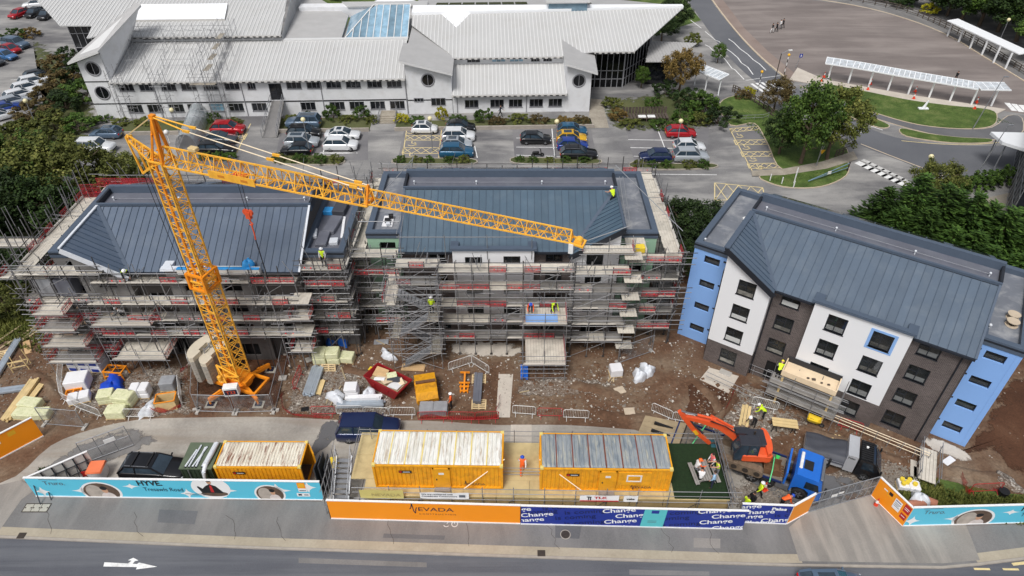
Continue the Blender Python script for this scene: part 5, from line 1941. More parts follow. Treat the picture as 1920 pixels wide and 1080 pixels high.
# ---------------------------------------------------------------- hoardings
mat('hoard_orange',lin(252,152,12),.5,var=.03,scale=.5,coat=.1)
mat('hoard_cyan',lin(92,198,226),.5,var=.03,scale=.5,coat=.1)
mat('hoard_blue',lin(28,52,148),.5,var=.03,scale=.5,coat=.1)
mat('hoard_teal',lin(92,196,202),.5,var=.03)
mat('hoard_white',lin(238,238,238),.5,var=.03)
mat('hoard_inner',lin(214,212,206),.7,var=.06,scale=1,dirt=lin(170,160,150),dirt_amt=.4)
mat('ink_dark',lin(26,34,62),.5)
mat('ink_navy',lin(14,28,84),.5)
mat('ink_black',lin(20,22,26),.5)
mat('ink_white',lin(240,242,248),.5)
mat('ink_grey',lin(92,98,108),.5)
mat('art_brown',lin(96,78,66),.6,var=.3,scale=3)
mat('art_skin',lin(196,152,124),.6)
mat('art_shirt',lin(214,204,200),.6)
mat('art_room',lin(176,166,156),.6,var=.2,scale=2)
mat('sign_red',lin(186,32,36),.5)
mat('sign_yellow',lin(236,180,40),.5)
UP=MRo(PI/2,4,'X')
def hoarding(label,p0,p1,m,cat='hoarding',h=2.13,inner='hoard_inner',struts=True,z0=0.):
 p0,p1=V((p0[0],p0[1],0)),V((p1[0],p1[1],0))
 Ln=(p1-p0).length
 t=thing('site_hoarding',label,cat,p0+V((0,0,z0)),math.atan2(p1.y-p0.y,p1.x-p0.x))
 b=MB()
 b.add([(0,0,.1),(Ln,0,.1),(Ln,0,h),(0,0,h)],[(0,1,2,3)],0)
 b.add([(0,.05,.1),(Ln,.05,.1),(Ln,.05,h),(0,.05,h)],[(3,2,1,0)],1)
 b.add([(0,0,.1),(0,.05,.1),(0,.05,h),(0,0,h)],[(3,2,1,0)],1)
 b.add([(Ln,0,.1),(Ln,.05,.1),(Ln,.05,h),(Ln,0,h)],[(0,1,2,3)],1)
 b.build('panel',[m,inner],t)
 MB().bb(-.02,Ln+.02,-.04,.1,h,h+.06).build('cap_rail','hoard_white',t)
 MB().bb(-.01,Ln+.01,-.035,.08,0.,.1).build('foot_rail','hoard_white',t)
 if struts:
  n=max(1,int(Ln/2.4))
  for i in range(1,n) if Ln>6 else range(0):
   x=.05+(Ln-.1)*i/n
   b=MB().bb(x-.04,x+.04,.05,.15,0,h)
   b.bar((x,.1,h*.8),(x,1.2,.02),.08,.06)
   b.build('strut','timber_dark',t)
 t['len']=0
 return t,Ln
def art(par,poly,m,layer=1,rect=None,name='print'):
 if rect:
  x0,x1,y0,y1=rect
  for a,s_,ax in((x0,1,0),(x1,-1,0),(y0,1,1),(y1,-1,1)):
   poly=clip_half(poly,a,s_,ax)
   if len(poly)<3:
    return None
 b=MB()
 y=-.003-.0025*layer
 b.add([(p[0],y,p[1]) for p in poly],[tuple(range(len(poly)))])
 return b.build(name,m,par)
def ell(cx,cy,rx,ry=None,n=28):
 ry=rx if ry is None else ry
 return[(cx+rx*cos(2*PI*i/n),cy+ry*sin(2*PI*i/n)) for i in range(n)]
def words_on(par,items,m,layer=4,rect=None):
 return text_on(par,items,MTr((0,-.003-.0025*layer,0))@UP,m,rect)
def hyve_art(t,Ln,x0,small=False,mirror=False):
 rect=(0.,Ln,.1,2.13)
 H_=1.25
 def star(cx,cy,sx,sy):
  pts=[]
  for k in range(4):
   a0,a1=k*PI/2,(k+1)*PI/2
   P0=(cx+sx*cos(a0),cy+sy*sin(a0));P1=(cx+sx*cos(a1),cy+sy*sin(a1))
   for j in range(5):
    tt=j/5
    mx_,my_=(P0[0]+P1[0])/2,(P0[1]+P1[1])/2
    k_=4*tt*(1-tt)*.62
    x,y=P0[0]+(P1[0]-P0[0])*tt,P0[1]+(P1[1]-P0[1])*tt
    pts.append((x+(cx-mx_)*k_,y+(cy-my_)*k_))
  art(t,pts,'hoard_white',1,rect)
 for(cx,cy,sx,sy) in((x0+.3,.6,.9,.9),(x0+3.2,.75,1.3,.7),(x0+6.8,1.35,1.,.5),(x0+10.6,.6,.9,.9),(x0+13.2,1.,1.6,1.3),(x0+17.,1.1,1.6,1.3),(x0+19.2,1.5,1.,1.),(x0+2.9,2.3,.5,.4)):
  star(cx,cy,sx,sy)
 def photo(cx,cy,rx,ry):
  art(t,ell(cx,cy,rx*1.14,ry*1.14),'hoard_white',1,rect)
  art(t,ell(cx,cy,rx,ry),'art_brown',2,rect)
  art(t,[p for p in ell(cx-rx*.35,cy,rx*.5,ry*.8)],'art_room',3,rect)
  art(t,ell(cx+rx*.3,cy-ry*.55,rx*.42,ry*.55),'art_shirt',4,rect)
  art(t,ell(cx+rx*.25,cy+ry*.22,rx*.17,ry*.3),'art_skin',5,rect)
  art(t,ell(cx+rx*.22,cy+ry*.45,rx*.2,ry*.2),'ink_black',6,rect)
 photo(x0+4.5,.62,1.25,1.05)
 cx=x0+12.4
 art(t,ell(cx,1.3,1.35,1.25),'hoard_white',2,rect)
 art(t,ell(cx+.1,.62,.95,.3),'art_brown',3,rect)
 art(t,[(cx-.75,.7),(cx+.8,.7),(cx+.4,1.5),(cx,1.75),(cx-.35,1.5),(cx-.6,1.2),(cx-.85,1.5),(cx-.95,1.4)],'ink_black',4,rect)
 art(t,[(cx-.1,.8),(cx+.12,.8),(cx+.1,1.6),(cx-.05,1.6)],'sign_red',5,rect)
 art(t,ell(cx+.02,1.95,.16,.22),'art_skin',5,rect)
 art(t,ell(cx+0.,2.1,.17,.12),'ink_black',6,rect)
 if not small:
  photo(x0+16.4,.65,.95,.95)
 words_on(t,[('HYVE.',x0+7.35,1.5,.78,0,.022,.85)],'ink_black',6,rect)
 words_on(t,[('Tresawls Road',x0+7.6,.85,.6,0,0.,.78)],'ink_dark',6,rect)
 words_on(t,[('Truro.',x0+.75,1.4,.6,0,0.,.95)],'ink_grey',6,rect)
 for(a,c,y) in((x0+.6,x0+1.9,1.98),(x0+10.4,x0+11.8,.55),(x0+10.7,x0+11.8,.42)):
  art(t,[(a,y),(c,y),(c,y+.05),(a,y+.05)],'ink_grey',5,rect)
P_=lambda*a:(G(*a).x,G(*a).y)
h1,L1=hoarding('cyan printed hoarding with oval portraits beside the pavement, left of the orange one',(-33.75,28.5),(-13.25,28.18),'hoard_cyan',z0=FT)
hyve_art(h1,L1,.4)
for(x,y,w,h_,m) in((18.9,1.4,.55,.65,'hoard_orange'),(18.9,1.,.6,.4,'hoard_white'),(18.7,.45,.9,.4,'hoard_white')):
 art(h1,[(x,y),(x+w,y),(x+w,y+h_),(x,y+h_)],m,7)
for(x,y,w,h_,m) in((18.98,1.52,.4,.4,'sign_yellow'),(18.95,1.1,.48,.08,'ink_dark'),(18.8,.55,.25,.2,'ink_dark'),(19.2,.58,.3,.12,'ink_grey')):
 art(h1,[(x,y),(x+w,y),(x+w,y+h_),(x,y+h_)],m,8)
e1=G(160,842,2.4)
hr,Lr=hoarding('white-backed hoarding return with dark frame posts at the left site entrance',(e1.x,e1.y),(-33.75,28.55),'hoard_white',z0=.02,inner='hoard_inner')
for i in range(6):
 x=.3+i*(Lr-.6)/5
 MB().bar((x,.09,.05),(x,.09,2.1),.07,.07).build('stud','steel_dark',hr)
 MB().bar((x,.12,1.6),(x+.2,1.,.05),.06,.06).build('strut','steel_dark',hr)
for z in(.6,1.4):
 MB().bar((.1,.12,z),(Lr-.1,.12,z),.05,.05).build('rail','steel_dark',hr)
h2,L2=hoarding('long orange hoarding with dark company lettering along the pavement',(-12.45,26.72),(.55,26.32),'hoard_orange',z0=FT)
def nevada(par,x,y,s,m,layer=4,off=None):
 zig=[(0,.55),(.12,.78),(.2,1.35),(.3,.3),(.42,0.),(.5,.62),(.58,.8)]
 b=MB()
 yy=-.003-.0025*layer
 for(a,c) in zip(zig[:-1],zig[1:]):
  b.bar((x+a[0]*s,yy,y+a[1]*s),(x+c[0]*s,yy,y+c[1]*s),.07*s,.07*s,0,(0,1,0))
 b.v=[(p[0],yy if p[1]<yy else yy+.001,p[2]) for p in b.v]
 b.build('logo_mark',m,par)
 words_on(par,[('EVADA',x+.62*s,y+.33*s,.72*s,0,0.,1.25)],m,layer)
nevada(h2,5.55,.95,.85,'ink_dark')
words_on(h2,[('C O N S T R U C T I O N',6.15,.82,.2,0,0.,1.15)],'ink_dark',4)
h3,L3=hoarding('dark blue hoarding covered in slanted repeated white lettering along the pavement',(.6,26.3),(15.65,25.9),'hoard_blue',z0=FT)
def change_rows(t,Ln,xs,seed=0,x_hi=None):
 rect=(.02,(x_hi or Ln)-.02,.12,2.11)
 wt,dk=[],[]
 tilt=R(8)
 for(x,y) in xs:
  wt.append(('Change',x,y,.62,tilt,.012,1.18))
  dk.append(('is coming',x+2.95*cos(tilt),y+2.95*sin(tilt),.62,tilt,.006,1.18))
 for it in dk:
  if it[1]<rect[1] and it[1]+3.6>0:
   words_on(t,[it],'ink_navy',3,rect)
 for it in wt:
  if it[1]<rect[1] and it[1]+2.8>0:
   words_on(t,[it],'ink_white',4,rect)
rows=[(-1.5,1.35),(0.,.85),(-.6,.2),(.05,-.42),(-.9,1.98),(5.45,1.55),(6.35,1.),(5.65,.3),(6.5,-.35),(5.2,2.2),(11.75,1.75),(12.75,1.2),(12.05,.5),(13.,-.15),(11.2,2.3),(-3.2,.7)]
change_rows(h3,L3,rows)
art(h3,[(8.1,.1),(9.65,.1),(9.73,2.13),(8.23,2.13)],'hoard_teal',6)
art(h3,[(8.7,1.65),(9.2,1.65),(9.2,2.),(8.7,2.)],'hoard_blue',7)
for y in(.75,.6):
 art(h3,[(8.55,y),(9.15,y),(9.15,y+.05),(8.55,y+.05)],'ink_grey',7)
h4,L4=hoarding('short dark blue hoarding piece ending at the site gate',(15.4,26.45),(18.75,26.3),'hoard_blue',z0=FT)
change_rows(h4,L4,[(-.9,1.5),(.1,.95),(-.55,.35),(.4,-.25),(1.6,.1)])
words_on(h4,[('Palas',2.,1.6,.42,0,.02,1.2)],'ink_white',6)
g0_,g1_=G(1514,962),G(1632,930)
h4b,L4b=hoarding('narrow orange hoarding return beside the site gate',(18.8,26.3),(g0_.x,g0_.y),'hoard_orange',z0=FT,struts=False)
r0,r1_=G(1632,930),G(1691,988)
h5,L5=hoarding('orange hoarding panel with safety notices right of the site gate',(r0.x,r0.y),(r1_.x,r1_.y),'hoard_orange',z0=.03)
for(x,y,w,h_,m,k) in((.55,1.55,.75,.12,'hoard_white',2),(.85,1.35,.55,.65,'sign_yellow',3),(.9,1.4,.45,.52,'hoard_orange',4),(.98,1.5,.28,.3,'ink_black',5),(1.5,.75,.55,1.,'hoard_white',3),(1.56,1.55,.4,.07,'hoard_blue',4),(1.56,1.35,.43,.05,'ink_grey',4),(1.56,1.2,.35,.05,'ink_grey',4),(1.56,1.05,.42,.05,'ink_grey',4),(2.2,1.25,.46,.75,'sign_red',3),(2.2,.55,.42,.5,'sign_red',3),(2.26,1.65,.34,.06,'hoard_white',4),(2.26,1.5,.3,.06,'hoard_white',4),(2.26,.8,.3,.06,'hoard_white',4)):
 art(h5,[(x,y),(x+w,y),(x+w,y+h_),(x,y+h_)],m,k)
h6,L6=hoarding('cyan printed hoarding with oval portraits at the right edge of the pavement',(r1_.x+.03,r1_.y),(47.5,26.75),'hoard_cyan',z0=FT)
hyve_art(h6,L6,.1,True)
o0,o1=G(-120,925),G(82,818)
h0,L0=hoarding('orange hoarding panel with small notices at the far left edge',(o0.x,o0.y),(o1.x,o1.y),'hoard_orange',z0=.02)
for(x,y,w,h_,m,k) in((L0-3.6,1.,.55,.6,'sign_yellow',2),(L0-2.9,1.3,.5,.45,'hoard_white',2),(L0-2.8,1.4,.2,.15,'sign_red',3),(L0-3.5,1.1,.35,.35,'ink_dark',3),(L0-1.8,1.5,.5,.4,'sign_yellow',2)):
 art(h0,[(x,y),(x+w,y),(x+w,y+h_),(x,y+h_)],m,k)
def mesh_panel(par,p0,p1,h,z0=.15,bars=4,rails=(0.,.5,1.),m='galvanised',r=.035,net='mesh_grey',name='gate_leaf'):
 p0,p1=V(p0),V(p1)
 b=MB()
 for k in rails:
  b.tube(p0+V((0,0,z0+(h-z0)*k)),p1+V((0,0,z0+(h-z0)*k)),r,6,0)
 for i in range(bars+1):
  q=p0.lerp(p1,i/bars)
  b.tube(q+V((0,0,z0)),q+V((0,0,h)),r*.8,6,0)
 a=[p0+V((0,0,z0)),p1+V((0,0,z0)),p1+V((0,0,h)),p0+V((0,0,h))]
 b.add(a,[(0,1,2,3)],1)
 return b.build(name,[m,net],par)
gt=thing('site_gate','grey mesh double gate between the orange hoarding panels','gate',(0,0,0))
gm=g0_.lerp(g1_,.5)
mesh_panel(gt,g0_,gm,2.3)
mesh_panel(gt,gm+(g1_-g0_)*.01,g1_,2.3)
gw=G(1575,945)
for(t_,w,h_,z) in((.32,.5,.32,1.35),(.42,.42,.25,1.5)):
 q=g0_.lerp(g1_,t_)
 d_=(g1_-g0_).normalized()
 b=MB().add([q-d_*w/2+V((0,-.05,z)),q+d_*w/2+V((0,-.05,z)),q+d_*w/2+V((0,-.05,z+h_)),q-d_*w/2+V((0,-.05,z+h_))],[(0,1,2,3)])
 b.build('notice','sign_white',gt)
gl=thing('site_gate','grey mesh gate leaf standing open behind the black estate car','gate',(0,0,0))
a_,c_=G(165,868),G(252,836)
mesh_panel(gl,a_,c_,2.3,bars=3)
q=a_.lerp(c_,.62)
MB().box((q.x,q.y-.06,1.5),(.75,.03,.4),math.atan2(c_.y-a_.y,c_.x-a_.x)).build('notice','sign_white',gl)
# ---------------------------------------------------------------- cabins on the raised deck
mat('cabin_yellow',lin(236,166,30),.5,var=.1,scale=1.2,dirt=lin(160,102,40),dirt_amt=.55,dscale=1.3)
mat('cabin_edge',lin(228,206,120),.6,var=.1)
mat('deck_ply',lin(196,178,132),.85,var=.14,scale=.9,dirt=lin(140,120,84),dirt_amt=.5)
mat('ply_face',lin(170,148,104),.85,var=.18,scale=.8,dirt=lin(110,94,66),dirt_amt=.5)
mat('astro',lin(26,48,20),.95,var=.25,scale=6,bump=.4,bscale=40)
mat('banner_yellow',lin(206,192,116),.7,var=.06,bump=.3,bscale=3)
mat('banner_white',lin(236,236,236),.6,var=.03,bump=.2,bscale=3)
def cabin_roof_mat(name,base,peak,stain,stain_amt,sx=1.):
 m,N,L,P=nmat(name)
 tc=N.new('ShaderNodeTexCoord')
 mp=N.new('ShaderNodeMapping')
 mp.inputs['Scale'].default_value=(1.3,.35,1)
 L.new(tc.outputs['Object'],mp.inputs['Vector'])
 n1=noise(N,L,mp.outputs[0],1.6,6,.65,.6)
 r1=ramp(N,[(.3,base),(.55,peak)])
 L.new(n1.outputs['Fac'],r1.inputs['Fac'])
 mp2=N.new('ShaderNodeMapping')
 mp2.inputs['Scale'].default_value=(3.5,.5,1)
 L.new(tc.outputs['Object'],mp2.inputs['Vector'])
 n2=noise(N,L,mp2.outputs[0],1.2,6,.7,.5)
 r2=ramp(N,[(.5,(0,0,0)),(.64,(stain_amt,)*3)])
 L.new(n2.outputs['Fac'],r2.inputs['Fac'])
 L.new(mixc(N,L,r2.outputs['Color'],r1.outputs['Color'],stain),P.inputs['Base Color'])
 P.inputs['Roughness'].default_value=.6
cabin_roof_mat('cabin_roof_white',lin(206,203,190),lin(234,233,226),lin(158,128,88),.65)
cabin_roof_mat('cabin_roof_steel',lin(106,118,128),lin(146,152,156),lin(200,194,170),.6)
cabin_roof_mat('cabin_roof_rust',lin(206,196,178),lin(228,222,206),lin(124,66,38),1.)
mat('rust_seam',lin(120,62,48),.8,var=.2)
def corrugated(b,x0,x1,y,z0,z1,mi=0,pitch=.28,dep=.045,face=-1):
 pts=[]
 x=x0
 while x<x1-1e-4:
  for f,dd in((0,0),(.3,0),(.42,1),(.78,1),(.9,0)):
   xx=x+f*pitch
   if xx<x1:
    pts.append((xx,y-face*dd*dep))
  x+=pitch
 pts.append((x1,y))
 n=len(pts)
 v=[(p[0],p[1],z0) for p in pts]+[(p[0],p[1],z1) for p in pts]
 b.add(v,[(i,i+1,n+i+1,n+i) for i in range(n-1)],mi)
def cabin(label,loc,rz,Ln,Wd,Hh,roofm,rib,door_x,win=None,name='site_cabin',seams=None,open_door=False,sign=True,logo=True,cat='site cabin',flip_rib=False):
 t=thing(name,label,cat,loc,rz)
 b=MB()
 corrugated(b,.08,Ln-.08,.05,.14,Hh-.14)
 b.bb(.08,Ln-.08,Wd-.1,Wd-.05,.14,Hh-.14)
 for x in(.05,Ln-.05):
  if open_door and x>1:
   continue
  b.add([(x,.05,.14),(x,Wd-.05,.14),(x,Wd-.05,Hh-.14),(x,.05,Hh-.14)],[(0,1,2,3)])
 b.build('side_sheet','cabin_yellow',t)
 b=MB()
 for z in(0,Hh-.14):
  b.bb(0,Ln,0,.12,z,z+.14);b.bb(0,Ln,Wd-.12,Wd,z,z+.14)
  b.bb(0,.12,.12,Wd-.12,z,z+.14);b.bb(Ln-.12,Ln,.12,Wd-.12,z,z+.14)
 for x in(0,Ln-.14):
  for y in(0,Wd-.14):
   b.bb(x,x+.14,y,y+.14,.14,Hh-.14)
 b.build('frame','cabin_yellow',t)
 b=MB()
 for x in(0,Ln-.2):
  for y in(0,Wd-.2):
   b.bb(x-.01,x+.21,y-.01,y+.21,Hh-.12,Hh+.05)
 b.build('corner_casting','cabin_edge',t)
 b=MB().bb(.1,Ln-.1,.1,Wd-.1,Hh-.06,Hh-0.)
 pitch=rib
 k=int((Ln-.3)/pitch)
 for i in range(k):
  x=.15+i*(Ln-.3)/k
  w=(Ln-.3)/k
  b.add([(x+.02,.14,Hh),(x+w*.28,.3,Hh+.05),(x+w*.72,.3,Hh+.05),(x+w-.02,.14,Hh),(x+.02,Wd-.14,Hh),(x+w*.28,Wd-.3,Hh+.05),(x+w*.72,Wd-.3,Hh+.05),(x+w-.02,Wd-.14,Hh)],[(0,1,5,4),(1,2,6,5),(2,3,7,6),(0,3,2,1),(4,5,6,7)])
 rf=b.build('roof_sheet',roofm,t)
 if seams:
  for i in range(1,seams):
   x=Ln*i/seams
   MB().bb(x-.035,x+.035,.12,Wd-.12,Hh+0.,Hh+.062).build('roof_seam','rust_seam' if roofm=='cabin_roof_steel' else 'cabin_edge',rf)
 if door_x is not None:
  d=MB().bb(door_x,door_x+.95,-.04,.045,.15,Hh-.35)
  do=d.build('door','cabin_yellow',t)
  b=MB()
  for(a,c,e,f_) in((-.1,0,.14,Hh-.2),(.95,1.05,.14,Hh-.2),(-.1,1.05,Hh-.35,Hh-.2)):
   b.bb(door_x+a,door_x+c,-.06,.02,e,f_)
  b.build('door_frame','cabin_yellow',do)
  MB().bb(door_x+.1,door_x+.17,-.1,-.04,1.,1.1).build('handle','iron',do)
  MB().bb(door_x+.3,door_x+.65,-.05,-.042,1.55,1.75).build('notice','sign_white',do)
  MB().bb(door_x-.05,door_x+1.,-.35,-.02,.08,.14).build('threshold','galvanised',t)
 if win:
  wdw=window(t,win,win+1.,1.15,1.85,-.05,(1,),'frame_white',.1,'pane_dark')
  MB().bb(win-.55,win+1.6,-.03,.045,.75,Hh-.3).build('window_panel','cabin_yellow',t)
 if sign:
  MB().bb(Ln*.2,Ln*.2+.85,-.03,-.012,Hh-.75,Hh-.5).build('sign_plate','ink_black',t)
  MB().bb(Ln*.2+.05,Ln*.2+.2,-.036,-.031,Hh-.7,Hh-.55).build('sign_mark','sign_red',t)
  MB().bb(Ln*.2+.28,Ln*.2+.75,-.036,-.031,Hh-.65,Hh-.6).build('sign_mark','sign_white',t)
 if logo:
  lp=bpy.data.objects.new('logo',None);COL.objects.link(lp);lp.parent=t;lp.location=(Ln*.7,-.02,.3)
  b=MB()
  zig=[(0,.55),(.12,.78),(.2,1.35),(.3,.3),(.42,0.),(.5,.62),(.58,.8)]
  for(p,q) in zip(zig[:-1],zig[1:]):
   b.bar((p[0]*.42,0,p[1]*.42),(q[0]*.42,0,q[1]*.42),.035,.01,0,(0,1,0))
  b.build('logo_mark','ink_dark',lp)
  text_on(lp,[('EVADA',.27,.15,.28,0,0.,1.25)],MTr((0,-.01,0))@UP,'ink_dark')
 return t
DZ=2.55
DA=R(-.9)
c1=cabin('yellow site cabin with pale ribbed roof on the deck, left of the two',(-9.2,27.55,DZ),DA,8.6,2.95,2.4,'cabin_roof_white',.27,4.05,seams=8)
c2=cabin('yellow site cabin with blue-grey ribbed roof on the deck, right of the two',(1.85,27.3,DZ),DA,8.65,2.95,2.4,'cabin_roof_steel',.27,4.,5.7,seams=8)
c3=cabin('small yellow storage container with rust streaked roof and open end door',(-20.75,29.15,.03),R(-.3),6.05,2.3,2.55,'cabin_roof_rust',.2,None,None,'storage_container',None,True,True,False,'container')
b=MB().bb(0,.06,0,1.15,.15,2.4)
for z in(.6,1.3,2.):
 b.bb(-.02,.08,.05,1.1,z,z+.06)
do=b.build('door','cabin_yellow',c3,(6.05,2.3,0),R(-148))
MB().bb(.05,5.9,.3,2.,.14,.2).build('floor','timber_dark',c3)
gc=thing('storage_container','dark green steel container between black estate and yellow container','container',(-23.3,29.25,.03),R(-.3))
mat('container_green',lin(52,66,50),.6,var=.1)
mat('container_green_top',lin(92,104,84),.6,var=.12)
b=MB()
corrugated(b,.05,2.25,.04,.1,2.15);b.bb(.02,2.28,2.2,2.26,.1,2.15)
for x in(.03,2.27):
 b.add([(x,.04,.1),(x,2.2,.1),(x,2.2,2.15),(x,.04,2.15)],[(0,1,2,3)])
b.build('side_sheet','container_green',gc)
MB().bb(0,2.3,0,2.3,2.15,2.25).build('roof_sheet','container_green_top',gc)
for x in(.6,1.5):
 MB().bb(x,x+.04,-.03,.02,.2,2.1).build('locking_bar','galvanised',gc)
for i,(dx,ln,r_,a) in enumerate(((.25,1.5,.07,.2),(.5,1.9,.06,.12),(.75,1.8,.06,.25),(1.,1.7,.07,.05),(1.45,2.1,.09,.1),(1.65,2.,.09,0.))):
 bs=V((-23.3+dx+.2,29.35,2.36))
 b=MB().tube((0,0,0),(sin(a)*ln,cos(a)*ln,0.),r_,8)
 b.tube((sin(a)*-.05,-.05,0),(0,0,0),r_*.9,8,1)
 tag(b.build('plastic_pipe',['white_wrap','black_plastic'],None,bs),'white plastic pipe on the green container, '+('leftmost','second from left','third from left','fourth from left','fifth from left','rightmost')[i],'pipe','white pipes on the green container')
b=MB()
pp_=[(1.75,-.35,2.3-.9),(1.8,-.2,2.15),(1.85,.3,2.4),(1.95,1.2,2.42),(2.05,2.1,2.42)]
for(p,q),(ra,rb) in zip(zip(pp_[:-1],pp_[1:]),((.1,.14),(.14,.17),(.17,.19),(.19,.15))):
 b.tube(p,q,ra,8,0,rb)
tag(b.build('wrapped_roll','white_wrap',None,(-23.3,29.25,.03)),'long white plastic wrapped roll drooping over the green container front','plastic roll')
dk=thing('raised_deck','raised scaffold deck with handrails carrying the two yellow cabins','platform',(-11.6,27.32,0),DA)
b=MB()
for i in range(11):
 x0=1.6+i*2.24
 MB().bb(x0,x0+2.22,-.35,.95,DZ-.1,DZ-.02).build('deck_board','deck_ply',dk)
for i in range(2):
 MB().bb(.55+0.,2.35,.97+i*2.,2.95+i*2.,DZ-.1,DZ-.02).build('deck_board','deck_ply',dk)
MB().bb(2.36,22.4,.97,4.2,DZ-.12,DZ-.03).build('deck_board','deck_ply',dk)
MB().bb(22.45,26.2,-.3,4.3,DZ-.1,DZ-.015).build('turf_mat','astro',dk)
for i in range(11):
 x0=1.6+i*2.24
 MB().bb(x0,x0+2.2,-.3,-.26,.1,DZ-.15).build('skirt_board','ply_face',dk)
for i in range(13):
 x=1.4+i*2.06
 for y in(-.42,4.35):
  pole('standard',(x,y,0),(x,y,DZ+1.15),.03,ST,dk)
 for z in(.9,DZ-.2):
  pole('transom',(x,-.6,z),(x,4.6,z),.027,STD,dk)
 if i%3==1:
  pole('brace',(x,-.45,.2),(x+2.06,-.45,DZ-.2),.025,STD,dk)
for z in(.8,1.6,DZ-.18,DZ+.5,DZ+1.):
 for k in range(4):
  pole('guard_rail',(1.+k*6.4,-.47,z),(1.+k*6.4+6.5,-.47,z),.027,ST,dk)
for z in(DZ-.18,DZ+.5,DZ+1.):
 for k in range(3):
  pole('guard_rail',(.6+k*8.7,4.38,z),(.6+k*8.7+8.6,4.38,z),.027,ST,dk)
 pole('guard_rail',(.6,.9,z),(.6,4.6,z),.027,ST,dk)
 for x in(26.,26.25):
  pole('guard_rail',(x,-.8,z),(x,5.,z),.03,ST,dk)
for y in(.3,1.6,2.9,4.3):
 pole('standard',(26.15,y,0),(26.15,y,DZ+1.4),.03,ST,dk)
b=MB().add([(26.2,-.4,.05),(26.2,4.3,.05),(26.2,4.3,DZ+.2),(26.2,-.4,DZ+.2)],[(0,1,2,3)])
b.build('side_screen','black_plastic',dk)
for z in(DZ+.35,DZ+.7,DZ+1.05):
 pole('guard_rail',(10.9,1.2,z),(13.5,1.2,z),.027,ST,dk)
for s_,x0,x1 in((-1,8.4,11.1),(1,16.2,13.4)):
 pole('brace',(x0,-.45,DZ+.95),(x1,.9,DZ+2.4),.035,'pendant_pale',dk)
ss=thing('deck_stairs','steel stairs climbing to the raised deck beside the pale roofed cabin','stairs',(-12.35,26.9,0),DA)
ns=11
for k in range(ns):
 t_=k/ns
 MB().bb(-.05,.95,.1+3.1*t_,.38+3.1*t_,.18+(DZ-.25)*t_,.22+(DZ-.25)*t_).build('tread','galvanised',ss)
for x in(-.08,.98):
 MB().bar((x,0,.05),(x,3.4,DZ-.05),.05,.24).build('stringer','galvanised',ss)
 for dz in(.5,1.):
  pole('handrail',(x,0,.1+dz),(x,3.4,DZ+dz),.03,'galvanised',ss)
 for k in range(4):
  pole('baluster',(x,k*1.1,.1+k*.7),(x,k*1.1,1.1+k*.72),.025,'galvanised',ss)
for k in range(6):
 pole('standard',(-.35+ru(-.2,.1),.2+k*.6,0),(-.35,.2+k*.6,3.3),.03,ST,ss)
for z in(1.2,2.2,3.2):
 pole('guard_rail',(-.35,-.2,z),(-.35,4,z),.027,ST,ss)
for i,(px,py,hgt) in enumerate(((603,925,3.),(612,925,3.3),(621,922,2.9))):
 p=G(px,py)
 b=MB().box((0,.5,hgt/2),(.06,1.2,hgt),0)
 for z in(.4,hgt*.5,hgt-.3):
  b.box((-.04,.5,z),(.04,1.2,.08))
 tag(b.build('leaning_shutter','steel_dark',None,p,R(-8+i*4)),'dark steel shutter panel leaning by the deck stairs, '+('nearest the cyan hoarding','between its two neighbours','nearest the stairs')[i],'panel')
def banner(label,x0,x1,z0,z1,m,y=-.53):
 n=8
 b=MB()
 vs=[]
 for j in range(3):
  for i in range(n+1):
   f=i/n
   z=z0+(z1-z0)*j/2-(.05*sin(PI*f) if j==0 else 0)
   vs.append((x0+(x1-x0)*f,y-.02*sin(f*9+j),z))
 b.add(vs,[(j*(n+1)+i,j*(n+1)+i+1,(j+1)*(n+1)+i+1,(j+1)*(n+1)+i) for j in range(2) for i in range(n)],0,True)
 root=thing('banner',label,'banner',(-11.6,27.32,0),DA)
 b.build('cloth',m,root)
 return root
bn=banner('faded yellow cloth banner hung on the deck rail',1.5,4.4,2.5,3.4,'banner_yellow')
mat('ink_faint',lin(176,160,104),.7)
text_on(bn,[('NEVADA',2.25,2.75,.45,0,0,1.1)],MTr((0,-.57,0))@UP,'ink_faint')
bn=banner('white cloth banner with two lines of text on deck rail',5.5,8.75,2.55,3.2,'banner_white')
for tx_,y_ in(('We are registered with',2.98),('Considerate Constructors',2.76)):
 text_on(bn,[(tx_,5.6,y_,.2,0,.004,1.1)],MTr((0,-.57,0))@UP,'ink_dark')
MB().bb(8.1,8.5,-.58,-.57,2.75,3.).build('print','ink_grey',bn)
bn=banner('white banner with red lettering and red hem on deck rail',16.1,18.7,2.5,3.1,'banner_white')
text_on(bn,[('TLK',17.05,2.8,.3,0,.012,1.6)],MTr((0,-.57,0))@UP,'sign_red')
MB().bb(16.12,18.68,-.575,-.565,2.5,2.6).build('hem','sign_red',bn)
b=MB()
b.bb(16.65,16.72,-.575,-.565,2.65,3.);b.bb(16.55,16.85,-.577,-.566,2.95,3.02);b.bb(16.78,16.85,-.576,-.567,2.65,2.95)
b.build('print','ink_black',bn)
bn=banner('small square white banner beside the red-lettered one',19.,19.95,2.48,3.1,'banner_white')
text_on(bn,[('veka',19.2,2.72,.24,0,.012,1.2)],MTr((0,-.57,0))@UP,'ink_black')
bp_=G(1322,895,DZ+.4)
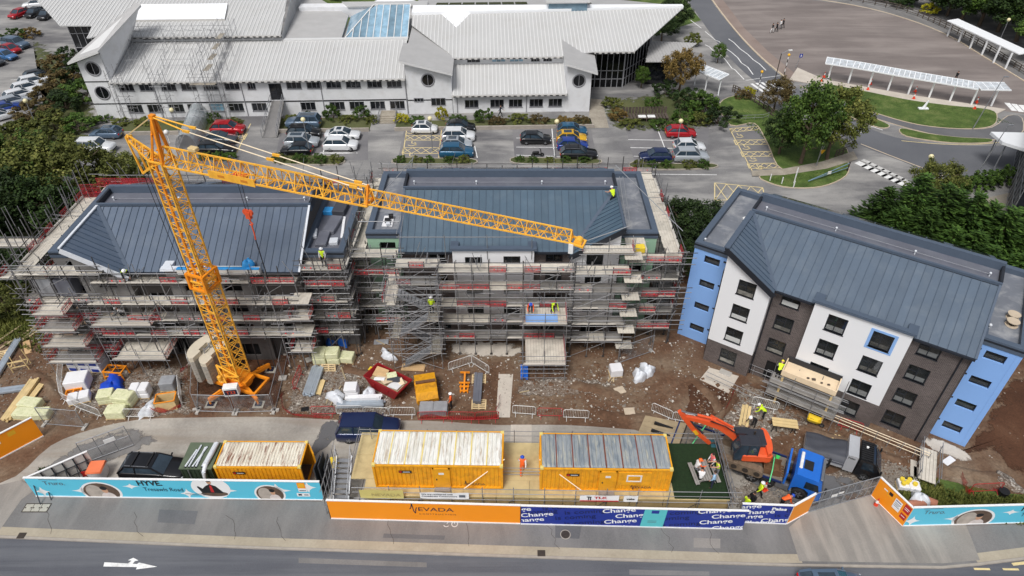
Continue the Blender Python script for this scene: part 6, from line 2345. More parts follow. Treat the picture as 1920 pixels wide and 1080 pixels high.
def bench(label,loc,rz):
 t=thing('picnic_table',label,'picnic table',loc,rz)
 for y in(-.28,-.1,.08,.26):
  MB().bb(-.85,.85,y-.075,y+.075,.7,.74).build('table_slat','board_grey',t)
 for s_ in(-1,1):
  for k in(0,1):
   MB().bb(-.9,.9,s_*(.66+.15*k)-.065,s_*(.66+.15*k)+.065,.43,.47).build('seat_slat','board_grey',t)
 for x in(-.6,.6):
  b=MB().bar((x,-.68,0),(x,-.2,.7),.09,.05);b.bar((x,.68,0),(x,.2,.7),.09,.05);b.bb(x-.03,x+.03,-.72,.72,.36,.43)
  b.build('leg_frame','board_grey',t)
 return t
bench('grey timber picnic table on the green turf of the deck',G(1318,893,DZ),R(97))
# ---------------------------------------------------------------- vehicles
def paint(name,col,metal=.25):
 return mat(name,col,.28,metal,var=.03,scale=1.,coat=.6)
for nm,c in dict(paint_white=lin(236,238,240),paint_black=lin(22,23,27),paint_grey=lin(74,80,88),paint_silver=lin(176,182,188),paint_red=lin(178,22,34),paint_blue=lin(34,66,150),paint_teal=lin(36,92,126),paint_navy=lin(30,44,84),paint_yellow=lin(232,180,40),paint_steel=lin(92,112,134),paint_sky=lin(78,124,176)).items():
 paint(nm,c)
mat('paint_body',lin(180,180,180),.3,.2)
mat('tyre_rubber',lin(30,30,31),.85,var=.15)
mat('rim_alloy',lin(150,152,156),.35,.7,var=.1)
m_=mat('car_glass',lin(52,66,78),.05,0,var=.3,scale=1.5)
m_.node_tree.nodes['Principled BSDF'].inputs['Specular IOR Level'].default_value=.9
mat('lamp_clear',lin(214,220,226),.15,.2)
mat('lamp_red',lin(190,20,24),.25)
mat('trim_black',lin(28,28,30),.6)
mat('plate_yellow',lin(226,190,60),.5)
WHEEL={}
def wheel_mesh(r,w):
 k=(r,w)
 if k not in WHEEL:
  n=16
  b=MB()
  prof_=[(r*.62,-w/2),(r*.93,-w/2),(r,-w*.3),(r,w*.3),(r*.93,w/2),(r*.62,w/2)]
  b.loft([[(q*cos(2*PI*i/n),y,q*sin(2*PI*i/n)) for i in range(n)] for q,y in prof_])
  ty=b.mesh('tyre');ty.materials.append(M('tyre_rubber'))
  b=MB()
  for s_ in(-1,1):
   b.tube((0,s_*w*.36,0),(0,s_*w*.46,0),r*.63,n)
   for i in range(5):
    a=2*PI*i/5
    b.bar((r*.1*cos(a),s_*w*.5,r*.1*sin(a)),(r*.6*cos(a),s_*w*.47,r*.6*sin(a)),r*.2,.03,0,(0,1,0))
  rm=b.mesh('rim');rm.materials.append(M('rim_alloy'))
  WHEEL[k]=(ty,rm)
 return WHEEL[k]
def add_wheel(par,x,y,r,w):
 ty,rm=wheel_mesh(r,w)
 o=link('wheel',ty,None,par,(x,y,r))
 link('rim',rm,None,o)
 return o
STY={'city':(3.57,1.63,1.49,.93,.86,(.27,.08,-.30,-.46),.29),'hatch':(4.1,1.76,1.46,.94,.84,(.24,.06,-.33,-.47),.31),'saloon':(4.65,1.82,1.42,.94,.82,(.22,.04,-.22,-.37),.33),'suv':(4.45,1.86,1.64,1.04,.98,(.25,.09,-.37,-.485),.36),'estate':(4.8,1.85,1.5,.97,.86,(.21,.05,-.38,-.485),.34),'bigsuv':(4.75,1.92,1.78,1.1,1.06,(.23,.11,-.42,-.495),.38),}
CARP={}
def car_proto(style,rails=False):
 L,W,H,belt,bon,(fa,fb,fc,fd),wr=STY[style]
 root=bpy.data.objects.new('parked_car',None)
 xa,xb,xc,xd=fa*L,fb*L,fc*L,fd*L
 hw=W/2
 def ring(x,w,zb,zt,sh=.07):
  return[(x,-w*.9,zb),(x,w*.9,zb),(x,w,zb+.12),(x,w*1.,(zb+zt)/2),(x,w*.975,zt-sh),(x,w*.86,zt),(x,-w*.86,zt),(x,-w*.975,zt-sh),(x,-w*1.,(zb+zt)/2),(x,-w,zb+.12)]
 st=[(L/2,.78,.34,bon-.26),(L/2-.05,.86,.26,bon-.16),(L/2-.25,.95,.22,bon-.07),(L*.36,.99,.2,bon-.02),(xa+.02,1.,.19,bon+.05),(xb,1.,.19,belt),(xc,1.,.19,belt+.02),(xd+.12,.98,.2,belt+0.),(xd,.96,.22,belt-.03),(-L/2+.04,.9,.28,belt-.16 if style!='saloon' else belt-.06),(-L/2,.84,.36,belt-.3)]
 b=MB()
 b.loft([ring(x,hw*k,zb,zt) for x,k,zb,zt in st])
 rw,bw=hw*.74,hw*.9
 zr=H
 roofp=[(xb,rw,zr-.05),(xb-.18,rw*.98,zr),(xc+.18,rw*.98,zr-.005),(xc,rw*.95,zr-.07)]
 for s_ in(1,):
  v=[]
  for(x,y,z) in roofp:
   v+=[(x,-y,z),(x,-y*.6,z+.025),(x,y*.6,z+.025),(x,y,z)]
  f=[]
  for i in range(3):
   for j in range(3):
    f.append((i*4+j,i*4+j+1,i*4+4+j+1,i*4+4+j))
  b.add(v,f,0,True)
 for s_ in(-1,1):
  for(p,q,w) in(((xa,s_*bw,belt-.02),(xb,s_*rw,zr-.06),.09),((xc,s_*rw,zr-.08),(xd,s_*bw,belt-.02),.16),((xb*.4+xc*.6,s_*bw*1.005,belt),(xb*.4+xc*.6,s_*rw*1.01,zr-.05),.07),((xb,s_*rw,zr-.045),(xc,s_*rw*.96,zr-.07),.07)):
   b.bar(p,q,w,.07)
 body=b.mesh('body');body.materials.append(M('paint_body'))
 parts=[('body',body,None)]
 def glass(nm,pts):
  g_=MB();g_.slab(pts,.02);me=g_.mesh(nm);me.materials.append(M('car_glass'));parts.append((nm,me,None))
 glass('windscreen',[(xa+.02,-bw*.96,belt-.03),(xa+.02,bw*.96,belt-.03),(xb+.01,rw*.95,zr-.06),(xb+.01,-rw*.95,zr-.06)])
 glass('rear_window',[(xd-.01,bw*.93,belt+.02),(xd-.01,-bw*.93,belt+.02),(xc-.01,-rw*.9,zr-.09),(xc-.01,rw*.9,zr-.09)])
 for s_ in(-1,1):
  g_=MB()
  q=[(xa-.04,s_*bw*.985,belt),(xb-.02,s_*rw*1.,zr-.07),(xc+.04,s_*rw*.97,zr-.09),(xd+.16,s_*bw*.985,belt+.02)]
  g_.add(q,[(0,1,2,3),(3,2,1,0)])
  me=g_.mesh('side_window');me.materials.append(M('car_glass'));parts.append(('side_window',me,None))
 for s_ in(-1,1):
  g_=MB().cbox((L/2-.13,s_*hw*.68,bon-.24),(.2,.36,.15),.03);me=g_.mesh('headlight');me.materials.append(M('lamp_clear'));parts.append(('headlight',me,None))
  g_=MB().cbox((-L/2+.06,s_*hw*.72,belt-.24),(.14,.3,.2),.03);me=g_.mesh('tail_light');me.materials.append(M('lamp_red'));parts.append(('tail_light',me,None))
  g_=MB().cbox((xa-.12,s_*(hw+.09),belt+.03),(.1,.2,.13),.03);me=g_.mesh('wing_mirror');me.materials.append(M('paint_body'));parts.append(('wing_mirror',me,None))
 g_=MB().cbox((L/2-.02,0,.42),(.1,W*.7,.16),.03);me=g_.mesh('grille');me.materials.append(M('trim_black'));parts.append(('grille',me,None))
 g_=MB().bb(-L/2-.01,-L/2+.03,-.26,.26,.48,.59);me=g_.mesh('number_plate');me.materials.append(M('plate_yellow'));parts.append(('number_plate',me,None))
 if rails:
  for s_ in(-1,1):
   g_=MB().bar((xb-.2,s_*rw*.92,zr+.05),(xc+.15,s_*rw*.9,zr+.04),.05,.05);me=g_.mesh('roof_rail');me.materials.append(M('rim_alloy'));parts.append(('roof_rail',me,None))
  for f_ in(.15,.7):
   x=xb+(xc-xb)*f_
   g_=MB().bar((x,-rw*.95,zr+.08),(x,rw*.95,zr+.08),.08,.04);me=g_.mesh('roof_bar');me.materials.append(M('trim_black'));parts.append(('roof_bar',me,None))
 return parts,L,wr,W
def car(label,style,col,loc,rz,rails=False,group=None,roof=None):
 k=(style,rails)
 if k not in CARP:
  CARP[k]=car_proto(style,rails)
 parts,L,wr,W=CARP[k]
 t=thing('parked_car',label,'car',loc,rz,group)
 for nm,me,_ in parts:
  o=link(nm,me,None,t)
  if me.materials[0]==M('paint_body'):
   o.material_slots[0].link='OBJECT'
   o.material_slots[0].material=M(col)
 for x in(L*.31,-L*.3):
  for y in(-W/2+.11,W/2-.11):
   add_wheel(t,x,y,wr,.21)
 if roof:
  p=STY[style]
  MB().bb(p[5][2]*p[0]+.3,p[5][1]*p[0]-.25,-.42,.42,p[2]+.015,p[2]+.035).build('sunroof',roof,t)
 return t
def car_px(label,style,col,a,b_,**k):
 p,q=G(*a),G(*b_)
 c=(p+q)/2
 return car(label,style,col,(c.x,c.y,.012),math.atan2(q.y-p.y,q.x-p.x),**k)
cp_g='cars parked in the college car park'
rowc=[('red crossover parked beside the clear cycle shelter','suv','paint_red',399,461,249,1,None,False),('grey saloon parked between red crossover and black estate','saloon','paint_grey',383,443,267,1,'car_glass',False),('black estate parked below the grey saloon by a hedge','estate','paint_black',375,441,286,1,None,False),('dark steel-blue SUV facing left by the access ramp, top of its row','bigsuv','paint_steel',541,600,237,-1,'car_glass',False),('black hatchback facing right in the row by the access ramp','suv','paint_black',542,602,256,1,None,False),('silver grey SUV in the row by the access ramp','suv','paint_silver',537,599,273,1,'car_glass',False),('black car with red tail light, bottom of row by access ramp','hatch','paint_black',527,588,288,-1,None,False),('white saloon with glass roof opposite the dark row by ramp','saloon','paint_white',611,677,259,1,'car_glass',False),('white crossover below the white saloon, facing right','suv','paint_white',610,671,279,1,None,False),('tiny white city car with black roof in the yellow hatched bay','city','paint_white',772,821,248,1,'car_glass',False),('black hatchback at top of row beside yellow hatched bays','hatch','paint_black',837,890,245,1,None,False),('white hatchback second in the row beside yellow hatched bays','suv','paint_white',830,890,262,1,None,False),('pale silver-blue car third in row beside yellow hatched bays','hatch','paint_silver',829,885,277,1,'car_glass',False),('teal blue hatchback at bottom of row beside yellow bays','suv','paint_teal',826,887,292,1,None,False),('black hatchback parked alone left of the yellow hatchback','hatch','paint_black',977,1031,267,1,None,False),('dark teal hatchback directly above the yellow hatchback','hatch','paint_teal',1044,1100,251,1,None,False),('yellow hatchback, the only one in the car park','hatch','paint_yellow',1046,1096,265,1,'car_glass',False),('bright blue hatchback directly below the yellow hatchback','hatch','paint_blue',1046,1100,279,1,None,False),('black estate with roof bars below the bright blue hatchback','estate','paint_black',1052,1117,295,1,None,True),('red hatchback alone in bay near the timber garden seat','hatch','paint_red',1249,1301,255,1,None,False),('white hatchback above the silver SUV in the right bay','hatch','paint_white',1262,1320,281,1,None,False),('navy blue hatchback facing left above the kerbed hedge','hatch','paint_navy',1197,1259,300,-1,None,False),('silver SUV beside the navy hatchback above the kerbed hedge','suv','paint_silver',1261,1326,300,1,None,False),('blue hatchback half hidden left of the cycle shelter','hatch','paint_steel',179,225,257,-1,'car_glass',False),('white car behind the big tree at left','bigsuv','paint_white',150,216,284,1,None,False),]
for(lb,sty,col,x0,x1,y,f,rf,rl) in rowc:
 L_=STY[sty][0]
 xc_=(x0+x1)/2
 c=G(xc_,y)
 car(lb,sty,col,(c.x,c.y,.014),0 if f>0 else PI,rails=rl,group=cp_g,roof=rf)
for(lb,sty,col,a,b_) in[('white SUV at the top of the far left car park','suv','paint_white',(88,12),(48,16)),('red hatchback in the far left car park beside two black cars','hatch','paint_red',(50,27),(25,36)),('black hatchback between red hatchback and another black car, far left','hatch','paint_black',(78,24),(53,36)),('black hatchback next to the college roof, far left','hatch','paint_black',(98,28),(78,40)),('dark blue SUV nose right beside shrubs at the far left','bigsuv','paint_steel',(8,85),(58,93)),('small red car behind the dark blue SUV, far left','city','paint_red',(6,96),(40,102)),('mid blue hatchback below the small red car, far left','hatch','paint_sky',(-8,107),(34,114)),('dark car cut by left edge below the mid blue hatchback','hatch','paint_grey',(-32,118),(10,125)),('dark car at top of the angled white row, left','hatch','paint_black',(54,152),(94,143)),('white SUV second in the angled row at left','suv','paint_white',(46,165),(90,155)),('white car third in the angled row at left','suv','paint_white',(32,178),(80,166)),('white estate fourth in the angled row at left','estate','paint_white',(18,191),(68,177)),('silver estate above the bright blue car in angled row','estate','paint_silver',(4,204),(56,190)),('bright blue car in the angled row at left edge','hatch','paint_blue',(-10,216),(38,203)),('white hatchback lowest in angled row at left edge','hatch','paint_white',(-22,231),(28,217))]:
 car_px(lb,sty,col,a,b_,group=cp_g)
c=G(297,887)
car('black estate car with roof bars behind the cyan hoarding','estate','paint_black',(c.x,c.y,.03),R(-3),rails=True)
c=G(694,815)
car('dark blue off-road car half hidden behind the pale roofed cabin','bigsuv','paint_navy',(c.x,c.y,.03),R(0))
c=G(1556,1108)
car('blue grey car on the street cut by the bottom edge','hatch','paint_steel',(c.x,c.y,.02),R(0),roof='car_glass')
p=G(1008,294)
t=thing('motor_scooter','black motor scooter parked by the hedge below black estate row','scooter',(p.x,p.y,.01),R(8))
for x in(-.6,.6):
 add_wheel(t,x,0,.26,.12)
MB().cbox((-.25,0,.62),(.9,.3,.3),.08).build('seat','trim_black',t)
MB().bar((.45,0,.3),(.35,0,1.05),.3,.1).build('leg_shield','paint_black',t)
MB().bar((.3,-.35,1.05),(.3,.35,1.05),.05,.05).build('handlebar','trim_black',t)
MB().bar((-.4,0,.35),(.5,0,.3),.28,.1).build('footboard','trim_black',t)
# ---------------------------------------------------------------- plant transporter with excavator
mat('truck_blue',lin(34,110,208),.35,.1,var=.04,coat=.4)
mat('truck_navy',lin(30,50,100),.5,.1,var=.1)
mat('deck_worn',lin(126,116,104),.85,var=.2,scale=1.2,bump=.3)
mat('deck_timber',lin(166,148,118),.85,var=.2,scale=1.2,rand=.15)
TA=R(-26)
tk=thing('plant_transporter','bright blue flatbed truck carrying the orange excavator by the site gate','truck',(21.9,28.9,.03),TA)
prof_=[(-.02,.45),(.02,.95),(-.02,1.35),(-.2,2.15),(-.45,2.42),(-1.9,2.5),(-2.05,2.3),(-2.05,.55),(-1.98,.55),(-1.9,.98),(-1.6,1.2),(-1.1,1.2),(-.8,.98),(-.72,.45)]
b=MB()
b.prof(prof_,-1.22,1.22)
b.build('cab','truck_blue',tk)
b=MB().slab([(0.,1.08,1.38),(0.,-1.08,1.38),(-.2,-1.,2.12),(-.2,1.,2.12)],.03)
b.v=[(p[0]+.035,p[1],p[2]+.02) for p in b.v]
b.build('windscreen','car_glass',tk)
for s_ in(-1,1):
 g_=MB();g_.add([(-.2,s_*1.235,1.35),(-1.2,s_*1.235,1.35),(-1.2,s_*1.235,2.05),(-.4,s_*1.235,2.05)],[(0,1,2,3),(3,2,1,0)])
 g_.build('side_window','car_glass',tk)
 MB().cbox((.1,s_*1.38,1.9),(.15,.22,.6),.04).build('wing_mirror','trim_black',tk)
 MB().cbox((.02,s_*.95,.72),(.1,.4,.25),.04).build('headlight','lamp_clear',tk)
 MB().bb(-1.95,-.9,s_*1.05-.16,s_*1.05+.16,.25,.5).build('cab_step','galvanised',tk)
MB().bb(-1.55,-.95,-.5,.3,2.46,2.53).build('roof_hatch','trim_black',tk)
MB().cbox((-1.75,.1,2.58),(.22,1.5,.14),.04).build('light_bar','sign_white',tk)
MB().bb(-.02,.08,-1.15,1.15,.4,.62).build('bumper','truck_navy',tk)
MB().cbox((-.28,0,2.42),(.2,2.,.12),.04).build('sun_visor','rim_alloy',tk)
b=MB()
for y in(-.4,.4):
 b.bb(-12.3,-1.,y-.08,y+.08,.62,.85)
b.build('chassis','trim_black',tk)
for(x,dbl) in((-1.35,0),(-3.5,1),(-4.6,1),(-8.3,1)):
 for s_ in(-1,1):
  add_wheel(tk,x,s_*1.1,.5,.32)
for s_ in(-1,1):
 MB().bb(-2.95,-2.1,s_*1.1-.12,s_*1.1+.12,.45,.9).build('side_tank','rim_alloy',tk)
 MB().bb(-9.9,-2.6,s_*1.22-.04,s_*1.22+.04,.98,1.16).build('bed_rail','truck_navy',tk)
for i in range(9):
 y=-1.12+i*.25
 MB().bb(-9.9,-2.6,y,y+.235,1.,1.06).build('bed_plank','deck_worn',tk)
MB().bb(-2.55,-2.42,-1.2,1.2,1.,2.2).build('headboard','truck_blue',tk)
for i in range(4):
 y=-1.15+i*.58
 b=MB().add([(-9.9,y,1.05),(-9.9,y+.56,1.05),(-13.2,y+.56,.35),(-13.2,y,.35),(-9.9,y,.95),(-9.9,y+.56,.95),(-13.2,y+.56,.25),(-13.2,y,.25)],[(0,1,2,3),(7,6,5,4),(0,3,7,4),(1,5,6,2),(3,2,6,7)])
 b.build('ramp_plank','deck_timber',tk)
MB().bb(-10.,-9.9,-1.25,1.25,.95,1.12).build('ramp_hinge','iron',tk)
MB().bb(-10.6,-10.5,-1.25,1.25,.85,.98).build('ramp_bar','truck_navy',tk)
for x in(-3.2,-3.4,-3.):
 b=MB().tube((x,.3+ru(-.3,.3),1.1),(x+ru(-.3,.3),.9,1.25),.08,7)
 b.build('hose_reel','clip_green' if 'clip_green' in MATS else mat('clip_green',lin(60,200,90),.6),tk)
mat('rusty_steel',lin(116,84,58),.8,.2,var=.25,scale=3,bump=.3)
mat('strap_green',lin(110,226,150),.6)
def to_w(x,y,z):return tk.matrix_basis@V((x,y,z))
MT=MTr((21.9,28.9,.03))@MRo(TA,4,'Z')
bk=thing('digger_bucket','rusty toothed digger bucket strapped on the blue truck bed','bucket',MT@V((-3.45,-.35,1.07)),TA+R(8))
b=MB()
b.bb(-.6,.6,-.55,-.5,0,.6);b.bb(-.6,.6,.5,.55,0,.6);b.bb(-.62,-.56,-.5,.5,0,.6);b.bb(-.56,.6,-.5,.5,0,.06);b.bb(.56,.62,-.5,.5,.06,.25)
b.build('shell','rusty_steel',bk)
for i in range(5):
 MB().bar((.6,-.45+i*.22,.08),(.85,-.45+i*.22,.05),.1,.06).build('tooth','rusty_steel',bk)
b=MB().path([(-.1,-1.2,0),(-.05,-.55,.66),(.05,.55,.66),(.1,1.2,0)],.045,5)
b.build('strap','strap_green',bk)
mat('digger_orange',lin(240,96,48),.45,.1,var=.06,coat=.3,dirt=lin(170,60,36),dirt_amt=.3)
mat('digger_grey',lin(52,54,62),.5,.1,var=.1)
mat('track_mud',lin(122,104,86),.9,var=.25,scale=4,bump=.5)
EX=MT@V((-5.55,-.4,1.1))
ex=thing('excavator','orange tracked excavator with folded arm standing on the blue truck','excavator',EX,0)
for s_ in(-1,1):
 tr_=bpy.data.objects.new('track',None);COL.objects.link(tr_);tr_.parent=ex;tr_.rotation_euler=(0,0,TA)
 n=22
 path_=[]
 Lt,rt=1.25,.36
 per=[]
 for i in range(9):
  a=PI/2-PI*i/8
  per.append((Lt+rt*cos(a),.38+rt*sin(a)))
 for i in range(9):
  a=-PI/2-PI*i/8
  per.append((-Lt+rt*cos(a),.38+rt*sin(a)))
 b=MB().prof(per,s_*.95-.26,s_*.95+.26)
 b.build('track_belt','track_mud',tr_)
 for i in range(14):
  x=-1.2+2.4*i/13
  MB().bb(x-.07,x+.07,s_*.95-.27,s_*.95+.27,.74,.775).build('track_shoe','track_mud',tr_)
 for x in(-1.2,-.4,.4,1.2):
  MB().tube((x,s_*1.225,.38),(x,s_*1.25,.38),.22,10).build('roller','iron',tr_)
MB().tube((0,0,.6),(0,0,.95),.6,16).build('slew_ring','digger_grey',ex)
hs_=bpy.data.objects.new('house',None);COL.objects.link(hs_);hs_.parent=ex
hs_.rotation_euler=(0,0,R(176));hs_.location=(0,.1,.95)
b=MB().cbox((-.55,0,.45),(2.2,2.35,.8),.15)
b.build('body','digger_orange',hs_)
cw_=[(-1.35-.35*cos(a),1.15*sin(a)) for a in[-PI/2+PI*i/10 for i in range(11)]]
b=MB().prism([(-1.2,-1.16)]+cw_+[(-1.2,1.16)],.1,1.1)
b.build('counterweight','digger_orange',hs_)
MB().cbox((-.7,-.3,.98),(1.3,1.5,.3),.08).build('engine_cover','digger_grey',hs_)
MB().cbox((.15,-.85,.95),(1.1,.6,.35),.06).build('side_box','digger_grey',hs_)
MB().tube((-.6,-.5,1.1),(-.6,-.5,1.45),.07,8).build('exhaust','iron',hs_)
b=MB().prof([(-.55,.2),(1.,.2),(1.1,.9),(.75,1.75),(-.5,1.8)],.25,1.12)
b.build('cab','car_glass',hs_)
b=MB()
for y in(.27,1.1):
 for(p,q) in(((-.55,.2),(-.5,1.8)),((1.,.2),(1.1,.9)),((1.1,.9),(.75,1.75)),((.2,.2),(.15,1.8)),((-.55,.95),(.2,.95))):
  b.bar((p[0],y,p[1]),(q[0],y,q[1]),.09,.07)
b.build('cab_frame','digger_grey',hs_)
MB().cbox((.12,.68,1.83),(1.4,.92,.1),.04).build('cab_roof','digger_grey',hs_)
def limb(par,name,pts,w,m='digger_orange'):
 b=MB()
 rings=[]
 for i,(x,z,d) in enumerate(pts):
  a=pts[max(0,i-1)];c=pts[min(len(pts)-1,i+1)]
  t_=V((c[0]-a[0],c[1]-a[1])).normalized()
  n_=V((-t_.y,t_.x))*d/2
  rings.append([(x+n_.x,-w/2,z+n_.y),(x+n_.x,w/2,z+n_.y),(x-n_.x,w/2,z-n_.y),(x-n_.x,-w/2,z-n_.y)])
 b.loft(rings,0,False)
 return b.build(name,m,par)
arm=bpy.data.objects.new('boom_assembly',None);COL.objects.link(arm);arm.parent=ex
arm.rotation_euler=(0,0,R(176));arm.location=(0,.1,.95)
limb(arm,'boom',[(.4,.6,.34),(1.2,1.6,.46),(2.1,2.35,.48),(3.4,2.85,.36),(4.75,3.2,.24)],.26)
limb(arm,'dipper',[(5.2,3.75,.22),(4.8,3.25,.36),(3.9,1.9,.32),(2.55,.5,.22)],.22)
b=MB().tube((1.2,.16,2.15),(2.9,.16,3.25),.09,8);b.tube((1.2,-.16,2.15),(2.9,-.16,3.25),.09,8)
b.tube((2.6,0,3.1),(3.9,0,3.45),.1,8);b.build('ram_cylinder','digger_orange',arm)
b=MB().tube((3.9,0,3.45),(5.15,0,3.75),.05,8,0);b.build('ram_rod','rim_alloy',arm)
b=MB().tube((4.4,0.,2.9),(3.2,0.,1.55),.08,8);b.build('ram_cylinder','digger_grey',arm)
b=MB().path([(2.55,0,.5),(2.2,0,.55),(2.,0,.3)],.08,6);b.build('bucket_link','iron',arm)
mat('bucket_teal',lin(44,92,104),.6,.2,var=.2)
b=MB().prof([(2.5,.45),(2.1,.5),(1.75,.2),(1.8,-.2),(2.1,-.35),(2.4,-.1)],-.35,.35)
b.build('bucket','bucket_teal',arm)
b=MB().box((0.,0,0),(.5,.02,.25));o=b.build('decal','sign_yellow',arm);o.location=(3.75,.17,1.75);o.rotation_euler=(0,R(-55),0)
b=MB().path([(.6,.2,1.),(1.,.25,2.),(1.9,.3,2.75),(3.,.3,3.2)],.04,5);b.build('hydraulic_hose','cable_black',arm)
b=MB().path([MT@V((-9.2,-1.1,1.15)),MT@V((-8.6,.5,2.3))],.05,5)
tag(b.build('ratchet_strap','strap_green'),'bright green ratchet strap from truck bed up to the digger arm','strap')
# ---------------------------------------------------------------- black tipper with grey cover
TB=R(-24)
tp=thing('tipper_truck','black tipper truck with sagging grey tarpaulin beside the blue truck','truck',(26.6,30.35,.03),TB)
mat('tarp_grey',lin(66,68,76),.6,var=.08,scale=1.5,bump=.4,bscale=2.5)
mat('box_alloy',lin(206,208,212),.35,.5,var=.05)
prof_=[(0,.4),(.03,.95),(-.1,1.3),(-.55,2.),(-.75,2.12),(-1.6,2.15),(-1.65,.5),(-1.3,.5),(-1.2,.75),(-.9,.85),(-.6,.75),(-.5,.4)]
MB().prof(prof_,-.98,.98).build('cab','paint_black',tp)
b=MB()
for i in range(9):
 y=-.8+i*.2
 b.bb(-1.55,-.75,y-.05,y+.05,2.14,2.19)
b.build('roof_rib','trim_black',tp)
b=MB().slab([(-.06,.85,1.33),(-.06,-.85,1.33),(-.53,-.8,2.),(-.53,.8,2.)],.02)
b.v=[(p[0]+.02,p[1],p[2]+.02) for p in b.v]
b.build('windscreen','car_glass',tp)
for s_ in(-1,1):
 g_=MB();g_.add([(-.45,s_*.99,1.25),(-1.35,s_*.99,1.25),(-1.35,s_*.99,1.95),(-.75,s_*.99,1.95)],[(0,1,2,3),(3,2,1,0)]);g_.build('side_window','car_glass',tp)
 MB().cbox((-.1,s_*1.12,1.5),(.12,.18,.35),.03).build('wing_mirror','paint_black',tp)
 MB().cbox((-.02,s_*.75,.85),(.1,.28,.2),.03).build('headlight','lamp_clear',tp)
 for x in(-.95,-3.6):
  add_wheel(tp,x,s_*.82,.36,.24)
MB().tube((-1.2,.3,2.2),(-1.2,.3,2.28),.09,10).build('beacon','sign_white',tp)
MB().bb(-2.45,-1.75,-1.02,1.02,.62,2.28).build('tool_box','box_alloy',tp)
text_on(tp,[('Palas',-2.38,1.95,.22,0,.006,1.1)],MTr((0,-1.03,0))@UP,'ink_black')
MB().bb(-5.2,-1.2,-.35,.35,.5,.72).build('chassis','trim_black',tp)
b=MB().bb(-5.2,-2.5,-1.03,-.98,.75,1.2);b.bb(-5.2,-2.5,.98,1.03,.75,1.2);b.bb(-5.22,-5.17,-.98,.98,.75,1.2);b.bb(-5.2,-2.5,-.98,.98,.72,.78)
b.build('tipper_body','box_alloy',tp)
N_=10
vs,fs=[],[]
for i in range(N_+1):
 for j in range(N_+1):
  s_,t_=i/N_,j/N_
  x,y=-5.25+2.8*s_,-1.08+2.16*t_
  ed=min(t_,1-t_)
  z=1.35+.25*sin(PI*t_)*(.6+.4*cos(s_*7))+.25*s_+.05*sin(s_*11+t_*5)+.04*sin(t_*17-s_*6)
  if ed<.02:
   z=1.05
  vs.append((x,y,z))
for i in range(N_):
 for j in range(N_):
  k=i*(N_+1)+j
  fs.append((k,k+N_+1,k+N_+2,k+1))
MB().add(vs,fs,0,True).build('tarpaulin','tarp_grey',tp)
# ---------------------------------------------------------------- trees and planting
def leaf_mat(name,cols,rough=.7):
 m,N,L,P=nmat(name)
 ge=N.new('ShaderNodeNewGeometry')
 oi=N.new('ShaderNodeObjectInfo')
 tc=N.new('ShaderNodeTexCoord')
 n1=noise(N,L,tc.outputs['Object'],.7,3)
 a=N.new('ShaderNodeMath');a.operation='MULTIPLY_ADD'
 L.new(ge.outputs['Random Per Island'],a.inputs[0]);a.inputs[1].default_value=.55;
 b_=N.new('ShaderNodeMath');b_.operation='MULTIPLY_ADD'
 L.new(n1.outputs['Fac'],b_.inputs[0]);b_.inputs[1].default_value=.9;b_.inputs[2].default_value=-.25
 L.new(b_.outputs[0],a.inputs[2])
 r=ramp(N,[(i/(len(cols)-1),c) for i,c in enumerate(cols)])
 L.new(a.outputs[0],r.inputs['Fac'])
 hv=N.new('ShaderNodeHueSaturation')
 mr=N.new('ShaderNodeMapRange');mr.inputs['To Min'].default_value=.75;mr.inputs['To Max'].default_value=1.25
 L.new(oi.outputs['Random'],mr.inputs['Value']);L.new(mr.outputs[0],hv.inputs['Value']);L.new(r.outputs['Color'],hv.inputs['Color'])
 L.new(hv.outputs['Color'],P.inputs['Base Color'])
 P.inputs['Roughness'].default_value=rough
 P.inputs['Specular IOR Level'].default_value=.25
 return m
leaf_mat('leaf_olive',[lin(44,50,20),lin(76,84,34),lin(106,110,52),lin(146,142,80)])
leaf_mat('leaf_green',[lin(30,46,16),lin(52,76,26),lin(80,104,40),lin(112,134,58)])
leaf_mat('leaf_deep',[lin(18,28,14),lin(34,50,22),lin(52,72,32),lin(78,96,46)])
leaf_mat('leaf_conifer',[lin(26,42,16),lin(46,70,26),lin(72,100,40),lin(104,130,60)])
leaf_mat('leaf_autumn',[lin(62,54,28),lin(96,80,42),lin(124,100,52),lin(108,106,54)])
leaf_mat('leaf_bronze',[lin(48,42,26),lin(78,66,38),lin(98,84,50),lin(104,104,58)])
leaf_mat('leaf_yellow',[lin(120,120,30),lin(170,164,40),lin(204,190,60)])
mat('bark',lin(98,84,70),.9,var=.2,scale=3,bump=.4)
mat('bark_pale',lin(150,138,122),.9,var=.2,scale=3,bump=.3)
def rand_dir(r):
 z=r.uniform(-1,1);a=r.uniform(0,2*PI);s=math.sqrt(1-z*z)
 return V((s*cos(a),s*sin(a),z))
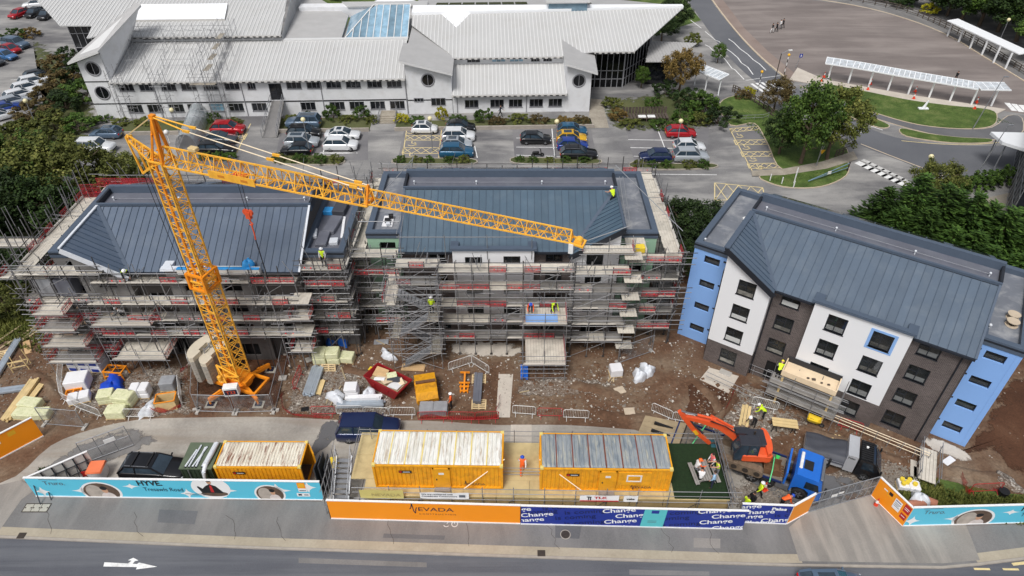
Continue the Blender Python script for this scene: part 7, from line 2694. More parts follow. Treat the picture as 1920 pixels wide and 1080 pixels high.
def crown_mesh(seed,rx,ry,rz,cz,clumps,per,size,squash=1.,low=-.75):
 r=random.Random(seed)
 v,f=[],[]
 for c in range(clumps):
  d=rand_dir(r)
  while d.z<low:
   d=rand_dir(r)
  k=r.uniform(.45,1.)**.6
  lump=1+.22*sin(d.x*5+seed)*cos(d.y*4.3+seed*2)+r.uniform(-.1,.16)
  cc=V((d.x*rx*k*lump,d.y*ry*k*lump,cz+d.z*rz*k*lump))
  cr=r.uniform(.14,.26)*(rx+rz)*.5
  for i in range(per):
   e=rand_dir(r)*(cr*r.random()**.45)
   p=cc+e
   n=(e.normalized()*.7+rand_dir(r)*.7+V((0,0,.5))).normalized()
   t=n.cross(rand_dir(r))
   if t.length<.1:
    continue
   t.normalize()
   b=n.cross(t)
   s=size*r.uniform(.55,1.3)
   o=len(v)
   v+=[p-t*s*.5,p+b*s*.32,p+t*s*.5,p-b*s*.32]
   f.append((o,o+1,o+2,o+3))
 me=bpy.data.meshes.new('crown')
 me.from_pydata([tuple(x) for x in v],[],f)
 return me
def trunk_mesh(seed,h,r0,rx,limbs=6):
 r=random.Random(seed)
 b=MB()
 pts=[V((0,0,-.1))]
 for i in range(1,5):
  pts.append(V((r.uniform(-.15,.15),r.uniform(-.15,.15),h*i/4)))
 for i in range(4):
  b.tube(pts[i],pts[i+1],r0*(1-i*.2),7,0,r0*(1-(i+1)*.2))
 for k in range(limbs):
  a=2*PI*(k+r.random()*.6)/limbs
  s=pts[1+k%3].lerp(pts[2+k%3],r.random())
  e=s+V((cos(a)*rx*.65,sin(a)*rx*.65,h*r.uniform(.15,.4)))
  m=s.lerp(e,.5)+V((0,0,.2))
  b.tube(s,m,r0*.42,5,0,r0*.28);b.tube(m,e,r0*.28,5,0,r0*.1)
 return b.mesh('trunk')
def conifer_mesh(seed,h,r0,tiers=18,per=60,size=.42):
 r=random.Random(seed)
 v,f=[],[]
 for t in range(tiers):
  k=t/tiers
  z=h*(.08+.92*k)
  rad=r0*(1-k)**.8*(1+.15*r.uniform(-1,1))+.12
  nb=max(5,int(13*(1-k)+4))
  for i in range(nb):
   a=2*PI*(i+r.random())/nb
   ln=rad*r.uniform(.7,1.15)
   for j in range(max(4,int(per*(1-k*.6)/2))):
    q=r.random()**.6
    p=V((cos(a)*ln*q,sin(a)*ln*q,z-.22*ln*q*q+r.uniform(-.2,.2)+.12*ln*q**3))
    p+=rand_dir(r)*.17
    dr=V((cos(a),sin(a),.25+r.uniform(-.3,.3))).normalized()
    sd_=dr.cross(V((r.uniform(-.4,.4),r.uniform(-.4,.4),1))).normalized()
    s=size*r.uniform(.6,1.2)
    o=len(v)
    v+=[p-dr*s*.5,p+sd_*s*.2,p+dr*s*.6,p-sd_*s*.2]
    f.append((o,o+1,o+2,o+3))
 me=bpy.data.meshes.new('crown')
 me.from_pydata([tuple(x) for x in v],[],f)
 return me
CROWN,TRUNK={},{}
def tree(label,px,py,kind,h,rx,seed,leafm,group=None,name='tree',rz=None,world=None,squash=0.,bark='bark'):
 p=G(px,py) if world is None else V((*world,0))
 t=thing(name,label,'shrub' if name.endswith('shrub') else 'tree',(p.x,p.y,0),random.Random(seed*7).uniform(0,6.28),group)
 sd_=seed%3
 if kind=='conifer':
  k=('c',sd_)
  if k not in CROWN:
   CROWN[k]=conifer_mesh(60+sd_,8.,2.4)
   TRUNK[k]=MB().tube((0,0,-.1),(0,0,7.2),.2,6,0,.05).mesh('trunk')
  sc=(rx/2.4,rx/2.4,h/8.)
 elif kind=='shrub':
  k=('s',sd_)
  if k not in CROWN:
   CROWN[k]=crown_mesh(20+sd_,1.5,1.5,1.1,1.,40,60,.22,low=-.6)
   b=MB()
   for i in range(4):
    a=i*1.6
    b.tube((0,0,-.05),(cos(a)*.7,sin(a)*.7,1.2),.06,5,0,.02)
   TRUNK[k]=b.mesh('trunk')
  sc=(rx/1.5,rx/1.5,h/2.1)
 else:
  k=('b',sd_)
  if k not in CROWN:
   CROWN[k]=crown_mesh(40+sd_,3.6,3.4,3.,5.,130,80,.3)
   TRUNK[k]=trunk_mesh(50+sd_,5.6,.28,3.4)
  sc=(rx/3.6,rx/3.6,h/8.2)
 o=link('crown',shared(('cr',)+k,CROWN[k],leafm),None,t)
 o.scale=sc
 o=link('trunk',shared(('tr',)+k,TRUNK[k],bark),None,t)
 o.scale=sc
 return t
bank='trees on the bank at the left edge'
lefts=[(250,372,5.5,3.,'leaf_olive','olive tree behind the crane tail strut, right end of the left bank'),(185,395,8.,4.,'leaf_olive','olive green tree between parked white car and left block'),(120,400,9.,4.6,'leaf_olive','largest olive tree of the left bank, level with the crane top'),(60,395,9.,4.5,'leaf_green','bright green tree at the left edge level with crane tail'),(-10,420,9.5,5.,'leaf_olive','olive tree cut by the left edge, highest of the bank'),(30,470,8.5,4.2,'leaf_deep','dark green tree beside left block scaffold poles'),(110,455,7.5,3.6,'leaf_deep','dark tree just behind the left block scaffold walkway'),(-30,520,8.,4.5,'leaf_deep','dark tree cut by the left edge below the scaffold wing'),(50,545,5.5,3.,'leaf_deep','dark small tree under the left scaffold wing'),(15,585,3.5,2.4,'leaf_olive','low olive tree above the stacked planks at left edge')]
for i,(x,y,h,r_,m,lb) in enumerate(lefts):
 tree(lb,x,y,'broad',h,r_,i+1,m,bank)
shr='shrubs along the college car park'
sl_=[(30,72,1.6,2.,'leaf_green','green shrub above the dark blue SUV'),(62,68,1.4,1.8,'leaf_autumn','brownish shrub at the end of bed above dark blue SUV'),(110,128,2.2,2.2,'leaf_bronze','bronze shrub at the top of the left hedge bank'),(135,118,2.4,2.3,'leaf_deep','dark shrub under the left college tower'),(150,150,3.,2.8,'leaf_deep','dark shrub below the round tower windows'),(118,160,2.6,2.8,'leaf_bronze','bronze shrub beside the angled white cars'),(95,192,2.4,2.7,'leaf_bronze','bronze shrub beside the silver estate'),(160,190,3.,3.,'leaf_green','green shrub against the left tower foot'),(125,205,2.8,3.,'leaf_deep','dark shrub in middle of the left hedge bank'),(70,225,2.4,2.8,'leaf_bronze','bronze shrub beside the lowest white hatchback'),(105,245,2.6,2.9,'leaf_olive','olive shrub by the leftmost globe lamp'),(150,245,2.2,2.5,'leaf_green','green shrub left of the half hidden blue hatchback'),(40,262,2.6,3.,'leaf_olive','olive shrub at left edge under the angled cars'),(90,285,3.,3.2,'leaf_olive','olive shrub above the white car behind the trees'),(10,300,3.,3.4,'leaf_bronze','bronze shrub cut by left edge above the big trees')]
for i,(x,y,h,r_,m,lb) in enumerate(sl_):
 tree(lb,x,y,'shrub',h,r_,i+3,m,shr,'shrub')
for i,(x,y,h,r_,m,w) in enumerate([(190,228,.9,1.3,'leaf_green','under the left tower'),(225,232,.7,1.4,'leaf_olive','right of the left tower'),(265,232,.7,1.4,'leaf_olive','left of the crane apex'),(400,226,1.,1.2,'leaf_green','above the red crossover'),(440,232,.7,1.3,'leaf_olive','left of the access ramp'),(545,228,.9,1.2,'leaf_olive','just right of the access ramp'),(580,222,.9,1.1,'leaf_deep','above the dark row by the ramp'),(625,222,1.9,1.3,'leaf_green','tall one right of the ramp'),(650,228,1.,1.2,'leaf_olive','above the white saloon'),(680,222,1.7,1.3,'leaf_green','left of the short steps'),(700,230,.9,1.,'leaf_olive','beside the short steps'),(755,228,1.2,1.1,'leaf_yellow','yellowish one right of the steps'),(782,230,.9,1.2,'leaf_green','above the tiny white city car'),(830,222,1.6,1.,'leaf_yellow','tall yellowish one under the middle tower'),(860,230,1.,1.3,'leaf_green','above the black hatchback by yellow bays'),(905,226,1.6,1.4,'leaf_green','beside the walking person'),(930,232,.9,1.3,'leaf_bronze','below the walking person'),(970,228,1.2,1.5,'leaf_olive','above the lone black hatchback'),(1010,230,1.,1.4,'leaf_bronze','left of the dark teal hatchback'),(1055,232,.9,1.4,'leaf_autumn','above the dark teal hatchback'),(1090,230,1.,1.3,'leaf_bronze','under the right tower')]):
 tree('low shrub in the college wall bed, '+w,x,y,'shrub',h,r_,i,m,'shrubs in the college wall bed','shrub')
for i,(x,y,k,h,r_,m,w) in enumerate([(1272,172,'broad',6.5,2.6,'leaf_autumn','orange brown autumn tree in front of the glass hall'),(1262,60,'broad',6.,3.2,'leaf_deep','dark tree behind the pointed college roof tip'),(1240,78,'broad',4.5,2.5,'leaf_deep','dark tree between pointed roof and annex'),(1300,85,'shrub',2.2,1.6,'leaf_olive','olive shrub at annex roof tip'),(1345,118,'broad',3.2,1.2,'leaf_green','slim young tree beside the zigzag road lines'),(1318,210,'shrub',2.8,2.6,'leaf_green','large green shrub right of the autumn tree'),(1345,232,'shrub',2.6,2.4,'leaf_deep','dark shrub at the lawn corner by yellow bays'),(1290,200,'shrub',2.4,2.4,'leaf_deep','dark shrub under the autumn tree'),(1250,178,'shrub',2.,2.,'leaf_deep','dark shrub left of autumn tree foot'),(1202,165,'broad',3.4,1.2,'leaf_green','small palm-like tree before the hall glass'),(1145,200,'shrub',1.4,1.4,'leaf_olive','olive shrub beside garden path'),(1160,222,'shrub',1.3,1.5,'leaf_autumn','tawny shrub left of timber seat'),(1225,200,'shrub',1.3,1.3,'leaf_green','round green shrub above timber seat'),(1280,228,'shrub',1.6,1.8,'leaf_green','green shrub right of timber seat'),(1310,232,'shrub',1.5,1.6,'leaf_olive','olive shrub above the red hatchback'),(1180,235,'shrub',.9,1.6,'leaf_olive','low hedge shrub below timber seat'),(1240,238,'shrub',.8,1.8,'leaf_green','low hedge shrub left of the red hatchback'),(1390,185,'shrub',1.3,1.3,'leaf_bronze','bronze shrub at the top lawn fence'),(1403,180,'shrub',1.5,1.,'leaf_yellow','yellow green shrub at the top lawn fence'),(1450,210,'broad',5.,2.2,'leaf_bronze','purple leaved tree beside the zebra crossing'),(1500,308,'broad',10.5,3.6,'leaf_green','tall green tree on the lawn, left of the pair'),(1550,300,'broad',9.5,3.4,'leaf_olive','tall olive tree on the lawn, right of the pair'),(1460,290,'broad',5.5,2.4,'leaf_deep','dark lower tree beside the yellow disabled bays'),(1740,385,'broad',5.5,2.6,'leaf_olive','rounded olive tree above the conifer row'),(1262,470,'broad',6.,2.8,'leaf_deep','dark tree between middle block and blue end'),(1300,462,'broad',5.5,2.6,'leaf_deep','dark tree beside the blue end of right block'),(1275,520,'broad',4.,2.,'leaf_deep','low dark tree in gap beside the blue end')]):
 tree(w,x,y,k,h,r_,i+2,m,'garden trees and shrubs','shrub' if k=='shrub' else 'tree')
hedge='clipped bushes in the car park islands'
def island(pix,lab):
 b=MB()
 pts=smooth_line(gp(*pix),3,True)
 b.prism([(p.x,p.y) for p in pts],0,.12)
 b.build('planting_bed','earth_far',kind='structure')
 b=MB();ribbon(b,pts+[pts[0]],.16,0,.14);b.build('kerb','kerb_stone',kind='structure')
island([(1186,305),(1260,308),(1335,308),(1338,316),(1260,319),(1190,317)],'')
island([(745,297),(815,298),(885,299),(888,308),(815,309),(742,308)],'')
island([(965,296),(1040,298),(1118,299),(1120,308),(1040,309),(965,307)],'')
island([(515,292),(580,292),(640,296),(640,308),(580,310),(512,306)],'')
for i,(x,y,h,r_,w) in enumerate([(1196,312,1.1,1.,'first in the right kerbed bed'),(1222,313,1.1,1.1,'second in the right kerbed bed'),(1249,314,1.2,1.2,'third in the right kerbed bed'),(1292,314,1.2,1.2,'fourth in the right kerbed bed'),(1318,313,1.2,1.2,'last in the right kerbed bed'),(752,304,1.1,1.1,'left end of bed below yellow bays'),(782,303,.9,1.,'second in bed below yellow bays'),(806,304,1.,1.,'third in bed below yellow bays'),(842,304,1.1,1.1,'below the teal hatchback'),(870,304,1.1,1.1,'right end of bed below teal hatchback'),(976,302,.8,.9,'left end of bed by the scooter'),(1000,303,.9,1.,'below the scooter'),(1030,303,.8,.9,'right of the scooter'),(1062,303,1.,1.,'below black estate with bars'),(1095,303,.9,1.2,'right end of bed below black estate'),(385,298,1.2,1.2,'left one under the black estate by shelter'),(410,299,1.3,1.3,'middle one under black estate by shelter'),(432,298,1.2,1.2,'right one under black estate by shelter'),(525,302,1.2,1.4,'left end of bed under crane pendants'),(560,304,1.3,1.5,'second in bed under crane pendants'),(600,304,1.4,1.5,'third in bed under crane pendants'),(632,304,1.2,1.3,'right end of bed under crane pendants')]):
 tree('clipped green bush, '+w,x,y,'shrub',h*.8,r_*.72,i,'leaf_green' if i%3 else 'leaf_olive',hedge,'shrub')
cg='conifers behind the finished block'
for i,(x,y,h,r_,w) in enumerate([(1640,432,5.5,2.4,'leftmost, lowest tip'),(1690,440,7.5,2.8,'second from the left'),(1735,455,7.2,2.8,'third from the left'),(1790,470,7.,2.9,'fourth, in front of the terrace tables'),(1850,490,6.5,2.9,'fifth, below the blue bin'),(1905,505,6.5,2.9,'sixth, at the right edge'),(1950,515,6.5,2.9,'last, cut by the right edge'),(1665,462,5.,2.2,'small one against the roof edge'),(1760,500,4.8,2.2,'second small one against the roof edge'),(1830,530,4.5,2.2,'third small one against the roof edge'),(1890,545,4.5,2.2,'fourth small one against the roof edge'),(1712,475,5.6,2.6,'between second and third'),(1762,452,6.4,2.6,'behind the third'),(1820,472,6.2,2.6,'behind the fifth'),(1875,478,5.8,2.6,'behind the sixth'),(1800,510,5.,2.4,'in front of the fifth')]):
 tree('green conifer behind the finished block, '+w,x,y,'conifer',h,r_*1.25,i,'leaf_conifer',cg,'conifer_tree')
hp_=thing('hedge','leafy clipped hedge between the bus road and the terrace','hedge',G(1830,360),0)
for i in range(7):
 q=G(1778+i*19,362-i*4)-G(1830,360)
 o=link('clump',shared(('cr','s',i%3),CROWN[('s',i%3)],'leaf_green'),None,hp_,q)
 o.scale=(1.05,1.,.75)
wg='trees of the wood at top right'
wood=[(1745,18,5,3.2),(1775,30,7,4),(1800,40,8,4.5),(1835,48,9,5),(1870,60,9.5,5),(1905,78,9.5,5),(1940,95,9,5),(1790,8,9,5),(1830,18,10,5.5),(1880,30,10,5.5),(1925,45,10,5.5),(1960,60,9,5),(1760,-8,8,5),(1910,8,9,5),(1850,-5,10,5.5),(1960,120,8,4.5),(1700,8,2.5,2.4),(1715,-14,6,4)]
wl_=['leftmost low one by the fence','second along the fence','third along the fence','behind the white shelter left end','behind the white shelter middle','behind the white shelter right end','at right edge beyond the shelter','second row above the yellow bush','second row middle','second row right of middle','second row at right edge','outer right edge second row','top row left','top row right','top row middle','right edge beside the footpath','low one left of the yellow bush','top edge above the fence']
for i,(x,y,h,r_) in enumerate(wood):
 tree('dark woodland tree at top right, '+wl_[i],x,y,'broad',h,r_,i,'leaf_deep' if i%3 else 'leaf_green',wg)
tree('yellow flowering bush at the timber fence, top right',1738,26,'shrub',2.,1.8,1,'leaf_yellow',None,'shrub')
for i,(x,y) in enumerate([(1600,-6),(1640,-2),(1670,6),(1560,-12),(1690,12)]):
 tree('low dark shrub along the top edge fence, '+['above the apron middle','right of apron middle','near the yellow bush','leftmost','next to the yellow bush'][i],x,y,'shrub',2.2,2.2,i,'leaf_deep','shrubs along the top fence','shrub')
for i,(x,y) in enumerate([(640,-2),(1110,0),(1160,0),(900,-4),(1060,-8)]):
 tree('green shrub behind the college roofs, '+['beside the tensile canopy','right of the plant room','near the pointed roof','above the solar panels','behind the plant room'][i],x,y,'shrub',2.4,2.6,i,'leaf_green','shrubs behind the college','shrub')
def scatter_weeds(name,quads,n,m,label,size=.35,seed=5):
 r=random.Random(seed)
 v,f=[],[]
 for _ in range(n):
  q=r.choice(quads)
  p=q[0]+(q[1]-q[0])*r.random()+(q[2]-q[0])*r.random()
  for k in range(4):
   a=r.uniform(0,6.28)
   d=V((cos(a),sin(a),0));s=size*r.uniform(.5,1.3)
   w=V((-d.y,d.x,0))*s*.18
   tip=p+d*s*.5+V((0,0,s*r.uniform(.4,1.)))
   o=len(v)
   v+=[p-w,p+w,tip];f.append((o,o+1,o+2))
 me=bpy.data.meshes.new(name);me.from_pydata([tuple(x) for x in v],[],f)
 o=link(name,me,m,kind='stuff');o['label']=label;o['category']='weeds'
 return o
scatter_weeds('weeds',[(G(1680,900),G(1760,900),G(1700,965)),(G(1740,915),G(1930,935),G(1740,968)),(G(1780,930),G(1960,940),G(1780,970))],2600,'leaf_olive','rough weeds behind the right cyan hoarding')
scatter_weeds('weeds',[(G(-20,560),G(90,580),G(-40,640)),(G(-20,600),G(60,600),G(-30,640))],1500,'leaf_olive','rough weeds at left edge below the bank',seed=6)
scatter_weeds('weeds',[(G(75,880),G(175,868),G(80,905))],500,'leaf_deep','weeds behind the cyan hoarding end',seed=7)
scatter_weeds('grass',[(G(1560,170),G(1850,212),G(1600,190)),(G(1360,200),G(1480,230),G(1430,260)),(G(1440,335),G(1570,320),G(1450,345))],5000,'leaf_green','short tufted grass on the bus road lawns',.22,8)
# ---------------------------------------------------------------- street furniture
def lamp(px,py,h,lb,lean=0):
 p=G(px,py)
 t=thing('street_lamp',lb,'street lamp',(p.x,p.y,0),0,'globe street lamps')
 MB().tube((0,0,0),(0,0,h),.06,6,0,.045).build('post','galvanised',t)
 b=MB().sph((0,0,h+.22),.3,12,8);b.build('globe','globe_cream',t)
 MB().tube((0,0,0),(0,0,.5),.1,8).build('base','galvanised',t)
 return t
mat('globe_cream',lin(232,222,176),.35)
for(x,y,h,w) in((77,252,4.6,'in the left hedge bank'),(338,256,3.6,'behind the cycle shelter'),(582,292,4.8,'in front of the dark car row by ramp'),(811,284,4.4,'in the yellow hatched bays'),(1041,296,4.8,'beside the yellow hatchback'),(1266,292,4.6,'below the red hatchback'),(1530,312,4.8,'under the lawn tree pair'),(1868,90,4.6,'behind the top right white shelter'),(1722,350,3.8,'by the olive tree above the conifers')):
 lamp(x,y,h,'cream globe street lamp '+w)
for(x,y,h,w) in((1823,243,7.5,'on the lawn of the bus road'),(1827,334,7,'beside the bus road hedge')):
 p=G(x,y)
 t=thing('lamp_column','tall thin grey lamp column '+w,'lamp post',(p.x,p.y,0),0)
 MB().tube((0,0,0),(1.,0,h),.07,6,0,.04).build('post','galvanised',t)
 MB().box((1.3,0,h),(.6,.2,.1)).build('lantern','galvanised',t)
def beacon(px,py,lb):
 p=G(px,py)
 t=thing('belisha_beacon',lb,'beacon',(p.x,p.y,0),0,'zebra crossing beacons')
 for i in range(6):
  MB().tube((0,0,i*.5),(0,0,i*.5+.499),.06,8).build('pole_band','sign_white' if i%2 else 'trim_black',t)
 MB().sph((0,0,3.2),.22,10,8).build('globe','sign_yellow',t)
beacon(1470,140,'black and white beacon pole with amber globe at the apron path')
beacon(1420,173,'black and white beacon pole with amber globe by the shrubs')
p=G(1453,150)
t=thing('street_lamp','single arm street lamp by the zebra crossing','street lamp',(p.x,p.y,0),0)
MB().tube((0,0,0),(0,0,4.2),.07,6).build('post','iron',t);MB().tube((0,0,4.2),(1.2,.3,4.6),.05,6).build('arm','galvanised',t);MB().box((1.4,.35,4.6),(.6,.25,.12),.2).build('lantern','sign_white',t)
p=G(1491,128)
t=thing('road_sign','blue road sign on a post at the apron corner','road sign',(p.x,p.y,0),0)
MB().tube((0,0,0),(.4,0,2.3),.04,6).build('post','galvanised',t);MB().box((.4,-.06,2.1),(.5,.03,.6)).build('face','hoard_blue',t);MB().box((.4,-.08,2.1),(.14,.02,.3)).build('symbol','sign_white',t)
p=G(1532,305)
t=thing('road_sign','orange triangular road sign leaning on the lawn','road sign',(p.x,p.y,.13),0)
MB().tube((0,0,0),(.25,0,2.2),.04,6).build('post','galvanised',t);b=MB().prof([(-.35,1.7),(.35,1.7),(0,1.1)],-.03,-0.);b.v=[(q[0]+.2,q[1]-.05,q[2]) for q in b.v];b.build('face','sign_yellow',t)
t=thing('gate_barrier','pale swing gate barrier lying along the lawn corner','barrier',(0,0,0))
a,c=G(1514,345),G(1588,322)
b=MB().tube(a+V((0,0,.4)),c+V((0,0,1.2)),.06,6);b.tube(a+V((0,0,.4)),c+V((0,0,.6)),.05,6);b.build('arm','pane_sky',t)
b=MB().tube(c,c+V((0,0,1.3)),.09,8);b.build('post','iron',t);MB().box(a.lerp(c,.5)+V((0,-.08,.75)),(.5,.04,.4),.3).build('notice','sign_white',t)
for(x,y,w) in((1488,345,'tall one left of the swing barrier'),(1443,340,'at lawn left end'),(1465,346,'second on the lawn edge'),(1487,353,'short one by the kerb')):
 p=G(x,y)
 tag(MB().tube((0,0,0),(0,0,2.1 if 'tall' in w else .9),.07,8).build('bollard','sign_white',None,(p.x,p.y,.1)),'white bollard post, '+w,'bollard','white bollards by the swing barrier')
mat('shelter_white',lin(236,238,240),.45,var=.02)
net_mat('shelter_pane',lin(206,214,220),.75)
sp=[G(*q) for q in((1552,149),(1590,156),(1628,163),(1664,170),(1702,177),(1741,184),(1780,191),(1820,198),(1858,199))]
t=thing('bus_shelter','long white glazed canopy shelter along the bus apron','shelter',(0,0,0))
ZC=2.7
for i,q in enumerate(sp):
 b=MB().bar(q,q+V((0,0.,ZC)),.22,.16);b.build('post','shelter_white',t)
ends=[sp[0]+V((-1.,.2,0))]+sp[1:-1]+[sp[-1]+V((1.4,0,0))]
for i in range(len(ends)-1):
 a,c=ends[i],ends[i+1]
 d=(c-a).normalized();n_=V((-d.y,d.x,0))
 k=4
 for s_ in(-.7,1.5):
  beam('canopy_rail',a+n_*s_+V((0,0,ZC+(.25 if s_>0 else 0))),c+n_*s_+V((0,0,ZC+(.25 if s_>0 else 0))),.14,.16,'shelter_white',t)
 for j in range(k):
  p0,p1=a.lerp(c,j/k),a.lerp(c,(j+1)/k)
  z0,z1=V((0,0,ZC+.05)),V((0,0,ZC+.3))
  b=MB();b.add([p0-n_*.7+z0,p1-n_*.7+z0,p1+n_*1.5+z1,p0+n_*1.5+z1],[(0,1,2,3)]);b.build('roof_pane','shelter_pane',t)
  beam('glazing_bar',p0-n_*.7+z0+V((0,0,.03)),p0+n_*1.5+z1+V((0,0,.03)),.11,.08,'shelter_white',t)
sp2=[G(*q) for q in((1776,68),(1797,79),(1818,91),(1840,104),(1862,118),(1884,130))]
t=thing('bus_shelter','white canopy shelter on posts beside the wood, top right','shelter',(0,0,0))
for q in sp2:
 MB().bar(q,q+V((0,0,2.7)),.24,.18).build('post','shelter_white',t)
a,c=sp2[0]+V((-.5,.3,0)),sp2[-1]+V((1.2,-.6,0))
d=(c-a).normalized();n_=V((-d.y,d.x,0))
b=MB().slab([a-n_*.5+V((0,0,2.75)),c-n_*.5+V((0,0,2.75)),c+n_*1.6+V((0,0,2.95)),a+n_*1.6+V((0,0,2.95))],.14);b.build('roof','shelter_white',t)
t=thing('walkway_canopy','white glazed walkway canopy near the zigzag road lines','shelter',(0,0,0))
a,c=G(1302,128,2.6),G(1354,148,2.6)
d=(c-a).normalized();n_=V((-d.y,d.x,0))
for j in range(7):
 p0,p1=a.lerp(c,j/7),a.lerp(c,(j+1)/7)
 b=MB();b.add([p0-n_*.6,p1-n_*.6,p1+n_*1.5+V((0,0,.3)),p0+n_*1.5+V((0,0,.3))],[(0,1,2,3)]);b.build('roof_pane','shelter_pane',t)
for j in range(8):
 p0=a.lerp(c,j/7);beam('glazing_bar',p0-n_*.6,p0+n_*1.5+V((0,0,.3)),.12,.1,'shelter_white',t)
for s_ in(-.6,1.5):
 beam('canopy_rail',a+n_*s_+V((0,0,.3 if s_>0 else 0)),c+n_*s_+V((0,0,.3 if s_>0 else 0)),.16,.16,'shelter_white',t)
for q in(a.lerp(c,.1),a.lerp(c,.5),a.lerp(c,.97)):
 MB().bar((q.x,q.y,0),(q.x,q.y,2.6),.16,.16).build('post','shelter_white',t)
def rail_fence(label,pix,h=1.1,m='timber_dark',smooth_k=3,rails=(.35,.7,1.),step=1.8):
 t=thing('timber_fence',label,'fence',(0,0,0))
 pts=smooth_line(gp(*pix),smooth_k)
 acc=0
 last=None
 for p,q in zip(pts[:-1],pts[1:]):
  n=max(1,round((q-p).length/step))
  for i in range(n):
   u0,u1=p.lerp(q,i/n),p.lerp(q,(i+1)/n)
   beam('post',u0,u0+V((0,0,h)),.12,.12,m,t)
   for k in rails:
    beam('rail',u0+V((0,0,h*k)),u1+V((0,0,h*k)),.06,.1,m,t)
 return t
rail_fence('long curved timber rail fence along the wood at top right',[(1580,0),(1640,10),(1700,24),(1760,48),(1830,84),(1900,128),(1950,158)])
rail_fence('short timber rail fence between walkway canopy and lawn',[(1373,172),(1386,178)],step=1.)
rail_fence('timber rail fence stepping down beside the top lawn',[(1408,190),(1430,205),(1450,222)],step=1.2)
rail_fence('timber rail fence above the conifers by terrace',[(1756,368),(1800,385),(1850,410),(1920,440)],m='timber_dark',step=1.5)
rail_fence('dark rail fence pieces by the lawn path near the gate',[(1565,296),(1584,290)],m='timber_dark',step=1.)
t=thing('lawn_railing','thin grey tubular railing along the lower lawn edge','railing',(0,0,0))
b=MB();railing(b,gp((1320,212),(1331,230),(1430,226),(1440,222)),.9,.03);b.build('rail','galvanised',t)
mat('cone_orange',lin(226,70,40),.5)
def cone(label,p,h=.75):
 t=thing('traffic_cone',label,'traffic cone',p,ru(0,1),'traffic cones')
 MB().cbox((0,0,.03),(.42,.42,.06),.02).build('base','cone_orange',t)
 MB().tube((0,0,.06),(0,0,h*.45),.16,10,0,.11).build('body','cone_orange',t)
 MB().tube((0,0,h*.45),(0,0,h*.75),.11,10,0,.06).build('sleeve','sign_white',t)
 MB().tube((0,0,h*.75),(0,0,h),.06,10,0,.03).build('tip','cone_orange',t)
for(x,y,w) in((1540,152,'left end of the long white shelter, lower'),(1545,145,'left end of the long white shelter, upper'),(1627,168,'third shelter post, lower'),(1632,158,'third shelter post, upper'),(1713,185,'fifth shelter post, lower'),(1716,172,'fifth shelter post, upper'),(1827,204,'eighth shelter post, lower'),(1831,192,'eighth shelter post, upper')):
 cone('red and white traffic cone by '+w,G(x,y,.12),.9)
cone('traffic cone with orange base at the foot of notice panel',G(1641,948,.03),.85)
cone('traffic cone beside the blue truck rear wheel',G(1433,918,.03),.85)
p=G(1730,206)
t=thing('garden_sculpture','small white stone sculpture on the bus road lawn','sculpture',(p.x,p.y,.13))
MB().cbox((0,0,.1),(1.4,.6,.2),.05).build('base','shelter_white',t);MB().tube((0,0,.2),(.35,0,1.3),.22,8,0,.1).build('figure','shelter_white',t)
ga,gb=G(1880,436),G(1908,285)
gdir=(gb-ga);gl_=gdir.length
t=thing('glass_building','dark glazed building with white canopy roof at the right edge','building',ga,math.atan2(gdir.y,gdir.x))
nb=int(gl_/2.)
bw_=gl_/nb
for i in range(nb):
 for j in range(4):
  MB().bb(i*bw_+.05,(i+1)*bw_-.05,0,.06,j*2.2+.05,j*2.2+2.15).build('pane','pane_dark',t)
for i in range(nb+1):
 MB().bb(i*bw_-.07,i*bw_+.07,-0.,.16,0,8.9).build('mullion','galvanised',t)
for j in range(5):
 MB().bb(-.07,gl_+.07,.161,.2,j*2.2-.07,j*2.2+.07).build('transom','galvanised',t)
MB().bb(0,gl_,-16,-.1,0,8.7).build('core','pane_hall',t)
for j in range(6):
 MB().bb(-.12,-.05,-16+j*2.7,-13.4+j*2.7,.05,8.6).build('pane','pane_dark',t)
t=thing('entrance_canopy','white flat canopy roof at the right edge beside bus road','canopy',(0,0,0))
cz=4.2
MB().slab([G(1858,247,cz),G(1880,266,cz),G(1990,300,cz),G(1990,250,cz)],.35).build('roof','shelter_white',t)
for q in((1868,253),(1885,266)):
 e=G(*q,cz);pole('post',(e.x+.5,e.y+.3,0),(e.x+.5,e.y+.3,cz-.3),.08,'galvanised',t)
sheet('terrace',[(p.x,p.y) for p in gp((1800,384),(1890,362),(1960,370),(1950,440),(1880,428))],.02,'paving_flags')
for i,(x,y) in enumerate(((1812,388),(1846,400))):
 p=G(x,y)
 tt=thing('terrace_table','brown timber table with benches on terrace, '+('farther one' if i==0 else 'nearer one'),'table',(p.x,p.y,.02),R(-20))
 MB().bb(-.8,.8,-.4,.4,.68,.74).build('table_top','timber_dark',tt)
 for s_ in(-1,1):
  MB().bb(-.8,.8,s_*.75-.15,s_*.75+.15,.4,.45).build('bench_seat','timber_dark',tt)
  MB().bb(s_*.6-.05,s_*.6+.05,-.8,.8,0.,.68).build('leg_frame','timber_dark',tt)
p=G(1863,416)
tag(MB().tube((0,0,0),(0,0,.7),.4,12,0,.45).build('litter_bin','paint_blue',None,p),'round blue bin on the terrace beside glass building','bin')
p=G(1210,225)
t=thing('garden_staging','weathered timber slatted garden staging with white trays','garden furniture',(p.x,p.y,0),R(2))
for i in range(14):
 MB().bb(-3.2+i*.46,-2.85+i*.46,-.8,.9,.55,.62).build('slat','timber_dark',t)
for i in range(14):
 MB().bb(-3.2+i*.46,-2.85+i*.46,1.,1.08,.5,1.5).build('back_slat','timber_dark',t)
for x in(-3,0,3):
 MB().bb(x-.06,x+.06,-.7,1.,0,.55).build('leg_frame','timber_dark',t)
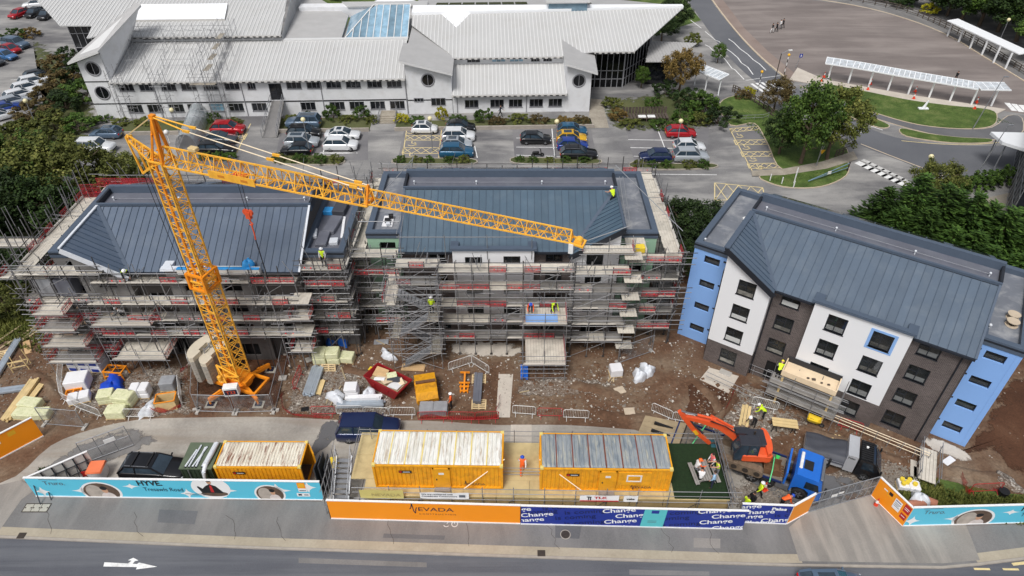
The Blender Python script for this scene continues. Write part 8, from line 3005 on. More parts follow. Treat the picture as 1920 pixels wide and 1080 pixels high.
for x in(-.6,.7):
 MB().cbox((x,-.3,.7),(1.1,.7,.14),.04).build('tray','sign_white',t)
sheet('garden_path',[(p.x,p.y) for p in gp((1108,185),(1128,187),(1138,225),(1142,240),(1112,240),(1104,222))],.03,'paving_flags')
blob('garden_bed',[(1130,190),(1200,178),(1300,170),(1350,200),(1340,240),(1240,246),(1140,240)],'earth_far',.02)
sheet('planting_bed',[CF.w(2.5,-5.2).to_2d(),CF.w(19.5,-5.4).to_2d(),CF.w(19.5,-1.2).to_2d(),CF.w(2.5,-1.2).to_2d()],.03,'earth_far')
sheet('planting_bed',[CF.w(23.8,-5.2).to_2d(),CF.w(37.5,-5.4).to_2d(),CF.w(37.5,-1.).to_2d(),CF.w(23.8,-1.).to_2d()],.03,'earth_far')
sheet('planting_bed',[CF.w(41,-5.4).to_2d(),CF.w(68.4,-5.6).to_2d(),CF.w(68.4,-2.4).to_2d(),CF.w(41,-2.4).to_2d()],.03,'earth_far')
blob('bank_soil',[(60,70),(120,110),(175,190),(190,245),(100,300),(-40,310),(-40,270),(60,235),(90,160)],'earth_far',.03)
blob('bank_soil',[(-60,330),(120,330),(240,370),(200,440),(90,530),(60,600),(-60,620)],'earth_far',.03)
t=thing('garden_wall','low grey wall edging the college planting beds along car park','wall',CF.w(2.5,-5.4),CF.a)
for(u0,u1) in((0,17),(21.3,35),(38.5,66)):
 MB().bb(u0,u1,-.15,.1,0,.5).build('wall_run','kerb_stone',t)
# ---------------------------------------------------------------- site clutter
mat('insulation_pack',lin(222,222,184),.55,var=.06,scale=2,dirt=lin(170,178,110),dirt_amt=.7,dscale=5,bump=.3,bscale=5)
mat('pack_white',lin(232,232,234),.6,var=.05,scale=1.5,bump=.15,bscale=4)
mat('pack_grey',lin(150,152,156),.4,var=.2,scale=2,bump=.3,bscale=4)
mat('label_blue',lin(36,60,150),.6)
mat('label_red',lin(196,60,50),.6)
mat('tarp_blue',lin(24,74,196),.5,var=.15,scale=2,bump=.5,bscale=4)
mat('tarp_sky',lin(40,110,214),.5,var=.15,scale=2,bump=.5,bscale=4)
mat('pallet_wood',lin(206,182,140),.85,var=.15,scale=3,rand=.15)
mat('board_wood',lin(186,154,112),.85,var=.15,scale=2,rand=.15)
mat('plank_old',lin(178,160,128),.85,var=.2,scale=2,rand=.2)
mat('skip_red',lin(150,28,34),.55,.1,var=.12,scale=2,dirt=lin(90,44,36),dirt_amt=.5)
mat('skip_yellow',lin(226,160,26),.6,.1,var=.1,scale=2,dirt=lin(120,74,34),dirt_amt=.7,dscale=1.4)
mat('barrier_white',lin(224,224,222),.45,.2,var=.06)
mat('barrier_red',lin(176,40,44),.5,var=.1)
mat('steel_profile',lin(176,186,196),.4,.4,var=.1,rand=.1)
mat('concrete_block',lin(176,172,166),.9,var=.1,bump=.2)
mat('bin_orange',lin(240,128,84),.6,var=.06)
mat('yellow_plastic',lin(236,206,60),.5,var=.08)
BAR={}
def barrier(label,a,c,m='barrier_white',z=.03,group='pedestrian barriers round the yard',tilt=0):
 p,q=G(*a),G(*c)
 Ln=(q-p).length
 t=thing('pedestrian_barrier',label,'barrier',(p.x,p.y,z),math.atan2(q.y-p.y,q.x-p.x),group)
 Ln=max(1.2,Ln)
 b=MB()
 b.path([(0,0,.18),(0,0,.95),(.12,0,1.06),(Ln-.12,0,1.06),(Ln,0,.95),(Ln,0,.18),(0,0,.18)],.026,6)
 b.build('frame',m,t)
 b=MB()
 n=max(6,int(Ln/.13))
 for i in range(1,n):
  b.tube((Ln*i/n,0,.18),(Ln*i/n,0,1.06),.01,4)
 o=b.build('infill_bars',m,t);o['kind']='stuff'
 for x in(.25,Ln-.25):
  MB().path([(x,-.3,0),(x,-.05,.18),(x,.05,.18),(x,.3,0)],.022,5).build('foot',m,t)
 return t
i_=0
for(a,c,w) in[((120,676),(116,722),'left side of the pallet compound, upper'),((116,724),(121,752),'left side of the pallet compound, lower'),((121,752),(150,768),'lower left corner of the pallet compound'),((150,768),(192,784),'front of pallet compound, left of the gap'),((238,784),(290,784),'front of the pallet compound below yellow pack'),((343,762),(338,718),'right side of pallet compound by timber crate'),((357,688),(350,655),'between left scaffold and ballast'),((108,645),(146,655),'below the left scaffold corner'),((633,778),(682,778),'front row of yard below steel beams, left'),((685,780),(731,782),'front row of yard below steel beams, middle'),((732,781),(779,781),'front row of yard, right of steel beams'),((842,697),(884,683),'chevron pair above orange frame, left'),((885,683),(917,703),'chevron pair above orange frame, right'),((961,777),(1004,780),'front of yard right of the concrete path'),((1056,785),(1103,787),'front of yard beside the red barrier'),((1221,772),(1259,789),'upper of pair behind digger arm'),((1260,789),(1300,796),'lower of pair behind digger arm'),((1408,760),(1456,772),'above the two bending workers')]:
 barrier('white pedestrian barrier, '+w,a,c)
for(a,c,w) in[((553,734),(566,700),'leaning beside the steel profile bundle'),((1008,782),(1054,783),'front of yard between two white ones'),((785,790),(838,788),'front of the grey wrapped pallet'),((842,789),(890,790),'along road edge right of orange vest worker'),((892,790),(935,788),'along road edge left of concrete path'),((586,779),(630,779),'front row left of the white barriers'),((1815,925),(1872,922),'on the weeds by the black bucket'),((1570,800),(1612,812),'below the porch beside downpipe')]:
 barrier('red pedestrian barrier, '+w,a,c,'barrier_red',group='red barriers')
def netting(label,pix,h,seed):
 r=random.Random(seed)
 pts=smooth_line(gp(*pix),3)
 b=MB()
 n=len(pts)
 v=[(p.x,p.y,.05+r.uniform(0,.1)) for p in pts]+[(p.x+r.uniform(-.15,.15),p.y+r.uniform(-.1,.1),h*r.uniform(.45,1)) for p in pts]
 b.add(v,[(i,i+1,n+i+1,n+i) for i in range(n-1)])
 return tag(b.build('safety_netting','net_red'),label,'netting','red safety netting')
netting('sagging red safety netting along the road edge left of the skip',[(530,745),(535,770),(560,782),(620,786)],.7,1)
netting('sagging red safety netting below the pallet compound',[(285,772),(310,775),(340,765)],.7,2)
netting('red safety netting strip along road edge before concrete path',[(786,786),(860,789),(935,786)],.8,3)
netting('red safety netting between crane fence and insulation packs',[(541,650),(543,685)],.9,4)
netting('red safety netting beside the concrete path',[(938,745),(930,775)],.8,5)
netting('red safety netting running down the trench by the digger',[(1376,735),(1365,765),(1352,790)],.7,6)
netting('red safety netting heap below the left loading bay',[(340,700),(352,690),(350,715)],.6,7)
netting('red safety netting on soil at the right yard edge',[(1800,895),(1808,920),(1815,930)],1.,8)
def heras(label,a,c,h=2.):
 p,q=G(*a),G(*c)
 t=thing('mesh_fence_panel',label,'fence panel',(0,0,0),0,'mesh fence panels')
 d=(q-p).normalized()
 b=MB().path([p+V((0,0,.1)),p+V((0,0,h)),q+V((0,0,h)),q+V((0,0,.1)),p+V((0,0,.1))],.03,6)
 b.build('frame','galvanised',t)
 b=MB().add([p+V((0,0,.1)),q+V((0,0,.1)),q+V((0,0,h)),p+V((0,0,h))],[(0,1,2,3)]);b.build('mesh','mesh_grey',t)
 for e in(p,q):
  MB().box((e.x,e.y,.08),(.65,.24,.14),math.atan2(d.y,d.x)+1.57).build('foot_block','concrete_block',t)
for(a,c,w) in(((372,772),(440,774),'front left of crane base'),((444,774),(514,772),'front right of crane base'),((516,770),(530,712),'right of crane base, nearer'),((531,708),(540,662),'right of crane base, farther'),((370,768),(372,700),'left of crane base'),((465,662),(536,662),'behind the crane base'),((85,796),(160,802),'lying open by orange panel at left'),((1158,682),(1222,660),'green screened one right of middle block')):
 heras('grey mesh fence panel '+w,a,c)
PAL={}
def pallet(par,x=0,y=0,z=0,w=1.2,d=1.):
 b=MB()
 for i in range(3):
  b.bb(x-w/2+i*(w-.1)/2,x-w/2+i*(w-.1)/2+.1,y-d/2,y+d/2,z,z+.1)
 o=b.build('pallet_bearer','pallet_wood',par)
 for i in range(6):
  yy=y-d/2+i*(d-.1)/5
  MB().bb(x-w/2,x+w/2,yy,yy+.1,z+.1,z+.12).build('pallet_slat','pallet_wood',par)
def packs(label,px,py,nx,nz,w,d,h,m,rz=0,labelm=None,base=True,cat='pallet load',jit=.03,name='wrapped_pallet'):
 p=G(px,py)
 t=thing(name,label,cat,(p.x,p.y,.03),rz)
 z0=0
 if base:
  pallet(t,0,0,0,nx*w,d);z0=.12
 for k in range(nz):
  for i in range(nx):
   b=MB().cbox((-(nx-1)*w/2+i*w+ru(-jit,jit),ru(-jit,jit),z0+h*(k+.5)),(w-.02,d,h-.02),min(.06,h*.12),ru(-jit,jit))
   o=b.build('pack',m,t)
   if labelm:
    x=-(nx-1)*w/2+i*w
    MB().bb(x-w*.3,x+w*.3,-d/2-.05,-d/2-.035,z0+h*k+h*.2,z0+h*k+h*.62).build('printed_label',labelm,t)
    if i==0:
     pass
 return t
packs('double stack of white boxes with blue labels by left scaffold',170,690,3,2,.98,1.3,.72,'pack_white',R(-4),'label_blue')
packs('big white polystyrene cube in the pallet compound',152,724,1,1,1.7,1.4,1.15,'pack_white',R(12),None,False,'block',name='foam_block')
packs('pale yellow insulation packs beside the blue tarpaulin, left stack',204,752,1,2,1.2,1.,.45,'insulation_pack',R(10))
packs('pale yellow insulation packs beside the blue tarpaulin, right stack',238,756,1,2,1.6,1.1,.5,'insulation_pack',R(-8))
packs('single pale yellow insulation pack at front of pallet compound',222,780,1,1,1.5,.95,.75,'insulation_pack',R(2))
packs('white pots crate pack in the pallet compound',268,742,2,2,.72,.95,.5,'pack_white',R(4))
packs('grey shrink wrapped pallet right in the compound',319,728,1,1,1.2,1.,.9,'pack_grey',R(3))
packs('white bag bundle left in the pallet compound',152,752,2,1,.8,.9,.6,'pack_white',R(20),None,True)
packs('tall yellow insulation pack left of the blue sacks',603,678,1,2,1.15,1.05,.62,'insulation_pack',R(0))
packs('tall yellow insulation pack right of its twin by blue sacks',628,678,1,2,1.1,1.05,.62,'insulation_pack',R(0))
packs('opened yellow insulation pack with loose film by blue sacks',653,676,1,1,1.2,1.,.6,'insulation_pack',R(-6))
packs('white block stack between steel beams and skip',662,744,1,3,1.05,.95,.4,'pack_white',R(2))
packs('pale yellow packs on timber stack at the left edge, upper',62,764,1,1,1.7,1.,.6,'insulation_pack',R(-8))
packs('pale yellow packs at the left edge, lower left',48,782,1,1,1.4,.9,.55,'insulation_pack',R(-4))
packs('pale yellow packs at the left edge, lower right',80,782,1,1,1.5,.9,.6,'insulation_pack',R(4))
packs('white cube bale on bare soil below the mesh screen',1153,702,1,1,1.05,.95,.8,'pack_white',R(6))
packs('grey wrapped long pallet on red trestle by the road',814,774,2,1,1.15,1.05,.7,'pack_grey',R(1),None)
packs('white parcel pack with yellow lids beside plank bridge',1700,915,2,1,.75,.8,.4,'pack_white',R(-12),None,True)
pp0=G(1700,913)
for i,(dx,dy) in enumerate(((-.45,.2),(-.2,-.05),(-.5,-.15),(.05,.15),(.3,-.2))):
 q=pp0+V((dx,dy,.56))
 tag(MB().tube((0,0,0),(0,0,.18),.16,12).build('yellow_tub','yellow_plastic',None,q),'yellow tub on white pack by plank bridge, '+('rearmost','middle','front left','second from rear','front right')[i],'tub','yellow tubs')
def heap(name,label,cat,px,py,rx,ry,h,m,seed=1,z=.02,lob=1.,world=None):
 r=random.Random(seed)
 p=G(px,py,z) if world is None else V(world)
 n,k=16,6
 rings=[]
 for j in range(k+1):
  f=j/k
  ring=[]
  for i in range(n):
   a=2*PI*i/n
   wob=1+.22*sin(3*a+seed)+.15*sin(5*a+seed*2.3+f*3)+r.uniform(-.09,.09)
   rr=cos(f*PI/2*.96)**.7*wob
   ring.append((rx*rr*cos(a),ry*rr*sin(a),h*sin(f*PI/2)*(1+.2*sin(a*2+seed))+r.uniform(-.04,.04)*h))
  rings.append(ring)
 b=MB();b.loft(rings,0,True,True)
 return tag(b.build(name,m,None,p,r.uniform(0,6)),label,cat)
heap('tarpaulin','crumpled royal blue tarpaulin in the pallet compound','tarpaulin',214,728,1.7,.9,.7,'tarp_blue',3)
heap('waste_sack','blue plastic sack left of the bending worker','sack',621,642,.55,.5,.6,'tarp_sky',4)
heap('waste_sack','blue plastic sack right of the bending worker','sack',644,643,.65,.45,.55,'tarp_sky',5)
heap('bulk_bag','white bulk bags slumped on soil right of the cube bale, nearer','bulk bag',1198,708,.65,.55,.75,'white_wrap',6)
heap('bulk_bag','white bulk bag slumped on soil right of the cube bale, farther','bulk bag',1213,698,.7,.55,.8,'white_wrap',7)
heap('bulk_bag','white bulk bag with dark mark left of the skip','bulk bag',692,742,.6,.55,.75,'white_wrap',8)
heap('bulk_bag','white sheeted heap beside the steel beams','bulk bag',632,748,.9,.6,.6,'white_wrap',9)
heap('plastic_film','white plastic film heap on front of pallet compound','plastic film',280,768,.95,.5,.45,'white_wrap',10)
heap('bulk_bag','white plastic scraps at the stair tower foot','plastic film',728,668,.4,.9,.5,'white_wrap',11)
heap('bulk_bag','dirty white sack on the weeds by clay pipes','bulk bag',1720,940,.65,.55,.8,'white_wrap',12)
heap('rubble_pile','pale rubble pile on soil at the right yard edge','rubble',1890,905,1.,.6,.25,'gravel',13)
heap('dark_cover','blue cloth cover on roof edge of left block, left one','cover',0,0,.5,.4,.5,'blue_sheet',14,world=(-25.,42.65,9.9))
heap('dark_cover','blue cloth cover on roof edge of left block, right one','cover',0,0,.5,.4,.6,'blue_sheet',15,world=(-20.6,42.65,9.9))
t=thing('eaves_sheet','long pale sheet with blue strip along left block eaves','sheet',(0,0,0))
MB().bb(-26.,-19.6,42.05,42.45,9.5,10.).build('sheet','hoard_inner',t)
MB().bb(-26.,-19.6,42.03,42.3,10.,10.06).build('strip','blue_sheet',t)
def bundle(label,a,c,n,w,h,m,rows=2,spread=1.,name='timber_bundle',cat='timber',seed=1,z=.1,bear=True):
 r=random.Random(seed)
 p,q=G(*a),G(*c)
 Ln=(q-p).length
 t=thing(name,label,cat,(p.x,p.y,.02),math.atan2(q.y-p.y,q.x-p.x))
 for k in range(rows):
  for i in range(n):
   y=(i-(n-1)/2)*w*1.05*spread
   o=r.uniform(-.12,.12)
   MB().box((Ln/2+o,y,z+h*(k+.5)),(Ln,w,h*.96),r.uniform(-.012,.012)).build('length',m,t)
 if bear:
  for x in(.3,Ln-.3):
   MB().bb(x-.05,x+.05,-n*w*.55,n*w*.55,0,z).build('bearer','pallet_wood',t)
 return t
bundle('long stack of pale timber at the left edge',(14,792),(68,716),4,.18,.1,'timber_new',3,seed=2)
bundle('shorter pale timber lengths beside the long stack at left',(44,770),(80,722),3,.16,.09,'timber_new',1,seed=3)
bundle('bundle of white steel profiles at the left edge',(-10,738),(48,730),5,.12,.09,'steel_profile',2,seed=4,name='steel_bundle',cat='steel')
bundle('bundle of scaffold tubes slanting at the left edge',(-8,712),(36,640),7,.08,.07,'steel_profile',3,seed=5,name='tube_bundle',cat='steel tubes')
bundle('bundle of shiny steel profiles in the central yard',(580,744),(598,692),6,.16,.1,'steel_profile',3,seed=6,name='steel_bundle',cat='steel')
bundle('pale timber lengths beside the shiny steel bundle',(597,742),(606,715),3,.14,.08,'timber_new',1,seed=7)
bundle('stacked steel beams behind the front barriers',(634,762),(720,760),4,.16,.12,'steel_profile',2,seed=8,name='steel_bundle',cat='steel')
bundle('white beam pack on top of the steel beams',(652,754),(716,752),2,.2,.14,'pack_white',2,seed=9,name='steel_bundle',cat='steel',z=.35)
bundle('dark wrapped beam pack on pallets right of orange frame',(894,760),(898,706),3,.22,.3,'membrane_dark',1,seed=10,name='beam_pack',cat='beams',z=.14)
bundle('fan of fresh timber lengths by the porch',(1543,822),(1580,835),4,.13,.06,'timber_new',1,spread=1.4,seed=11)
bundle('crossed fresh timber lengths by the porch',(1556,838),(1572,820),3,.13,.06,'timber_new',1,spread=1.6,seed=12,z=.17)
bundle('two pale planks leaning near the trench workers',(1393,800),(1400,762),3,.22,.06,'timber_new',1,spread=1.1,seed=13)
bundle('blue boards stacked under the middle loading bay',(983,712),(983,690),3,.2,.12,'tarp_sky',3,seed=14,name='board_stack',cat='boards')
for i,(a,c) in enumerate((((0,655),(90,598)),((10,662),(66,620)),((-10,672),(88,612)),((30,650),(80,606)),((0,640),(40,612)),((1140,716),(1152,700)),((1146,716),(1158,702)),((1150,718),(1150,698)),((974,738),(992,734)),((620,762),(640,725)),((612,758),(622,730)),((770,745),(788,752)),((640,690),(648,712)),((722,648),(706,640)))):
 p,q=G(*a),G(*c)
 b=MB().box((0,0,.03),((q-p).length,.2 if i<5 else .1,.05))
 c_=(p+q)/2
 w=['longest on the left bank','second on the left bank','third on the left bank','fourth on the left bank','topmost on the left bank','left of the stick heap on soil','right of the stick heap on soil','middle of the stick heap on soil','below the middle loading bay','beside the white sheeted heap','left of the white sheeted heap','right of the skip','beside the insulation packs','at stair tower foot'][i]
 tag(b.build('loose_plank','plank_old',None,(c_.x,c_.y,.05+.012*(i%5)),math.atan2(q.y-p.y,q.x-p.x)),'loose timber plank '+w,'plank','loose planks')
def skip(label,px,py,rz,L_,W_s,H_s,m,full,name='waste_skip'):
 p=G(px,py)
 t=thing(name,label,'skip',(p.x,p.y,.03),rz)
 def hull(l0,l1,w0,w1,h):
  return[(-l0,-w0,0),(l0,-w0,0),(l0,w0,0),(-l0,w0,0),(-l1,-w1,h),(l1,-w1,h),(l1,w1,h),(-l1,w1,h)]
 v=hull(L_*.32,L_*.5,W_s*.44,W_s*.5,H_s)
 b=MB().add(v,[(3,2,1,0),(0,1,5,4),(1,2,6,5),(2,3,7,6),(3,0,4,7)])
 vi=[(x*.96,y*.94,z+.05) for x,y,z in v]
 b.add(vi,[(0,1,2,3),(4,5,1,0),(5,6,2,1),(6,7,3,2),(7,4,0,3)])
 b.build('hull',m,t)
 b=MB()
 for i in range(4):
  a,c=v[4+i],v[4+(i+1)%4]
  b.bar(a,c,.1,.1)
 b.build('rim',m,t)
 for s_ in(-1,1):
  for x in(-L_*.2,L_*.2):
   MB().tube((x,s_*W_s*.49,H_s*.7),(x,s_*(W_s*.49+.14),H_s*.7),.06,8).build('lifting_lug',m,t)
 return t
sk=skip('red open skip heaped with boards and plaster in the yard',730,728,R(-32),3.6,1.75,1.2,'skip_red',True)
for i,(x,y,z,a,w,d,m,rx) in enumerate(((-.9,.2,1.15,.2,1.1,.9,'board_wood',.25),(-.2,-.1,1.1,-.3,1.3,.9,'plywood',-.2),(.5,.25,1.12,.5,1.2,.5,'tarp_grey',.15),(.9,-.2,1.,.1,1.,.8,'pack_white',-.15),(.1,.4,1.25,.9,.8,.5,'insulation_pack',.3),(-.5,-.45,1.2,.4,.9,.3,'pack_white',.1),(1.1,.35,1.05,-.5,.7,.4,'plywood',.2))):
 o=MB().box((0,0,0),(w,d,.06),0,0,rx).build('waste_board',m,sk)
 o.location=(x,y,z);o.rotation_euler=(0,.1*(-1)**i,a)
MB().bb(-1.4,1.5,-.7,.7,.75,.95).build('waste_fill','plank_old',sk)
p=G(800,738)
t=thing('covered_skip','yellow covered skip with rust streaks in the yard','skip',(p.x,p.y,.03),R(102))
prof_=[(-1.3,.15),(1.2,.15),(1.35,.9),(.95,1.35),(.1,1.45),(-.1,1.3),(-1.05,1.3),(-1.45,.8)]
MB().prof(prof_,-.85,.85).build('hull','skip_yellow',t)
for y in(-.86,.86):
 b=MB().bar((-1.2,y,.3),(1.2,y,.5),.08,.1);b.bar((0,y,.2),(.1,y,1.3),.1,.08);b.build('rib','skip_yellow',t)
MB().bb(-.12,.12,-.8,.8,1.34,1.48).build('hinge_bar','rusty_steel',t)
MB().bb(-1.2,1.1,-.7,-.5,0,.15).build('skid','rusty_steel',t);MB().bb(-1.2,1.1,.5,.7,0,.15).build('skid','rusty_steel',t)
def steel_frame(label,px,py,rz,w,d,h,m='crane_orange',cat='steel frame'):
 p=G(px,py)
 t=thing('lifting_frame',label,cat,(p.x,p.y,.03),rz)
 for x in(-w/2,w/2):
  for y in(-d/2,d/2):
   MB().bar((x,y,0),(x*.9,y*.9,h),.1,.1).build('leg',m,t)
 for y in(-d/2,d/2):
  MB().bar((-w/2,y*.92,h),(w/2,y*.92,h),.1,.1).build('rail',m,t)
  MB().bar((-w/2,y,h*.3),(w/2,y,h*.8),.07,.07).build('brace',m,t)
 for x in(-w/2,0,w/2):
  MB().bar((x*.92,-d/2,h),(x*.92,d/2,h),.09,.09).build('cross_bar',m,t)
 return t
steel_frame('orange steel trestle beside the white labelled boxes',221,705,R(-6),1.7,.9,.8)
steel_frame('low orange steel frame by the white polystyrene cube',142,742,R(15),1.2,.6,.45)
p=G(870,738)
t=thing('lifting_beam','orange lifting beam frame standing below chevron barriers','steel frame',(p.x,p.y,.03),0)
MB().bar((0,0,.1),(0,1.9,.5),.14,.14).build('spine','crane_orange',t)
for(y,w) in((.15,.7),(.55,.8),(.9,.9),(1.9,.8)):
 MB().bar((-w/2,y,.12+y*.2),(w/2,y,.12+y*.2),.12,.12).build('cross_bar','crane_orange',t)
for x in(-.3,.3):
 MB().bar((x,0,.06),(x,1.,.1),.08,.08).build('foot_bar','crane_orange',t)
p=G(317,762)
t=thing('timber_crate','open orange edged timber crate frame in the compound','crate',(p.x,p.y,.03),R(12))
for(x0,x1,y0,y1) in((-.75,.75,-.5,-.44),(-.75,.75,.44,.5),(-.75,-.69,-.44,.44),(.69,.75,-.44,.44)):
 MB().bb(x0,x1,y0,y1,0,1.).build('side_board','timber_new',t)
MB().bb(-.69,.69,-.44,.44,.02,.1).build('floor','timber_dark',t)
for(a,c) in(((-.75,-.5),(.75,-.5)),((.75,-.5),(.75,.5)),((.75,.5),(-.75,.5)),((-.75,.5),(-.75,-.5))):
 MB().bar((*a,1.02),(*c,1.02),.08,.06).build('rim','crane_orange',t)
def loose_pallet(label,px,py,rz,tilt=0,z=.03):
 p=G(px,py)
 t=thing('pallet',label,'pallet',(p.x,p.y,z),rz)
 t.rotation_euler=(tilt,0,rz)
 pallet(t,0,0,0,1.2,1.)
 return t
loose_pallet('slatted pallet at left edge beside scaffold tubes',10,668,R(15),R(20))
loose_pallet('pale pallet leaning on the yellow insulation packs',617,694,R(0),R(62),.1)
loose_pallet('pallet above the dark wrapped beam pack',898,712,R(0))
loose_pallet('pallet below the dark wrapped beam pack',898,760,R(0))
p=G(42,690)
t=thing('timber_trestle','skeletal timber frame on bare soil at the left','timber frame',(p.x,p.y,.03),R(20))
for(a,c) in(((-.6,-.4,0),(-.6,-.4,1.1)),((.6,-.4,0),(.5,-.4,1.6)),((-.6,.4,0),(-.6,.4,1.1)),((.6,.4,0),(.5,.4,1.6)),((-.6,-.4,.5),(.6,-.4,.5)),((-.6,.4,.5),(.6,.4,.5)),((-.6,-.4,1.1),(.55,-.4,1.)),((-.6,-.4,.5),(-.6,.4,.5)),((.6,-.4,.5),(.6,.4,.5))):
 MB().bar(a,c,.07,.07).build('member','timber_new',t)
for(px,py,w,d,rz,m,lb) in((52,652,1.9,.55,-55,'board_wood','rounded orange brown board on soil at left'),(580,675,.6,.6,30,'concrete_block','grey slab on soil left of insulation packs'),(1162,733,.85,.75,20,'kerb_pale','pale square board on soil, upper'),(1180,772,.85,.7,3,'kerb_pale','pale square board on soil, lower'),(715,642,1.3,.6,4,'pack_grey','grey sheet lying by the stair tower foot'),(775,690,2.,.8,-3,'board_wood','brown board leaning at stair tower front'),(1778,865,1.,.5,30,'pack_white','white board scrap on splashed plaster'),(108,664,.5,.4,10,'black_plastic','black tub lid on soil left of boxes'),(572,768,.6,.4,10,'black_plastic','black mat on gravel left of front barriers'),(1360,700,1.,.6,-33,'concrete_block','concrete slab piece by block entrance'),(700,695,.9,.6,-20,'yellow_plastic','yellow looped hose coil left of skip')):
 p=G(px,py)
 tag(MB().cbox((0,0,.05),(w,d,.08),.02).build('loose_board',m,None,(p.x,p.y,.02),R(rz)),lb,'board')
p=G(190,893)
t=thing('storage_bin','grey storage bin with orange lid behind the cyan hoarding','bin',(p.x,p.y,.03),R(4))
MB().tube((0,0,0),(0,0,1.),.62,4,0,.72).build('body','pack_white',t);t.rotation_euler=(0,0,R(49))
MB().tube((0,0,1.),(0,0,1.15),.78,4,0,.72).build('lid','bin_orange',t)
p=G(170,897)
tag(MB().box((0,0,.6),(.75,.05,.5),.2).build('notice_board','sign_red',None,p),'small red notice board beside the orange lidded bin','sign')
p=G(629,873)
tag(MB().cbox((0,0,.4),(.6,.5,.8),.06).build('grit_bin','yellow_plastic',None,p,R(8)),'yellow plastic bin beside the deck stairs','bin')
p=G(1523,795)
t=thing('wheelbarrow','yellow wheelbarrow below the porch scaffold','wheelbarrow',(p.x,p.y,.03),R(-30))
v=[(-.35,-.22,.3),(.3,-.18,.3),(.3,.18,.3),(-.35,.22,.3),(-.5,-.36,.65),(.5,-.32,.65),(.5,.32,.65),(-.5,.36,.65)]
MB().add(v,[(3,2,1,0),(0,1,5,4),(1,2,6,5),(2,3,7,6),(3,0,4,7)]).build('tray','yellow_plastic',t)
add_wheel(t,.65,0,.2,.1)
for s_ in(-1,1):
 MB().path([(.6,s_*.05,.2),(-.3,s_*.25,.32),(-1.,s_*.3,.6)],.025,5).build('handle','iron',t)
 MB().bar((-.3,s_*.22,0),(-.25,s_*.2,.32),.04,.04).build('leg','iron',t)
for i,(px,py) in enumerate(((1468,808),(1478,800))):
 pass
p=G(1467,806)
t=thing('work_trestle','pale timber workbench on black trestle legs','workbench',(p.x,p.y,.03),R(-10))
for y in(-.3,0,.3):
 MB().bb(-.95,.95,y-.13,y+.13,.78,.82).build('top_board','timber_new',t)
for x in(-.7,.7):
 for s_ in(-1,1):
  MB().bar((x-.2,s_*.35,0),(x,s_*.2,.78),.05,.05).build('leg','black_plastic',t)
  MB().bar((x+.2,s_*.35,0),(x,s_*.2,.78),.05,.05).build('leg','black_plastic',t)
t=thing('plank_bridge','pale plank footbridge with rails over the trench at right','footbridge',G(1735,880),R(62))
for i in range(5):
 MB().bb(-1.6,1.6,-.55+i*.23,-.34+i*.23,.5,.55).build('plank','board_pale',t)
for s_ in(-.62,.62):
 for x in(-1.5,0,1.5):
  MB().tube((x,s_,0),(x,s_,1.5),.03,6).build('post',ST,t)
 for z in(1.,1.45):
  MB().tube((-1.8,s_,z),(1.8,s_,z),.027,6).build('rail',ST,t)
MB().add([(-1.2,-.64,.55),(.2,-.64,.55),(.2,-.64,1.),(-1.2,-.64,1.)],[(0,1,2,3)]).build('mesh_guard','guard_red',t)
for i,(px,py,m) in enumerate(((1712,880,'board_pale'),(1718,893,'board_pale'))):
 q=G(px,py)
 tag(MB().cbox((0,0,.1),(.45,1.6,.08),.02).build('loose_board',m,None,q,R(-25)),'pale board beside the plank bridge, '+('upper' if i==0 else 'lower'),'board')
t=thing('trench_rail','long double tube handrail along trench below the finished block','handrail',(0,0,0))
ra,rb_=G(1545,790),G(1735,868)
for k in range(9):
 q=ra.lerp(rb_,k/8)
 pole('post',q,q+V((0,0,1.15)),.03,ST,t)
for z in(.5,.85,1.1):
 pole('rail',ra+V((0,0,z)),rb_+V((0,0,z)),.03,'pendant_pale',t)
ra,rb_=G(1322,668),G(1480,730)
for k in range(8):
 q=ra.lerp(rb_,k/7)
 pole('post',q,q+V((0,0,1.1)),.03,ST,t)
for z in(.5,1.05):
 pole('rail',ra+V((0,0,z)),rb_+V((0,0,z)),.03,ST,t)
for i,(px,py,rz) in enumerate(((1735,943,-30),(1715,950,5))):
 q=G(px,py)
 n=14
 b=MB();rings=[[(x,r_*cos(2*PI*j/n),.3+r_*sin(2*PI*j/n)) for j in range(n)] for x,r_ in((-.6,.3),(.6,.3),(.6,.24),(-.6,.24))]
 b.loft(rings,0,True,False)
 tag(b.build('clay_pipe','clay',None,q,R(rz)) if 'clay' in MATS else b.build('clay_pipe',mat('clay',lin(186,124,100),.8,var=.1),None,q,R(rz)),'short clay pipe on the weeds, '+('upper one' if i==0 else 'lower one'),'pipe')
p=G(1878,928)
tag(MB().tube((0,0,0),(0,0,.5),.28,14,0,.36).build('bucket','black_plastic',None,p),'black plastic bucket at the end of red barrier on weeds','bucket')
t=thing('site_cupboard','grey and black metal cupboards on the left scaffold corner','cupboard',(-37.1,42.2,7.15),0)
MB().cbox((0,.5,.9),(1.5,1.,1.7),.04).build('cupboard','pack_grey',t);MB().cbox((1.6,.5,.85),(1.4,1.,1.6),.04).build('cupboard','membrane_dark',t)
